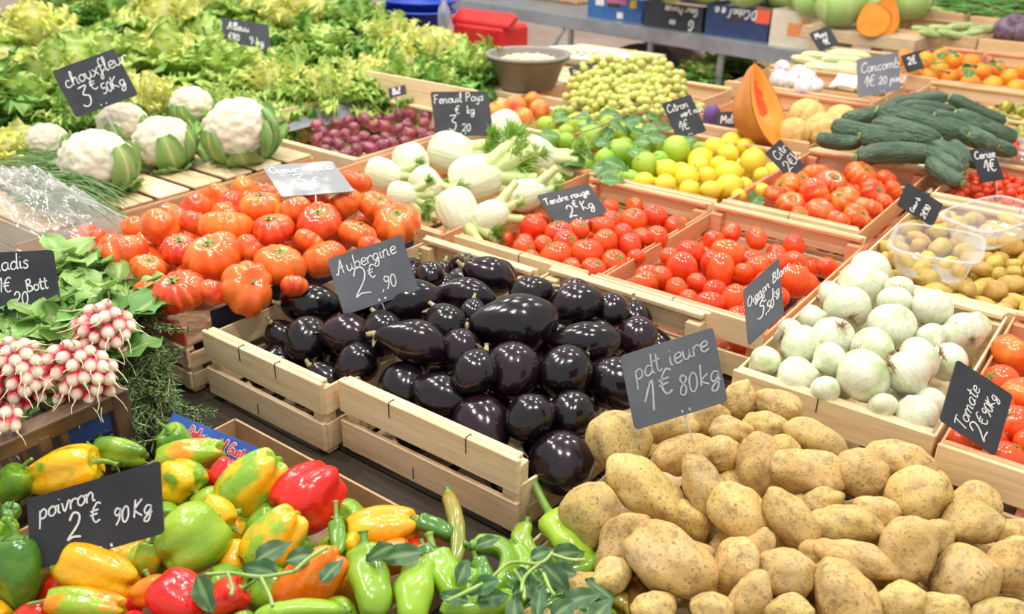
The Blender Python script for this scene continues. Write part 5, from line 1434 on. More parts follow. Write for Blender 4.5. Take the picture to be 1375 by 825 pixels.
# ------------------------------------------------------------------ small red onions
ro_surf = lambda x, y: .925
REDM = [mesh('red_onion', *body(20, 12, lambda th, s, f=f: (math.sin(PI*s)*math.cos(th), math.sin(PI*s)*math.sin(th), f*math.cos(PI*s)+.35*math.exp(-(PI*s/.3)**2))), M_REDON) for f in (.95, 1.25)]
ROT = root_tuft(10, .5, .03, M_ROOT, 9)
rr0 = random.Random(44); RO = []
for _ in range(5000):
    x, y = rr0.uniform(425, 582), rr0.uniform(153, 212)
    if y > 218-(x-425)*.22 or y < 166-(x-425)*.12: continue
    if all(((x-a)**2+((y-b)*1.5)**2) > 14.5**2 for a, b, c in RO): RO.append((x, y, rr0.uniform(14, 20)))
    if len(RO) >= 60: break
rk = rows(RO, 10); ST = settle(RO, ro_surf, 2, (-2.42, -1.84, 1.705, 2.285), k=.9)
for i, (x, y, w) in enumerate(RO):
    p, r = ST[i]
    o = obj('red_onion', REDM[i % 2]); o.matrix_local = TRS(p, rq(rr0), r); tag(o, 'small purple onion, %s' % rowtext(rk[i]), 'onion', 'small red onions in the crate')
    c = obj('roots', ROT, o); c.matrix_local = Matrix.Translation((0, 0, -.95 if i % 2 == 0 else -1.25))
M_LINER = mat('grey_purple_paper', (.16, .15, .20), (.26, .25, .31), scale=20, rough=.6, rnd=0)
def sheet(name, label, cat, corners, m_, wav=.01, n=14, seed=0):
    off = Vector((seed*3.1, seed*1.7, 0)); V = []
    A, B, C, D = corners
    for j in range(n+1):
        for i in range(n+1):
            u, v = i/n, j/n; p = A*(1-u)*(1-v)+B*u*(1-v)+C*u*v+D*(1-u)*v
            V.append(p+Vector((0, 0, wav*mnoise.noise(p*9+off)*2)))
    Fc = [(j*(n+1)+i, j*(n+1)+i+1, (j+1)*(n+1)+i+1, (j+1)*(n+1)+i) for j in range(n) for i in range(n)]
    me = mesh(name, V, Fc, m_); o = obj(name, me); tag(o, label, cat)
    so = o.modifiers.new('thickness', 'SOLIDIFY'); so.thickness = .002
    return o
sheet('paper_liner', 'crumpled grey-purple paper at the back of the red onions', 'paper', [Vector((-2.40, 1.74, .91)), Vector((-2.28, 1.74, .93)), Vector((-2.28, 2.26, .935)), Vector((-2.40, 2.26, .955))], M_LINER, .012)

# ------------------------------------------------------------------ cauliflowers
def curd_mesh(seed):
    V5, F5 = ico(5); off = Vector((seed*5.3, seed*2.1, seed*.7)); V = []
    for v in V5:
        d1 = mnoise.voronoi((v*3.2+off))[0][0]; d2 = mnoise.voronoi((v*8.5+off))[0][0]
        k = 1+.11*(1-min(1, d1*1.25)**2)+.055*(1-min(1, d2*1.3)**2)
        if v.z < -.25: k = 1
        V.append((v.x*k*1.0, v.y*k*1.0, v.z*k*.86))
    return mesh('curd', V, F5, M_CURD)
CURD = [curd_mesh(1), curd_mesh(2)]
def wrap_leaf(wd, e1, flare, seed):
    V = []; A = []; nx, ny = 10, 12
    for j in range(ny+1):
        t = j/ny; el = math.radians(-85+(e1+85)*t); w = wd*(.35+.65*math.sin(PI*min(1, t*.85+.1)))*(1 if t < .92 else .75)
        for i in range(nx+1):
            u = 2*i/nx-1
            R = 1.165+flare*t**3+.09*math.sin(u*9+t*7+seed)*abs(u)*t-.05*(1-abs(u))*0+.05*abs(u)**2*t
            az = u*w/max(.35, math.cos(el)); az = max(-1.3, min(1.3, az))
            V.append((R*math.cos(el)*math.cos(az), R*math.cos(el)*math.sin(az), R*math.sin(el)*.92)); A.append(min(1, abs(u)*1.1+.08*t))
    Fc = [(j*(nx+1)+i, j*(nx+1)+i+1, (j+1)*(nx+1)+i+1, (j+1)*(nx+1)+i) for j in range(ny) for i in range(nx)]
    return mesh('wrap_leaf', V, Fc, M_CLEAF, True, A)
WRAP = [wrap_leaf(.50, -8, .30, 1), wrap_leaf(.46, 30, .10, 2), wrap_leaf(.50, 6, .36, 3), wrap_leaf(.44, -20, .2, 4), wrap_leaf(.50, 42, .02, 5)]
CAU = [(131, 218, 96, 'big cauliflower nearest to the chives'), (219, 192, 80, 'cauliflower with a large leaf over its face'), (321, 176, 94, 'big pinkish cauliflower at the right end of the row'), (165, 167, 66, 'cauliflower below the cauliflower sign'), (64, 191, 58, 'small cauliflower at the left end of the row'), (257, 142, 58, 'small cauliflower at the back between two bigger ones')]
for i, (x, y, w, lab) in enumerate(CAU):
    p0 = at_z(x, y, 1.02); r = px2m(w, p0)/2
    p = at_z(x, y, .953+r*.80)
    rr = random.Random(i+2)
    root = empty('cauliflower', M=TRS(p, orient((.25*(-FWD.x), .25*(-FWD.y)+rr.uniform(-.2, .2), 1), i*1.1), r*.92)); tag(root, lab, 'cauliflower', 'cauliflowers on the slatted crate')
    obj('curd', CURD[i % 2], root)
    Ml = root.matrix_basis.to_3x3().inverted() @ (CAM-p); az = math.atan2(Ml.y, Ml.x)
    for off, wl in {0: ((.75, 4), (1.5, 1)), 1: ((.1, 4), (1.0, 1), (-1.2, 2)), 2: ((-.9, 1), (1.3, 4)), 3: ((.9, 1),), 4: ((.8, 1),), 5: ((-.8, 1),)}[i]:
        o = obj('leaf', WRAP[wl], root); o.matrix_local = Matrix.Rotation(az+off, 4, 'Z')
    for k in range(7):
        o = obj('leaf', WRAP[(k*3+i) % 4], root); o.matrix_local = Matrix.Rotation(k*2*PI/7+rr.uniform(-.3, .3), 4, 'Z') @ Matrix.Diagonal((1, 1, rr.uniform(.9, 1.1), 1))

# ------------------------------------------------------------------ lettuces
M_LY = leafmat('yellow_heart_leaf', [(0, (.95, .95, .72)), (.35, (.93, .92, .38)), (1, (.86, .90, .24))], rough=.45, trans=.3)
M_LG = leafmat('light_green_lettuce_leaf', [(0, (.82, .86, .54)), (.3, (.62, .76, .22)), (1, (.42, .64, .12))], rough=.45, trans=.3)
M_LD = leafmat('dark_green_lettuce_leaf', [(0, (.58, .70, .34)), (.25, (.22, .44, .08)), (1, (.16, .37, .06))], rough=.45, trans=.22)
def frill_leaf(m_, L, W, ruf, fr, seed, curl=.35, shape='spoon', base=.25):
    return leaf_mesh('frilly_leaf', L, W, m_, 14, 20, .15, curl, ruf, fr, serr=.18, seed=seed, shape=shape, base=base)
LLEAF = {'y': [frill_leaf(M_LY, .15, .048, .017, 7, s, .25) for s in (1, 2)], 'g': [frill_leaf(M_LG, .18, .062, .020, 7, s, .4) for s in (3, 4)], 'd': [frill_leaf(M_LD, .20, .062, .020, 7, s, .5) for s in (5, 6)],
         'fy': [frill_leaf(M_LY, .15, .022, .016, 8, s, .3, base=.5) for s in (11, 12)], 'fg': [frill_leaf(M_LG, .17, .026, .018, 8, s, .45, base=.5) for s in (13, 14)], 'fd': [frill_leaf(M_LD, .18, .026, .018, 8, s, .5, base=.5) for s in (15, 16)],
         'b': [leaf_mesh('broad_leaf', .20, .075, M_LD, 8, 10, .15, .4, .010, 2, seed=s, shape='spoon', base=.2) for s in (8, 9)]}
# x, y, scale, leaf sets inner/mid/outer, label
LET = [(45, 45, 1.25, 'yyg', 'big pale lettuce in the far left corner'), (95, 95, 1.0, 'ygg', 'pale lettuce left of the cauliflower sign'), (35, 135, 1.0, 'gdd', 'dark green frisee at the left edge'), (100, 150, .9, 'f gdd', 'dark curly lettuce below the cauliflower sign'),
       (150, 20, 1.0, 'gdb', 'dark leafy lettuce at the top left'), (215, 25, 1.25, 'yyg', 'yellow-hearted lettuce at the top behind the sign'), (270, 15, 1.1, 'ygg', 'yellow-green lettuce at the top edge'), (235, 80, 1.15, 'ygb', 'lettuce with broad dark leaves right of the sign'),
       (195, 125, .95, 'f yyg', 'bright yellow curly lettuce behind the cauliflowers'), (300, 95, 1.0, 'ggb', 'green lettuce in front of the lettuce sign'), (340, 20, 1.1, 'ygd', 'lettuce behind the lettuce sign'), (395, 25, 1.25, 'yyg', 'large yellow lettuce right of the lettuce sign'),
       (300, 140, .85, 'f ggd', 'curly green lettuce behind the big pinkish cauliflower'), (365, 110, 1.0, 'f ygd', 'curly lettuce with pale heart by the red onion crate'), (430, 70, 1.05, 'gdd', 'dark green lettuce in the middle of the bed'), (440, 115, .95, 'f ygg', 'pale curly lettuce before the red onions'),
       (480, 30, 1.0, 'gdd', 'dark lettuce at the top before the blue tubs'), (525, 60, 1.2, 'f ygg', 'large frisee left of the water bottle'), (575, 75, 1.15, 'f yyg', 'yellow frisee below the water bottle'), (635, 90, 1.0, 'f gdd', 'green frisee beside the grey bowl'), (490, 100, .95, 'f ygd', 'curly lettuce behind the red onion crate'), (545, 105, .9, 'f gdd', 'dark frisee behind the wooden crate end'),
       (10, 190, .8, 'yyg', 'yellowish lettuce at the left edge beside the small cauliflower'), (330, 60, .9, 'gdb', 'dark broad lettuce beside the lettuce sign'), (450, 20, .9, 'ggd', 'green lettuce at the top edge near the blue tubs'), (15, 95, .95, 'ygg', 'pale lettuce at the left edge'), (160, 75, .9, 'ggd', 'green lettuce behind the cauliflower sign'), (400, 80, .9, 'f ggd', 'curly green lettuce in the middle'), (90, 10, 1.0, 'gdb', 'dark lettuce at the top left edge'), (590, 110, .8, 'f gdd', 'dark frisee before the grey bowl')]
rr0 = random.Random(55)
for i, (x, y, sc, kind, lab) in enumerate(LET):
    f = kind.startswith('f '); ks = kind[-3:]
    p = at_z(x, y, 1.0); p.z = TZ+.05; 
    q = depth(at_z(x, y, 1.0)); 
    root = empty('lettuce', p, rr0.uniform(0, 6.28)); tag(root, lab, 'lettuce', 'lettuces heaped at the back left'); root.scale = (sc*1.12, sc*1.12, sc*1.15)
    n = 54 if f else 40
    for k in range(n):
        t = k/(n-1); a = k*2.39996+rr0.uniform(-.2, .2)
        el = math.radians(84-70*t**1.1+rr0.uniform(-9, 9))
        c = ks[0] if t < .33 else ks[1] if t < .7 else ks[2]
        if c == 'b' and f: c = 'd'
        L = LLEAF[('f'+c) if (f and c != 'b') else c]
        d = Vector((math.cos(a)*math.cos(el), math.sin(a)*math.cos(el), math.sin(el))); n_ = Vector((-math.cos(a)*math.sin(el), -math.sin(a)*math.sin(el), math.cos(el)))
        if t < .5: n_ = -n_ if rr0.random() < .25 else n_
        xx = d.cross(n_); b = Vector((math.cos(a), math.sin(a), 0))*(.02+.03*t)+Vector((0, 0, .075-.03*t)); s = (.78+.35*t)*rr0.uniform(.85, 1.12)
        o = obj('leaf', L[k % 2], root); o.matrix_local = Matrix(((xx.x, d.x, n_.x, b.x), (xx.y, d.y, n_.y, b.y), (xx.z, d.z, n_.z, b.z), (0, 0, 0, 1))) @ Matrix.Rotation(rr0.uniform(-.5, .5), 4, 'Y') @ Matrix.Diagonal((s, s, s, 1))

# ------------------------------------------------------------------ grapes
GR = mesh('grape', *body(14, 9, lambda th, s: (math.sin(PI*s)*math.cos(th), math.sin(PI*s)*math.sin(th), 1.08*math.cos(PI*s))), M_GRAPE)
gr_surf = lambda x, y: .93+.13*bumpf(x, y, -2.05, -1.35, 2.6, 3.4)
gp = []; rr0 = random.Random(66)
for _ in range(9000):
    x, y = rr0.uniform(768, 918), rr0.uniform(74, 150)
    u, v = (x-842)/78, (y-112)/38
    if u*u+v*v > 1 or (v < -.2-.4*(1-abs(u-.05)*1.4)): pass
    if u*u+v*v > 1: continue
    if all((x-a)**2+(y-b)**2 > 7.6**2 for a, b in gp): gp.append((x, y))
    if len(gp) >= 260: break
seeds = [(800, 118, 'left grape bunch beside the grape sign'), (838, 95, 'topmost bunch of pale green grapes'), (885, 118, 'right bunch of pale green grapes by the crate rim'), (840, 132, 'front bunch of pale green grapes behind the lime leaves')]
roots = []
for x, y, lab in seeds:
    c = on(x, y, gr_surf); r_ = empty('grape_bunch', c); tag(r_, lab, 'grapes', 'bunches of white grapes'); roots.append((r_, c, x, y))
    mb = MB(); mb.tube(smooth_pts([Vector((0, .06, -.02)), Vector((0, .02, .0)), Vector((0, -.04, -.01))], 3), .003, 6); obj('stem', mb.build('stem', M_GSTEM, True), r_)
for (x, y) in gp:
    r_, c, _, _ = min(roots, key=lambda q: (q[2]-x)**2+((q[3]-y)*1.3)**2)
    p = on(x, y, gr_surf); p.z += rr0.uniform(-.012, .008); r = px2m(rr0.uniform(10.5, 12.5), p)/2
    o = obj('grape', GR, r_); o.matrix_local = TRS(p-c, rq(rr0), r)
for k in range(220):
    r_, c, _, _ = roots[k % 4]; p = c+Vector((rr0.uniform(-.13, .13), rr0.uniform(-.13, .13), 0)); p.z = gr_surf(p.x, p.y)-rr0.uniform(.012, .03)
    o = obj('grape', GR, r_); o.matrix_local = TRS(p-c, rq(rr0), .0145)

# ------------------------------------------------------------------ grey bowl and foil tray of beans
M_BOWL = mat('grey_brown_plastic', (.25, .225, .21), (.28, .25, .235), scale=10, rough=.35, rnd=0)
M_BEAN = mat('cream_bean', (.80, .68, .46), (.70, .55, .34), scale=4, rough=.5, rnd=.15)
M_TRAYW = mat('white_tray', (.82, .82, .80), rough=.4, rnd=0)
def lathe_shell(R0, R1, h, t, rim, n=48):
    prof = [(0, 0), (R0, 0), (R1, h), (R1+rim, h), (R1+rim, h-.012), (R1+rim+.003, h+.004), (R1-t*.5, h+.005), (R1-t, h-.004), (R0-t, t), (0, t)]
    V = []; Fc = []
    for r, z in prof:
        for k in range(n): V.append((r*math.cos(2*PI*k/n), r*math.sin(2*PI*k/n), z))
    for j in range(len(prof)-1):
        for k in range(n): Fc.append((j*n+k, j*n+(k+1) % n, (j+1)*n+(k+1) % n, (j+1)*n+k))
    return V, Fc
bc = at_z(708, 116, .955)
bw = empty('bowl', (bc.x, bc.y, .955)); tag(bw, 'round grey plastic bowl half full of cream beans', 'bowl')
V, Fc = lathe_shell(.105, .148, .12, .004, .010); obj('shell', mesh('shell', V, Fc, M_BOWL), bw)
BEAN = mesh('bean', *body(8, 5, lambda th, s: (math.sin(PI*s)*math.cos(th), math.sin(PI*s)*math.sin(th), 1.5*math.cos(PI*s))), M_BEAN)
def beans(name, label, c, fn, n, r, seed, m_):
    rr = random.Random(seed); mb = MB(); V0, F0 = body(7, 4, lambda th, s: (math.sin(PI*s)*math.cos(th), math.sin(PI*s)*math.sin(th), 1.5*math.cos(PI*s)))
    for _ in range(n):
        p = fn(rr); R = rq(rr).to_3x3(); s = r*rr.uniform(.8, 1.2); mb.add([R @ v*s+p for v in V0], F0)
    o = obj(name, mb.build(name, m_, True)); o.location = c; tag(o, label, 'beans', None, 'stuff'); return o
def fb(rr):
    a, q = rr.uniform(0, 6.28), math.sqrt(rr.random()); return Vector((q*.115*math.cos(a), q*.115*math.sin(a), .088+.02*(1-q*q)+rr.uniform(-.006, .006)))
beans('bean_heap', 'heap of cream beans in the grey bowl', bw.location, fb, 420, .0065, 1, M_BEAN)
obj('bean_core', mesh('bean_core', *body(24, 8, lambda th, s: (.122*math.sin(PI*s)*math.cos(th), .122*math.sin(PI*s)*math.sin(th), .062+.030*math.cos(PI*s))), M_BEAN), bw)
tc = at_z(785, 82, .955)
ty = empty('foil_tray', (tc.x, tc.y, .955), math.radians(10)); tag(ty, 'shallow white tray of pale beans behind the grapes', 'tray')
V, Fc = lathe_shell(.115, .135, .035, .003, .012); V = [(x*1.35, y*.9, z) for x, y, z in V]; obj('shell', mesh('shell', V, Fc, M_TRAYW), ty)
def ft(rr):
    a, q = rr.uniform(0, 6.28), math.sqrt(rr.random()); return Vector((q*.155*math.cos(a), q*.10*math.sin(a), .028+.025*(1-q*q)+rr.uniform(-.005, .005)))
o = beans('bean_heap', 'pale beans heaped in the white tray', ty.location, ft, 420, .0065, 2, mat('pale_bean', (.84, .80, .68), (.74, .62, .44), scale=20, rough=.5))

# ------------------------------------------------------------------ cut squash, melons, cucumbers
def half_squash(name, label, p, axis, face, L, r, cat='squash', core=True, wedge=0.):
    """ovoid cut lengthwise: axis = its length, face = where the cut looks"""
    z = Vector(axis).normalized(); f = Vector(face); f = (f-z*f.dot(z)).normalized(); x = f; y = z.cross(x)
    M = Matrix(((x.x, y.x, z.x, p.x), (x.y, y.y, z.y, p.y), (x.z, y.z, z.z, p.z), (0, 0, 0, 1)))
    root = empty(name, M=M); tag(root, label, cat)
    prof = lambda s: r*math.sin(PI*s)**.62*(1-.42*(1-s)) if 0 < s < 1 else 0
    nu, nv = 24, 26; V = []; 
    for j in range(nv+1):
        s = j/nv
        for i in range(nu+1):
            th = PI/2+PI*i/nu; k = 1+.05*math.cos(8*th)
            V.append((prof(s)*k*math.cos(th), prof(s)*k*math.sin(th), L*(.5-s)))
    Fc = [(j*(nu+1)+i, (j+1)*(nu+1)+i, (j+1)*(nu+1)+i+1, j*(nu+1)+i+1) for j in range(nv) for i in range(nu)]
    obj('rind', mesh('rind', V, Fc, M_SQ_SKIN), root)
    V = []; n = 14
    for j in range(nv+1):
        s = j/nv
        for i in range(n+1):
            u = 2*i/n-1; yy = u*prof(s)
            c = math.exp(-((abs(u)/.50)**4))*math.exp(-((s-.38)/.27)**4) if core else 0
            V.append((-.22*r*c, yy, L*(.5-s)))
    Fc = [(j*(n+1)+i, j*(n+1)+i+1, (j+1)*(n+1)+i+1, (j+1)*(n+1)+i) for j in range(nv) for i in range(n)]
    obj('flesh', mesh('flesh', V, Fc, M_SQ_FLESH), root)
    if core:
        V = []; n = 16
        for j in range(n+1):
            for i in range(n+1):
                u, s = 2*i/n-1, .14+.50*j/n
                V.append((-.15*r+.05*r*mnoise.noise(Vector((u*4, s*22, 1))), u*.48*prof(s), L*(.5-s)))
        Fc = [(j*(n+1)+i, j*(n+1)+i+1, (j+1)*(n+1)+i+1, (j+1)*(n+1)+i) for j in range(n) for i in range(n)]
        obj('seed_core', mesh('seed_core', V, Fc, M_SQ_CORE), root)
    return root
ps = at_d(1030, 142, 2.78)
half_squash('cut_squash', 'tall cut orange squash standing behind the lemons', ps, imgdir(106, 0), imgdir(5, 40), .275, .135)
MELM = mesh('melon', *body(48, 20, lambda th, s: (math.sin(PI*s)*(1-.11*(1-abs(math.cos(5*th))**.6))*math.cos(th), math.sin(PI*s)*(1-.11*(1-abs(math.cos(5*th))**.6))*math.sin(th), .9*math.cos(PI*s))), M_MELON)
ml_surf = lambda x, y: .955
for i, (x, y, w, a, t, lab) in enumerate([(1084, 157, 52, 60, 10, 'ribbed yellow melon right behind the cut squash'), (1130, 165, 50, 30, 20, 'ribbed yellow melon beside the cucumbers'), (1104, 180, 58, 10, 10, 'front ribbed melon between squash and cucumbers'), (1065, 180, 48, 80, 0, 'ribbed melon half hidden by the cut squash')]):
    p = on(x, y, ml_surf); r = px2m(w, p)/2
    o = obj('melon', MELM); o.matrix_local = TRS(p, orient(imgdir(a, t), i), r); tag(o, lab, 'melon', 'ribbed yellow melons')
    c = obj('stem_nub', NUB, o); c.matrix_local = Matrix.Translation((0, 0, .86))
cu_surf = lambda x, y: .94+.12*bumpf(x, y, -1.02, -.35, 2.45, 3.6)
CU = [(1207, 205, 122, 27, 0, 0, 'front cucumber lying level over the crate edge'), (1216, 177, 74, 30, -28, 35, 'thick cucumber pointing at the viewer'), (1238, 168, 126, 30, -20, 8, 'long cucumber slanting across the heap'), (1157, 179, 70, 26, -12, 10, 'cucumber at the left side of the heap'), (1126, 191, 46, 20, -6, 0, 'short cucumber end at the far left'),
      (1165, 156, 52, 22, 6, 20, 'light-tipped cucumber at the upper left'), (1230, 134, 88, 18, 8, 0, 'topmost cucumber of the heap'), (1247, 146, 84, 20, -6, 0, 'second cucumber from the top'), (1252, 155, 70, 20, -12, 0, 'third cucumber from the top'), (1322, 172, 92, 25, -22, 0, 'long cucumber at the right side'), (1310, 150, 84, 20, -24, 0, 'upper right cucumber of the heap'),
      (1300, 181, 60, 26, -30, 20, 'cucumber right of the middle'), (1278, 206, 40, 22, -60, 50, 'cucumber end facing out below the middle'), (1266, 217, 40, 23, -60, 50, 'cucumber end facing out above the tomatoes'), (1292, 208, 40, 20, -60, 45, 'cucumber end beside the cherry tomato sign'), (1268, 234, 36, 22, -60, 50, 'lowest cucumber end next to the tomato crate'), (1190, 190, 60, 24, -5, 0, 'cucumber under the front one'), (1330, 195, 50, 22, -20, 0, 'cucumber behind the cherry tomato sign'), (1285, 165, 60, 22, -20, 0, 'cucumber in the middle gap')]
ST = settle([(c[0], c[1], c[3]*1.1) for c in CU], cu_surf, 2, None, k=.9)
for i, (x, y, l, w, a, t, lab) in enumerate(CU):
    p, r = ST[i]; asp = l/w/1.1/math.cos(math.radians(t)); asp = max(2.9, asp)
    k = min(range(3), key=lambda q: abs(CUCA[q]-asp))
    o = obj('cucumber', CUC[k]); o.matrix_local = TRS(p, orient(imgdir(a, t), i), (r, r, r*asp/CUCA[k])); tag(o, lab, 'cucumber', 'cucumbers heaped behind the tomatoes')
    for s in (-1, 1):
        c = obj('tip', CUCTIP, o); c.matrix_local = Matrix.Translation(([.5, .3, -.5][k], 0, s*CUCA[k]*.97))
# small squashes behind the cherry tomatoes
M_PAT = mat('green_yellow_squash_skin', (.12, .20, .03), (.62, .50, .06), scale=1.0, lo=.45, hi=.6, rough=.4)
PATM = mesh('small_squash', *body(24, 12, lambda th, s: (math.sin(PI*s)*(1+.07*math.cos(8*th))*math.cos(th), math.sin(PI*s)*(1+.07*math.cos(8*th))*math.sin(th), .8*math.cos(PI*s))), M_PAT)
for i, (x, y, w, lab) in enumerate([(1362, 168, 26, 'mottled small squash nearest the right edge'), (1343, 158, 22, 'mottled small squash in the middle of its crate'), (1325, 150, 20, 'mottled small squash at the back left'), (1370, 182, 26, 'front mottled small squash'), (1352, 145, 20, 'mottled small squash at the back'), (1372, 150, 22, 'mottled small squash at the back right')]):
    p = on(x, y, lambda X, Y: .935); o = obj('small_squash', PATM); o.matrix_local = TRS(p, orient(imgdir(60*i, 30), i), px2m(w, p)/2); tag(o, lab+' behind cherry tomatoes', 'squash', 'small squashes')
    c = obj('stem_nub', NUB, o); c.matrix_local = Matrix.Translation((0, 0, .78))

# ------------------------------------------------------------------ clear plastic tubs
def tub(label, c, rz, tilt, a, b, h):
    root = empty('plastic_tub', M=Matrix.Translation(c) @ Matrix.Rotation(rz, 4, 'Z') @ Matrix.Rotation(tilt, 4, 'X')); tag(root, label, 'tub', 'clear plastic tubs')
    n = 64
    def ring(sa, sb, z, rip=0.):
        out = []
        for k in range(n):
            t = 2*PI*k/n; cx, sx = math.cos(t), math.sin(t); e = .45
            q = 1+rip*(1 if k % 2 else -1)
            out.append((sa*q*math.copysign(abs(cx)**e, cx), sb*q*math.copysign(abs(sx)**e, sx), z))
        return out
    R = [ring(a*.02, b*.02, .001), ring(a*.74, b*.72, 0), ring(a*.80, b*.78, .008, .006), ring(a*.96, b*.95, h*.92, .006), ring(a*.97, b*.96, h), ring(a*1.07, b*1.09, h), ring(a*1.08, b*1.10, h-.006)]
    def strip(L):
        V = [p for q in L for p in q]; return V, [(j*n+k, j*n+(k+1) % n, (j+1)*n+(k+1) % n, (j+1)*n+k) for j in range(len(L)-1) for k in range(n)]
    obj('shell', mesh('shell', *strip(R[:5]), M_TUB), root); obj('rim', mesh('rim', *strip(R[4:]), M_TUB, False), root)
tub('clear plastic tub lying on the small potatoes behind the onions', at_z(1250, 362, .935), math.radians(8), math.radians(-2), .085, .105, .062)
tub('clear plastic tub at the right edge on the small potatoes', at_z(1328, 318, .95), math.radians(-28), math.radians(6), .072, .10, .058)
pn = empty('plastic_punnet', at_z(1375, 222, .93)); tag(pn, 'clear punnet of cherry tomatoes at the right edge', 'punnet')
V, Fc = lathe_shell(.075, .09, .055, .0015, .008); obj('shell', mesh('shell', V, Fc, M_TUB), pn)
rr0 = random.Random(71)
for k in range(24):
    a, q = rr0.uniform(0, 6.28), math.sqrt(rr0.random())*.07; o = obj('cherry_tomato', TOMS[k % 2]); o.matrix_local = TRS(pn.location+Vector((q*math.cos(a), q*math.sin(a), .022+.012*(k % 3))), rq(rr0), .0125)
    tag(o, 'cherry tomato inside the clear punnet, %s laid' % ORD[k+1], 'tomato', 'cherry tomatoes in the punnet')

# ------------------------------------------------------------------ the tier behind: turnips, corn, clementines, courgettes, cabbages
def scatter(name, me, label, cat, group, pts, surf, sizes, ang=None, nub=None, extra=None):
    rr = random.Random(len(pts)*7+len(name)); rk = rows(pts, 12)
    for i, (x, y) in enumerate(pts):
        p = on(x, y, surf); r = px2m(sizes[i % len(sizes)], p)/2
        R = orient(imgdir(ang[0]+rr.uniform(-ang[1], ang[1]), rr.uniform(-15, 15)), rr.uniform(0, 6)) if ang else rq(rr)
        o = obj(name, me[i % len(me)]); o.matrix_local = TRS(p, R, r); tag(o, '%s, %s' % (label, rowtext(rk[i])), cat, group)
        if nub is not None: c = obj('stem_nub', NUB, o); c.matrix_local = Matrix.Translation((0, 0, nub))
TURN = mesh('turnip', *body(24, 14, lambda th, s: (math.sin(PI*s)*math.cos(th), math.sin(PI*s)*math.sin(th), .85*math.cos(PI*s)-.5*math.exp(-((PI-PI*s)/.2)**2))), M_TURNIP)
scatter('turnip', [TURN], 'white and pink turnip', 'turnip', 'turnips behind the melons', [(1050, 92), (1072, 100), (1084, 106), (1094, 116), (1062, 110), (1046, 106), (1078, 118)], lambda x, y: .96, [22, 26, 28, 24], nub=.8)
M_NAPKIN = mat('white_cloth', (.80, .82, .88), rough=.6, rnd=0)
sheet('plastic_wrap', 'folded white wrapper between turnips and the cucumber sign', 'wrapper', [at_z(1112, 122, .955), at_z(1148, 126, .955), at_z(1155, 103, .965), at_z(1130, 100, .98)], M_NAPKIN, .02, 12, 3)
COBM = mesh('corn_cob', *body(20, 20, lambda th, s: ((1-abs(2*s-1)**3)**.6*(1+.05*math.cos(7*th))*math.cos(th), (1-abs(2*s-1)**3)**.6*(1+.05*math.cos(7*th))*math.sin(th), 4.2*(1-2*s))), M_CORN)
scatter('corn_cob', [COBM], 'pale corn cob in its husk', 'corn', 'corn cobs before the cabbages', [(1088, 84), (1110, 92), (1130, 82), (1150, 92), (1105, 78), (1140, 74), (1125, 94)], lambda x, y: .95, [13, 15, 14], ang=(-10, 8))
COURM = mesh('courgette', *body(20, 20, lambda th, s: ((1-abs(2*s-1)**4)**.6*math.cos(th), (1-abs(2*s-1)**4)**.6*math.sin(th), 4.0*(1-2*s))), M_COURG)
scatter('courgette', [COURM], 'pale green courgette', 'courgette', 'courgettes behind the clementines', [(1262, 38), (1290, 36), (1276, 46), (1303, 45), (1320, 40), (1250, 46), (1240, 40)], lambda x, y: .99, [9, 12, 10], ang=(-5, 15))
rr0 = random.Random(81)
cl = []
for _ in range(4000):
    x, y = rr0.uniform(1215, 1375), rr0.uniform(78, 122)
    if y > 100+(x-1215)*.14 or y < 66+(x-1215)*.10+8 or 1305 < x < 1318: continue
    if all((x-a)**2+((y-b)*1.3)**2 > 19**2 for a, b in cl): cl.append((x, y))
scatter('clementine', CLEM, 'orange clementine', 'clementine', 'clementines in the back crates', cl, lambda x, y: .945, [23, 26, 24], nub=.78)
CLLEAF = LIMELEAF[0]
for i, (x, y) in enumerate([(1262, 80), (1288, 78), (1310, 92), (1330, 86), (1245, 90), (1300, 105), (1345, 95), (1272, 100), (1226, 84), (1290, 95)]):
    p = on(x, y, lambda X, Y: .985); o = obj('clementine_leaf', CLLEAF); o.matrix_local = TRS(p, Matrix.Rotation(i*1.3, 4, 'Z') @ Matrix.Rotation(.5, 4, 'X'), 1.1)
    tag(o, 'dark leaf on the clementines, %s from left' % ORD[sorted([1262, 1288, 1310, 1330, 1245, 1300, 1345, 1272, 1226, 1290.5]).index(x if i < 9 else 1290.5)+1], 'leaf', 'leaves on the clementines')
def cabbage_leaves():
    out = []
    for sd, w, e in ((1, .9, 70), (2, .8, 60), (3, .9, 50)):
        V = []; A = []; nx, ny = 10, 12
        for j in range(ny+1):
            t = j/ny; el = math.radians(-80+(e+80)*t)
            for i in range(nx+1):
                u = 2*i/nx-1; R = 1.0+.05*sd*.5+.03*math.sin(u*8+t*6+sd)*t+.06*t**4
                az = max(-1.4, min(1.4, u*w/max(.4, math.cos(el)))); V.append((R*math.cos(el)*math.cos(az), R*math.cos(el)*math.sin(az), R*math.sin(el)*.85)); A.append(min(1, abs(u)*.7+.3*t))
        out.append(mesh('cabbage_leaf', V, [(j*(nx+1)+i, j*(nx+1)+i+1, (j+1)*(nx+1)+i+1, (j+1)*(nx+1)+i) for j in range(ny) for i in range(nx)], M_CABB, True, A))
    return out
CABL = cabbage_leaves(); CABH = mesh('cabbage_heart', *body(28, 16, lambda th, s: (.97*math.sin(PI*s)*math.cos(th), .97*math.sin(PI*s)*math.sin(th), .85*math.cos(PI*s))), M_CABB)
BZ = 1.0      # height of what the cabbages lie on
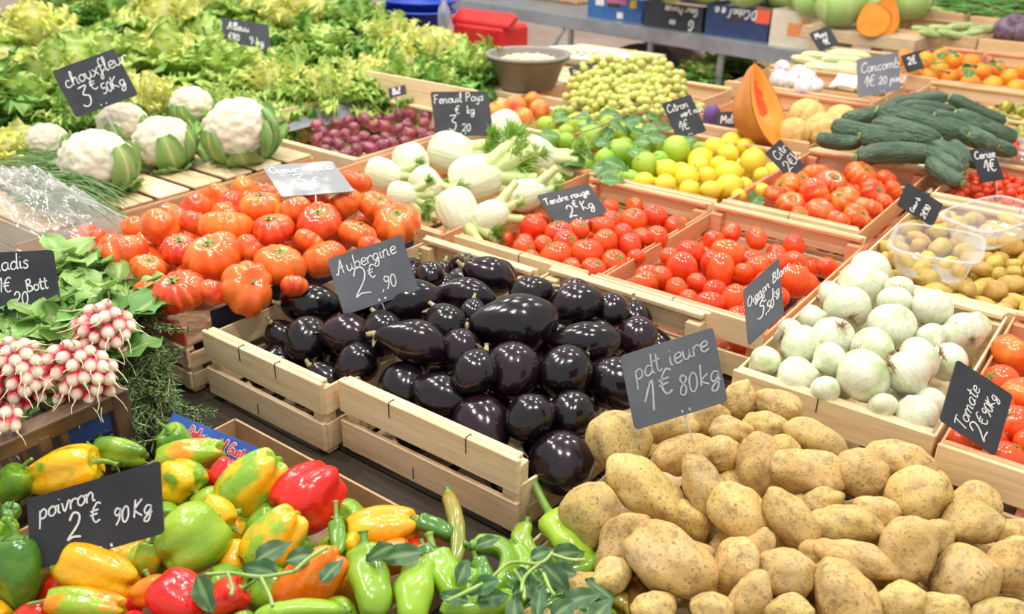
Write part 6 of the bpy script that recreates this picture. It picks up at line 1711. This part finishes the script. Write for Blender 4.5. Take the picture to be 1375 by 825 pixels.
for i, (x, y, w, lab) in enumerate([(905, -16, 52, 'cabbage at the top edge above the dark box'), (955, -14, 50, 'cabbage at the top edge above the navy box'), (1005, -12, 60, 'third cabbage from the left above the navy box'), (1055, -10, 58, 'cabbage above the white box'), (1092, 4, 50, 'cabbage left of the largest one'), (1128, 12, 64, 'largest pale green cabbage'), (1172, 12, 62, 'cabbage half behind the cut squash'), (1222, 5, 58, 'cabbage right of the cut squash'), (850, -22, 46, 'leftmost cabbage at the top edge')]):
    p0 = at_z(x, y+w*.3, BZ); r = px2m(w, p0)/2; p = p0+Vector((0, 0, r*.75))+Vector((FWD.x, FWD.y, 0))*.05
    root = empty('cabbage', M=TRS(p, orient((rnd.uniform(-.4, .2), -.4, 1), i), r)); tag(root, lab, 'cabbage', 'cabbages on the back table')
    obj('heart', CABH, root)
    for k in range(6):
        o = obj('leaf', CABL[k % 3], root); o.matrix_local = Matrix.Rotation(k*1.05+.3*i, 4, 'Z')
half_squash('cut_squash', 'wide half of an orange squash before the cabbages', at_d(1190, 22, 4.55), imgdir(75, 10), imgdir(-55, 55), .20, .12, core=False)
half_squash('cut_squash', 'slimmer half of an orange squash leaning on the wide one', at_d(1172, 26, 4.50), imgdir(110, 10), imgdir(-110, 50), .17, .10, core=False)
M_GREENB = leafmat('green_bean', [(0, (.10, .24, .05)), (1, (.18, .36, .08))], rough=.5, trans=.05, rnd=.2)
def heapblades(name, label, cat, c, rx, ry, h, n, L, w, m_, seed):
    r = random.Random(seed); mb = MB()
    for k in range(n):
        a, q = r.uniform(0, 6.28), math.sqrt(r.random()); p = Vector((q*rx*math.cos(a), q*ry*math.sin(a), h*(1-q*q)+r.uniform(-.01, .01))); t = r.uniform(-.7, .7); d = Vector((math.cos(t), math.sin(t), r.uniform(-.2, .2)))
        V, Fc = tube([p-d*L/2, p+Vector((0, 0, .008)), p+d*L/2], [w*.5, w, w*.4], 5); mb.add(V, Fc, [r.random()]*len(V))
    o = obj(name, mb.build(name, m_, True, True)); o.location = c; tag(o, label, cat, None, 'stuff'); return o
crate('wooden crate of pale beans at the top edge', -1.62, -1.12, 5.60, 6.05, 1.02, .2, W_WARM, W_GREY)
heapblades('pale_bean_heap', 'pale broad beans in the crate at the top edge', 'beans', Vector((-1.37, 5.82, .97)), .2, .17, .03, 160, .10, .006, M_CABB, 3)
heapblades('green_bean_heap', 'heap of thin green beans in the top right corner', 'beans', Vector((-.98, 6.05, 1.0)), .40, .30, .10, 420, .16, .006, M_GREENB, 4)
crate('wooden crate under the green beans in the top right corner', -1.105, -.55, 5.70, 6.4, 1.0, .19, W_WARM, W_WARM)
RCB = mesh('red_cabbage', *body(32, 18, lambda th, s: (math.sin(PI*s)*(1+.05*math.cos(5*th+4*s))*math.cos(th), math.sin(PI*s)*(1+.05*math.cos(5*th+4*s))*math.sin(th), .9*math.cos(PI*s))), M_REDCAB)
scatter('red_cabbage', [RCB], 'dull red cabbage in the right crate', 'cabbage', 'red cabbages', [(1350, 40), (1372, 42), (1362, 34)], lambda x, y: .995, [34, 32])

# ------------------------------------------------------------------ back table with boxes
A_ = at_z(660, 6, .80); B_ = at_z(1080, 70, .80); ux = (B_-A_); TL = ux.length; ux.normalize(); rzT = math.atan2(ux.y, ux.x); vy = Vector((-ux.y, ux.x, 0))
tb = empty('metal_table', (A_.x, A_.y, 0), rzT); tag(tb, 'grey metal table edge with thin legs carrying the back boxes', 'table')
board('edge_rail', tb, (TL/2-.4, .02, .757), TL+.75, .04, .085, M_STEEL)
board('edge_rail', tb, (TL/2-.4, 1.0, .775), TL+.75, .04, .055, M_STEEL)
board('table_top', tb, (TL/2-.4, .52, .79), TL+.75, 1.0, .02, M_STEEL)
for x, y in ((713, 45), (832, 62), (640, 30), (930, 78), (1050, 95)):
    q = at_z(x, y, .72)-A_; t = q.dot(ux); board('leg', tb, (t, .03, .375), .03, .03, .75, M_STEEL)
mb = MB(); q0 = at_z(716, 92, .45); 
mb.tube([Vector((.35, .03, .2)), Vector((.75, .03, .74))], .012, 8); obj('brace', mb.build('brace', M_STEEL, True), tb)
def carton(label, xl, yl, xr, yr, h, m_, deco, d=.30, text=None, slot=True):
    P = at_z(xl, yl, .80); Q = at_z(xr, yr, .80); u = Q-P; w = u.length; u.normalize(); rz = math.atan2(u.y, u.x)
    o = empty('carton', ((P+Q)/2)+Vector((-u.y, u.x, 0))*(d/2), rz); o.location.z = .80; tag(o, label, 'box', 'cartons on the back table')
    for s in (-1, 1):
        slab('long_wall', o, (0, s*d/2, h/2), (w, .006, h), m_); slab('short_wall', o, (s*(w/2-.003), 0, h/2), (.006, d-.006, h), m_)
    slab('box_bottom', o, (0, 0, .004), (w-.012, d-.012, .006), M_CARD); slab('lid_tray', o, (0, 0, h-.03), (w-.014, d-.014, .006), M_CARD)
    f = empty('tmp', M=Matrix.Translation((0, -d/2-.0035, h/2)) @ Matrix.Rotation(PI/2, 4, 'X')); f.name = 'printed_face'; f.parent = o
    if slot: mb = MB(); mb.box((0, .02, .0008), (.10, .028, .001)); obj('hand_slot', mb.build('slot', M_STAPLE), f)
    for k in deco:
        if k[0] == 'text':
            mb = MB()
            for st in text_strokes(k[1], 0, 0, k[4], k[5] if len(k) > 5 else 0): ribbon(mb, [(a+k[2], b+k[3]) for a, b in st], k[4]*.16, .0012)
            obj('lettering', mb.build('lettering', M_PRINTW), f)
        else:
            mb = MB(); mb.box((k[2], k[3], .0006), (k[4], k[5], .001)); obj('printed_patch', mb.build('patch', k[1]), f)
    return o
M_NAVY = mat('navy_card', (.025, .045, .12), (.03, .055, .15), scale=20, rough=.5, rnd=0)
M_BLACKC = mat('black_card', (.035, .04, .05), rough=.5, rnd=0)
M_BLUEC = mat('blue_card', (.04, .13, .38), (.05, .16, .42), scale=20, rough=.5, rnd=0)
M_WHITEC = mat('white_card', (.72, .66, .52), (.66, .58, .44), scale=20, rough=.6, rnd=0)
M_REDP = mat('red_patch', (.80, .12, .06), rough=.5, rnd=0); M_YELP = mat('yellow_patch', (.85, .62, .05), rough=.5, rnd=0); M_PINKP = mat('pink_patch', (.55, .16, .30), rough=.5, rnd=0); M_ORP = mat('orange_patch', (.82, .30, .10), rough=.5, rnd=0)
carton('blue carton with white label and yellow mark on the metal table', 789, 22, 861, 31, .145, M_BLUEC, [('p', M_PRINTW, -.12, .04, .07, .06), ('p', M_PINKP, .02, .045, .16, .03), ('p', M_YELP, .15, .04, .05, .05), ('p', M_PRINTW, .05, -.04, .05, .04)])
carton('black carton with upside-down white lettering on the metal table', 864, 34, 941, 45, .155, M_BLACKC, [('text', 'Gour Mande', .19, .062, .045, 180), ('text', 'G', .17, -.01, .06, 180), ('text', 'oo', .03, -.02, .045, 180)])
carton('navy carton with red corner and upside-down white lettering', 946, 46, 1029, 57, .185, M_NAVY, [('text', 'D.CabaT e a.', .13, .075, .05, 180), ('p', M_REDP, .17, .05, .09, .08)])
carton('white carton with orange print next to the navy one', 1032, 60, 1104, 70, .20, M_WHITEC, [('p', M_ORP, .0, .0, .12, .07), ('p', M_ORP, .05, .03, .06, .06)], slot=False)
wd = empty('wooden_plank', at_z(1150, 62, .90)); wd.rotation_euler = (0, 0, rzT); tag(wd, 'pale rough plank under the cut squash and cabbages', 'plank')
board('plank_board', wd, (0, .12, .04), .62, .30, .06, W_GREY); board('plank_foot', wd, (-.2, .12, -.04), .10, .28, .10, W_GREY); board('plank_foot', wd, (.2, .12, -.04), .10, .28, .10, W_GREY)
pl = at_z(735, 3, .80); bx2 = crate('flat wooden box with black stripe at the top edge', -.25, .25, -.15, .15, .95, .14, W_WARM, W_WARM, rz=rzT, origin=pl+vy*.2)
# dark sacks and a maroon crate on the ground behind the grapes
M_SACK = mat('dark_grey_sack', (.10, .09, .085), (.16, .14, .13), scale=6, rough=.8, rnd=0, bmp=.4, bscale=8)
M_TAN = mat('tan_sack', (.42, .34, .28), (.50, .41, .34), scale=6, rough=.8, rnd=0)
M_MAROON = mat('maroon_plastic', (.12, .015, .02), (.16, .02, .03), scale=8, rough=.4, rnd=0)
def lump(name, label, cat, c, s, m_, seed, rz=0, sub=ICO4):
    off = Vector((seed*3.3, seed, 0)); V = []
    for v in sub[0]:
        k = 1+.22*mnoise.noise(v*1.3+off)+.08*mnoise.noise(v*3+off)
        z = v.z*k; V.append((math.copysign(abs(v.x)**.7, v.x)*k*s[0], math.copysign(abs(v.y)**.7, v.y)*k*s[1], max(z, -.75)*s[2]))
    o = obj(name, mesh(name, V, sub[1], m_)); o.location = (c[0], c[1], c[2]+.75*s[2]); o.rotation_euler = (0, 0, rz); tag(o, label, cat); return o
q = at_z(860, 95, .45); lump('sack', 'dark grey sack on the ground behind the grapes', 'sack', (q.x, q.y, 0), (.34, .28, .34), M_SACK, 1, rzT)
q = at_z(850, 62, .62); lump('sack', 'tan folded sack behind the dark one', 'sack', (q.x-.1, q.y+.75, 0), (.36, .2, .34), M_TAN, 2, rzT)
q = at_z(985, 105, .50); mc = empty('plastic_crate', (q.x, q.y+.1, 0), rzT); tag(mc, 'maroon plastic crate of greens under the metal table', 'crate')
for s in (-1, 1):
    board('side_wall', mc, (0, s*.2, .26), .62, .02, .52, M_MAROON); board('end_wall', mc, (s*.30, 0, .26), .02, .38, .52, M_MAROON)
board('crate_bottom', mc, (0, 0, .44), .58, .38, .02, M_MAROON)
rr0 = random.Random(91)
for i, (x, y, lab) in enumerate([(935, 85, 'leftmost green lettuce under the metal table'), (965, 78, 'middle green lettuce under the metal table'), (995, 75, 'rightmost green lettuce under the metal table'), (950, 92, 'front green lettuce under the metal table')]):
    p = at_z(x, y, .60); p.z = .47
    root = empty('lettuce', p, i); tag(root, lab, 'lettuce', 'lettuces under the metal table'); root.scale = (.8, .8, .8)
    for k in range(22):
        a = k*2.4; el = math.radians(80-60*k/21); d = Vector((math.cos(a)*math.cos(el), math.sin(a)*math.cos(el), math.sin(el))); n_ = Vector((-math.cos(a)*math.sin(el), -math.sin(a)*math.sin(el), math.cos(el))); xx = d.cross(n_)
        o = obj('leaf', LLEAF['g' if k < 8 else 'd'][k % 2], root); o.matrix_local = Matrix(((xx.x, d.x, n_.x, 0), (xx.y, d.y, n_.y, 0), (xx.z, d.z, n_.z, .05), (0, 0, 0, 1)))
sl = empty('pallet_slats', at_z(975, 60, .3)); sl.location.z = 0; tag(sl, 'low stack of pale boards behind the greens', 'pallet')
for k in range(4): board('slat', sl, (0, .25, .1+k*.14), .9, .03, .11, W_GREY, rzT)
q = at_z(956, 152, .96); lump('net_bag', 'purple net bag beside the melon crate', 'bag', (q.x, q.y, .90), (.026, .026, .050), mat('purple_net', (.10, .05, .19), (.18, .10, .30), scale=3, rough=.7, rnd=0), 5, 0, ICO3)
# blue tubs, bottle, red bin behind the lettuces
M_BLUET = mat('blue_tub_plastic', (.015, .06, .52), (.02, .08, .60), scale=6, rough=.35, rnd=0)
M_REDT = mat('red_plastic', (.62, .02, .025), (.70, .035, .03), scale=6, rough=.35, rnd=0)
for i, (x, y, lab) in enumerate([(566, 34, 'upper of two stacked blue plastic tubs behind the lettuces'), (560, 44, 'lower of two stacked blue plastic tubs behind the lettuces')]):
    q = at_z(563, 40, .83); t = empty('blue_tub', (q.x, q.y, TZ+.0 if i else TZ+.055)); tag(t, lab, 'tub', 'stacked blue tubs')
    V, Fc = lathe_shell(.15, .19, .14, .004, .016); V = [(x_*1.15, y_*1.0, z_) for x_, y_, z_ in V]; obj('shell', mesh('shell', V, Fc, M_BLUET), t)
q = at_z(597, 52, .83); bt = empty('water_bottle', (q.x, q.y, TZ)); tag(bt, 'clear plastic water bottle beside the blue tubs', 'bottle')
prof = [(0, 0), (.034, 0), (.036, .02), (.036, .16), (.030, .19), (.014, .215), (.013, .235)]
V = []; n = 24
for r, z in prof:
    for k in range(n): V.append((r*math.cos(2*PI*k/n), r*math.sin(2*PI*k/n), z))
obj('bottle_body', mesh('bottle_body', V, [(j*n+k, j*n+(k+1) % n, (j+1)*n+(k+1) % n, (j+1)*n+k) for j in range(len(prof)-1) for k in range(n)], film_mat('clear_bottle_plastic', .3, (.75, .85, .95))), bt)
obj('cap', MB().tube([(0, 0, .225), (0, 0, .25)], .017, 16).build('cap', M_PRINTW, True), bt)
q = at_z(650, 55, .80); rb = empty('red_bin', (q.x, q.y, 0), rzT+.15); tag(rb, 'red plastic bin with folded lid behind the lettuces', 'bin')
board('bin_lid', rb, (0, 0, .92), .42, .12, .05, M_REDT, 0, .012, .5); board('bin_body', rb, (0, .06, .45), .38, .26, .90, M_REDT, 0, .02)

# ------------------------------------------------------------------ navy and red box lining beside the beef tomatoes
M_NAVYB = mat('navy_printed_card', (.02, .028, .07), (.03, .04, .09), scale=20, rough=.45, rnd=0)
M_REDC = mat('orange_red_printed_card', (.72, .12, .05), rough=.5, rnd=0)
lb = empty('cardboard_tray', (-1.62, 1.09, .9055)); tag(lb, 'navy and red cardboard tray under the beef tomatoes', 'box')
slab('tray_bottom', lb, (0, 0, .003), (.60, .60, .004), M_CARD)
sw = slab('navy_wall', lb, (.298, .03, .026), (.004, .54, .048), M_NAVYB)
slab('back_wall', lb, (0, .298, .026), (.59, .004, .048), M_CARD); slab('left_wall', lb, (-.298, 0, .026), (.004, .59, .048), M_CARD); slab('red_wall', lb, (.26, -.298, .020), (.08, .004, .040), M_REDC); slab('front_wall', lb, (-.04, -.298, .020), (.51, .004, .040), W_PALE)
for k in range(4): slab('red_dot', lb, (.3006, -.16+k*.012, .034), (.001, .006, .006), M_REDP)
# ------------------------------------------------------------------ the slate price signs
E_ = '\u20ac'
def dp(x, y, z): return depth(at_z(x, y, z))
sign('black slate sign chalked 2 euro 90 kg in front of the peppers', [(35, 668), (215, 622), (219, 714), (42, 771)], dp(130, 730, .90)-.06, [('poivron', -.42, .16, .26, 4), ('2', -.22, -.22, .36, 0), (E_, -.04, -.08, .26, 0), ('90', .13, -.19, .22, 0), ('Kg', .28, -.17, .24, 0)], prong=(.0, .09), wid=.0022)
sign('slate sign chalked aubergine 2 euro 90', [(438, 347), (540, 317), (561, 389), (463, 425)], dp(500, 420, .98)-.03, [('Aubergine', -.44, .18, .24, 3), ('2', -.30, -.28, .50, 0), (E_, -.06, -.04, .22, 0), (',90', .06, -.30, .22, 0)], board_mat=M_SLATE_DUSTY, wid=.0019, prong=(.0, .06))
sign('grey slate sign with faint chalk standing in the potatoes', [(832, 477), (958, 441), (977, 538), (853, 580)], dp(905, 575, .96)-.05, [('pdt ieure', -.40, .12, .26, 6), ('1', -.36, -.32, .40, 0), (E_, -.18, -.16, .32, 0), ('80', .02, -.24, .26, 0), ('kg', .24, -.20, .28, 0)], board_mat=M_SLATE_DUSTY, chalk=M_CHALK_FAINT, wid=.0024, prong=(.0, .07))
sign('steeply turned slate sign on the rim of the onion crate', [(998, 388), (1046, 348), (1053, 420), (1005, 467)], dp(1028, 455, .96)-.02, [('Oignon Blanc', -.44, .14, .17, 2), ('3', -.22, -.20, .34, 0), (E_, -.06, .0, .17, 0), (',50', .02, -.22, .16, 0), ('kg', .22, -.08, .17, 0)], board_mat=M_SLATE_DUSTY, wid=.0017, prong=(-.1, .05))
sign('slate sign standing on its corner among the right edge tomatoes', [(1286, 486), (1360, 528), (1337, 616), (1262, 562)], dp(1310, 590, .97)-.0, [('Tomate', -.08, -.44, .22, 86), ('2', .26, -.42, .32, 86), (E_, .22, -.20, .22, 86), ('90Kg', .24, -.04, .17, 86)], wid=.0017, dots=False)
sign('slate sign leaning behind the fennel bulbs', [(577, 123), (656, 123), (662, 182), (586, 183)], dp(620, 190, .99)+.02, [('Fenouil Pays', -.46, .22, .20, 4), (E_, -.12, .0, .18, 0), ('kg', .08, .0, .18, 0), ('3', -.26, -.36, .34, 0), ('20', -.04, -.40, .18, 0)], wid=.0022, prong=(0, .05))
sign('slate sign lying tilted between fennel and round tomatoes', [(721, 263), (790, 246), (818, 287), (747, 303)], dp(770, 275, .97), [('Tendre rouge', -.46, .14, .20, 2), ('2', -.20, -.36, .36, 0), (E_, -.02, -.10, .2, 0), ('Kg', .10, -.24, .28, 0)], normal=nrm(0, 48), board_mat=M_SLATE, wid=.0022)
sign('slate sign chalked 3 euro 50 in front of the cauliflowers', [(68, 96), (154, 65), (184, 127), (103, 158)], dp(125, 160, 1.05)-.02, [('chouxfleur', -.42, .08, .28, 4), ('3', -.32, -.36, .40, 0), (E_, -.10, -.12, .26, 0), ('50', .04, -.26, .20, 0), ('Kg', .20, -.24, .24, 0)], wid=.0026, prong=(0, .09))
sign('slate sign half sunk among the lettuces at the top', [(297, 22), (360, 34), (364, 68), (301, 60)], dp(330, 60, 1.04), [('Alleuu', -.40, .10, .28, 0), (E_+'80', -.40, -.30, .26, 0), ('9 kg', .05, -.34, .28, 0)], wid=.0034, prong=(0, .10))
sign('pale slate sign with painted glare lying flat over the beef tomatoes', [(350, 222), (447, 217), (475, 256), (380, 265)], dp(410, 245, 1.07)-.03, [('Coeur de Bo', -.46, .22, .20, 0), ('3', -.22, -.24, .40, 0), (E_, .02, -.20, .20, 0)], normal=nrm(0, 70), board_mat=mat('slate_with_painted_glare', (.24, .25, .27), (.50, .51, .53), scale=18, lo=.45, hi=.66, rough=.4, rnd=0), wid=.0028, prong=(.12, .045), dots=False)  # the grey-white glare on this board is painted into its colour
sign('black slate sign cut off by the left edge above the radishes', [(-70, 342), (70, 336), (83, 416), (-60, 424)], dp(40, 420, .99)-.02, [('Radis', -.10, .18, .26, 4), ('1'+E_, -.08, -.16, .24, 0), ('20', .06, -.38, .22, 0), ('Bott', .20, -.18, .20, 8)], wid=.0024, prong=(.1, .08))
sign('slate sign propped between limes and grapes', [(888, 138), (928, 128), (948, 175), (911, 190)], dp(918, 185, .98)+.03, [('Citron', -.44, .22, .20, 0), ('vert non', -.10, .02, .16, 0), ('1'+E_, -.30, -.30, .24, 0)], wid=.0024)
sign('half hidden slate sign left of the cut squash', [(962, 153), (1008, 146), (1010, 172), (963, 170)], dp(985, 170, .97)+.10, [('Melon', -.40, -.22, .50, 0)], wid=.003, dots=False)
sign('slate sign under the cut squash beside the lemons', [(1027, 205), (1048, 188), (1081, 222), (1062, 243)], dp(1052, 225, .99), [('Citr', -.30, .10, .26, 10), ('2'+E_+'k', -.28, -.32, .30, 10)], wid=.0024, dots=False)
sign('grey slate sign standing behind the cucumber heap', [(1150, 80), (1207, 70), (1209, 121), (1153, 131)], dp(1180, 135, 1.0)+.10, [('Concomb', -.42, .12, .26, 0), ('1'+E_, -.36, -.26, .28, 0), ('20 piece', -.02, -.26, .20, 0)], board_mat=mat('grey_slate', (.16, .17, .21), (.20, .21, .25), scale=14, rough=.6, rnd=0), wid=.003, prong=(.1, .08))
sign('slate sign standing on its corner before the ribbed tomatoes', [(1221, 243), (1264, 276), (1255, 303), (1202, 277)], dp(1232, 285, .98), [('Coeur b', -.08, -.44, .18, 86), ('2'+E_+'90', .24, -.42, .24, 86)], wid=.0024, dots=False)
sign('slate sign on a prong over the cherry tomatoes', [(1301, 201), (1334, 197), (1348, 241), (1319, 246)], dp(1325, 240, .98), [('Cerise', -.42, .20, .22, 0), ('1'+E_, -.20, -.20, .34, 0)], wid=.003, prong=(.3, .07), dots=False)
sign('small slate sign among the back clementines', [(1210, 75), (1232, 68), (1242, 92), (1218, 98)], dp(1226, 97, .97), [('2'+E_, -.3, -.1, .4, 0)], wid=.004, dots=False)
sign('slate sign before the cabbages over the corn cobs', [(1086, 45), (1113, 34), (1127, 60), (1101, 69)], dp(1106, 72, 1.0), [('Mais', -.36, .10, .28, 0), ('1'+E_, -.16, -.30, .3, 0)], wid=.004, dots=False)
sign('small slate sign behind the red onion crate', [(521, 119), (544, 114), (546, 126), (523, 132)], dp(534, 130, 1.0), [('Bol', -.3, -.25, .6, 0)], wid=.004, dots=False)
sign('slate sign between the bean bowl and the grapes', [(763, 92), (800, 83), (808, 108), (771, 116)], dp(785, 115, .98)+.02, [('Raisin', -.40, .05, .3, 0)], wid=.003, dots=False)
# lettering stencilled on the side of the fennel crate
mb = MB()
for st in text_strokes('Finas', 0, 0, .055, 0, .35): ribbon(mb, st, .008, 0)
o = obj('stencilled_lettering', mb.build('stencil', M_STAPLE), fennel_crate); o.matrix_local = Matrix.Translation((-1.2600+.0022-fennel_crate.location.x, 1.50-fennel_crate.location.y, .888-fennel_crate.location.z)) @ Matrix.Rotation(PI/2, 4, 'Z') @ Matrix.Rotation(PI/2, 4, 'X')
# ------------------------------------------------------------------ labels of the half hidden produce
bpy.context.view_layer.update()
bur = {}
for o in [o for o in SC.objects if o.parent is None and str(o.get('group', '')).startswith('buried')]: bur.setdefault(o['group'], []).append(o)
for g, L in bur.items():
    rk = rows([to_px(o.matrix_world.translation) for o in L], 26)
    for o, q in zip(L, rk):
        what = {'buried aubergines': 'shaded aubergine in a gap', 'buried potatoes': 'shaded potato in a gap', 'buried white onions': 'shaded onion in a gap'}.get(g, 'shaded '+g[7:].replace('atoes', 'ato').replace('lemons', 'lemon').replace('limes', 'lime').replace('peppers', 'pepper')+' in a gap')
        o['label'] = '%s, %s' % (what, rowtext(q)); o['group'] = g.replace('buried', 'half hidden')
bpy.context.view_layer.update()
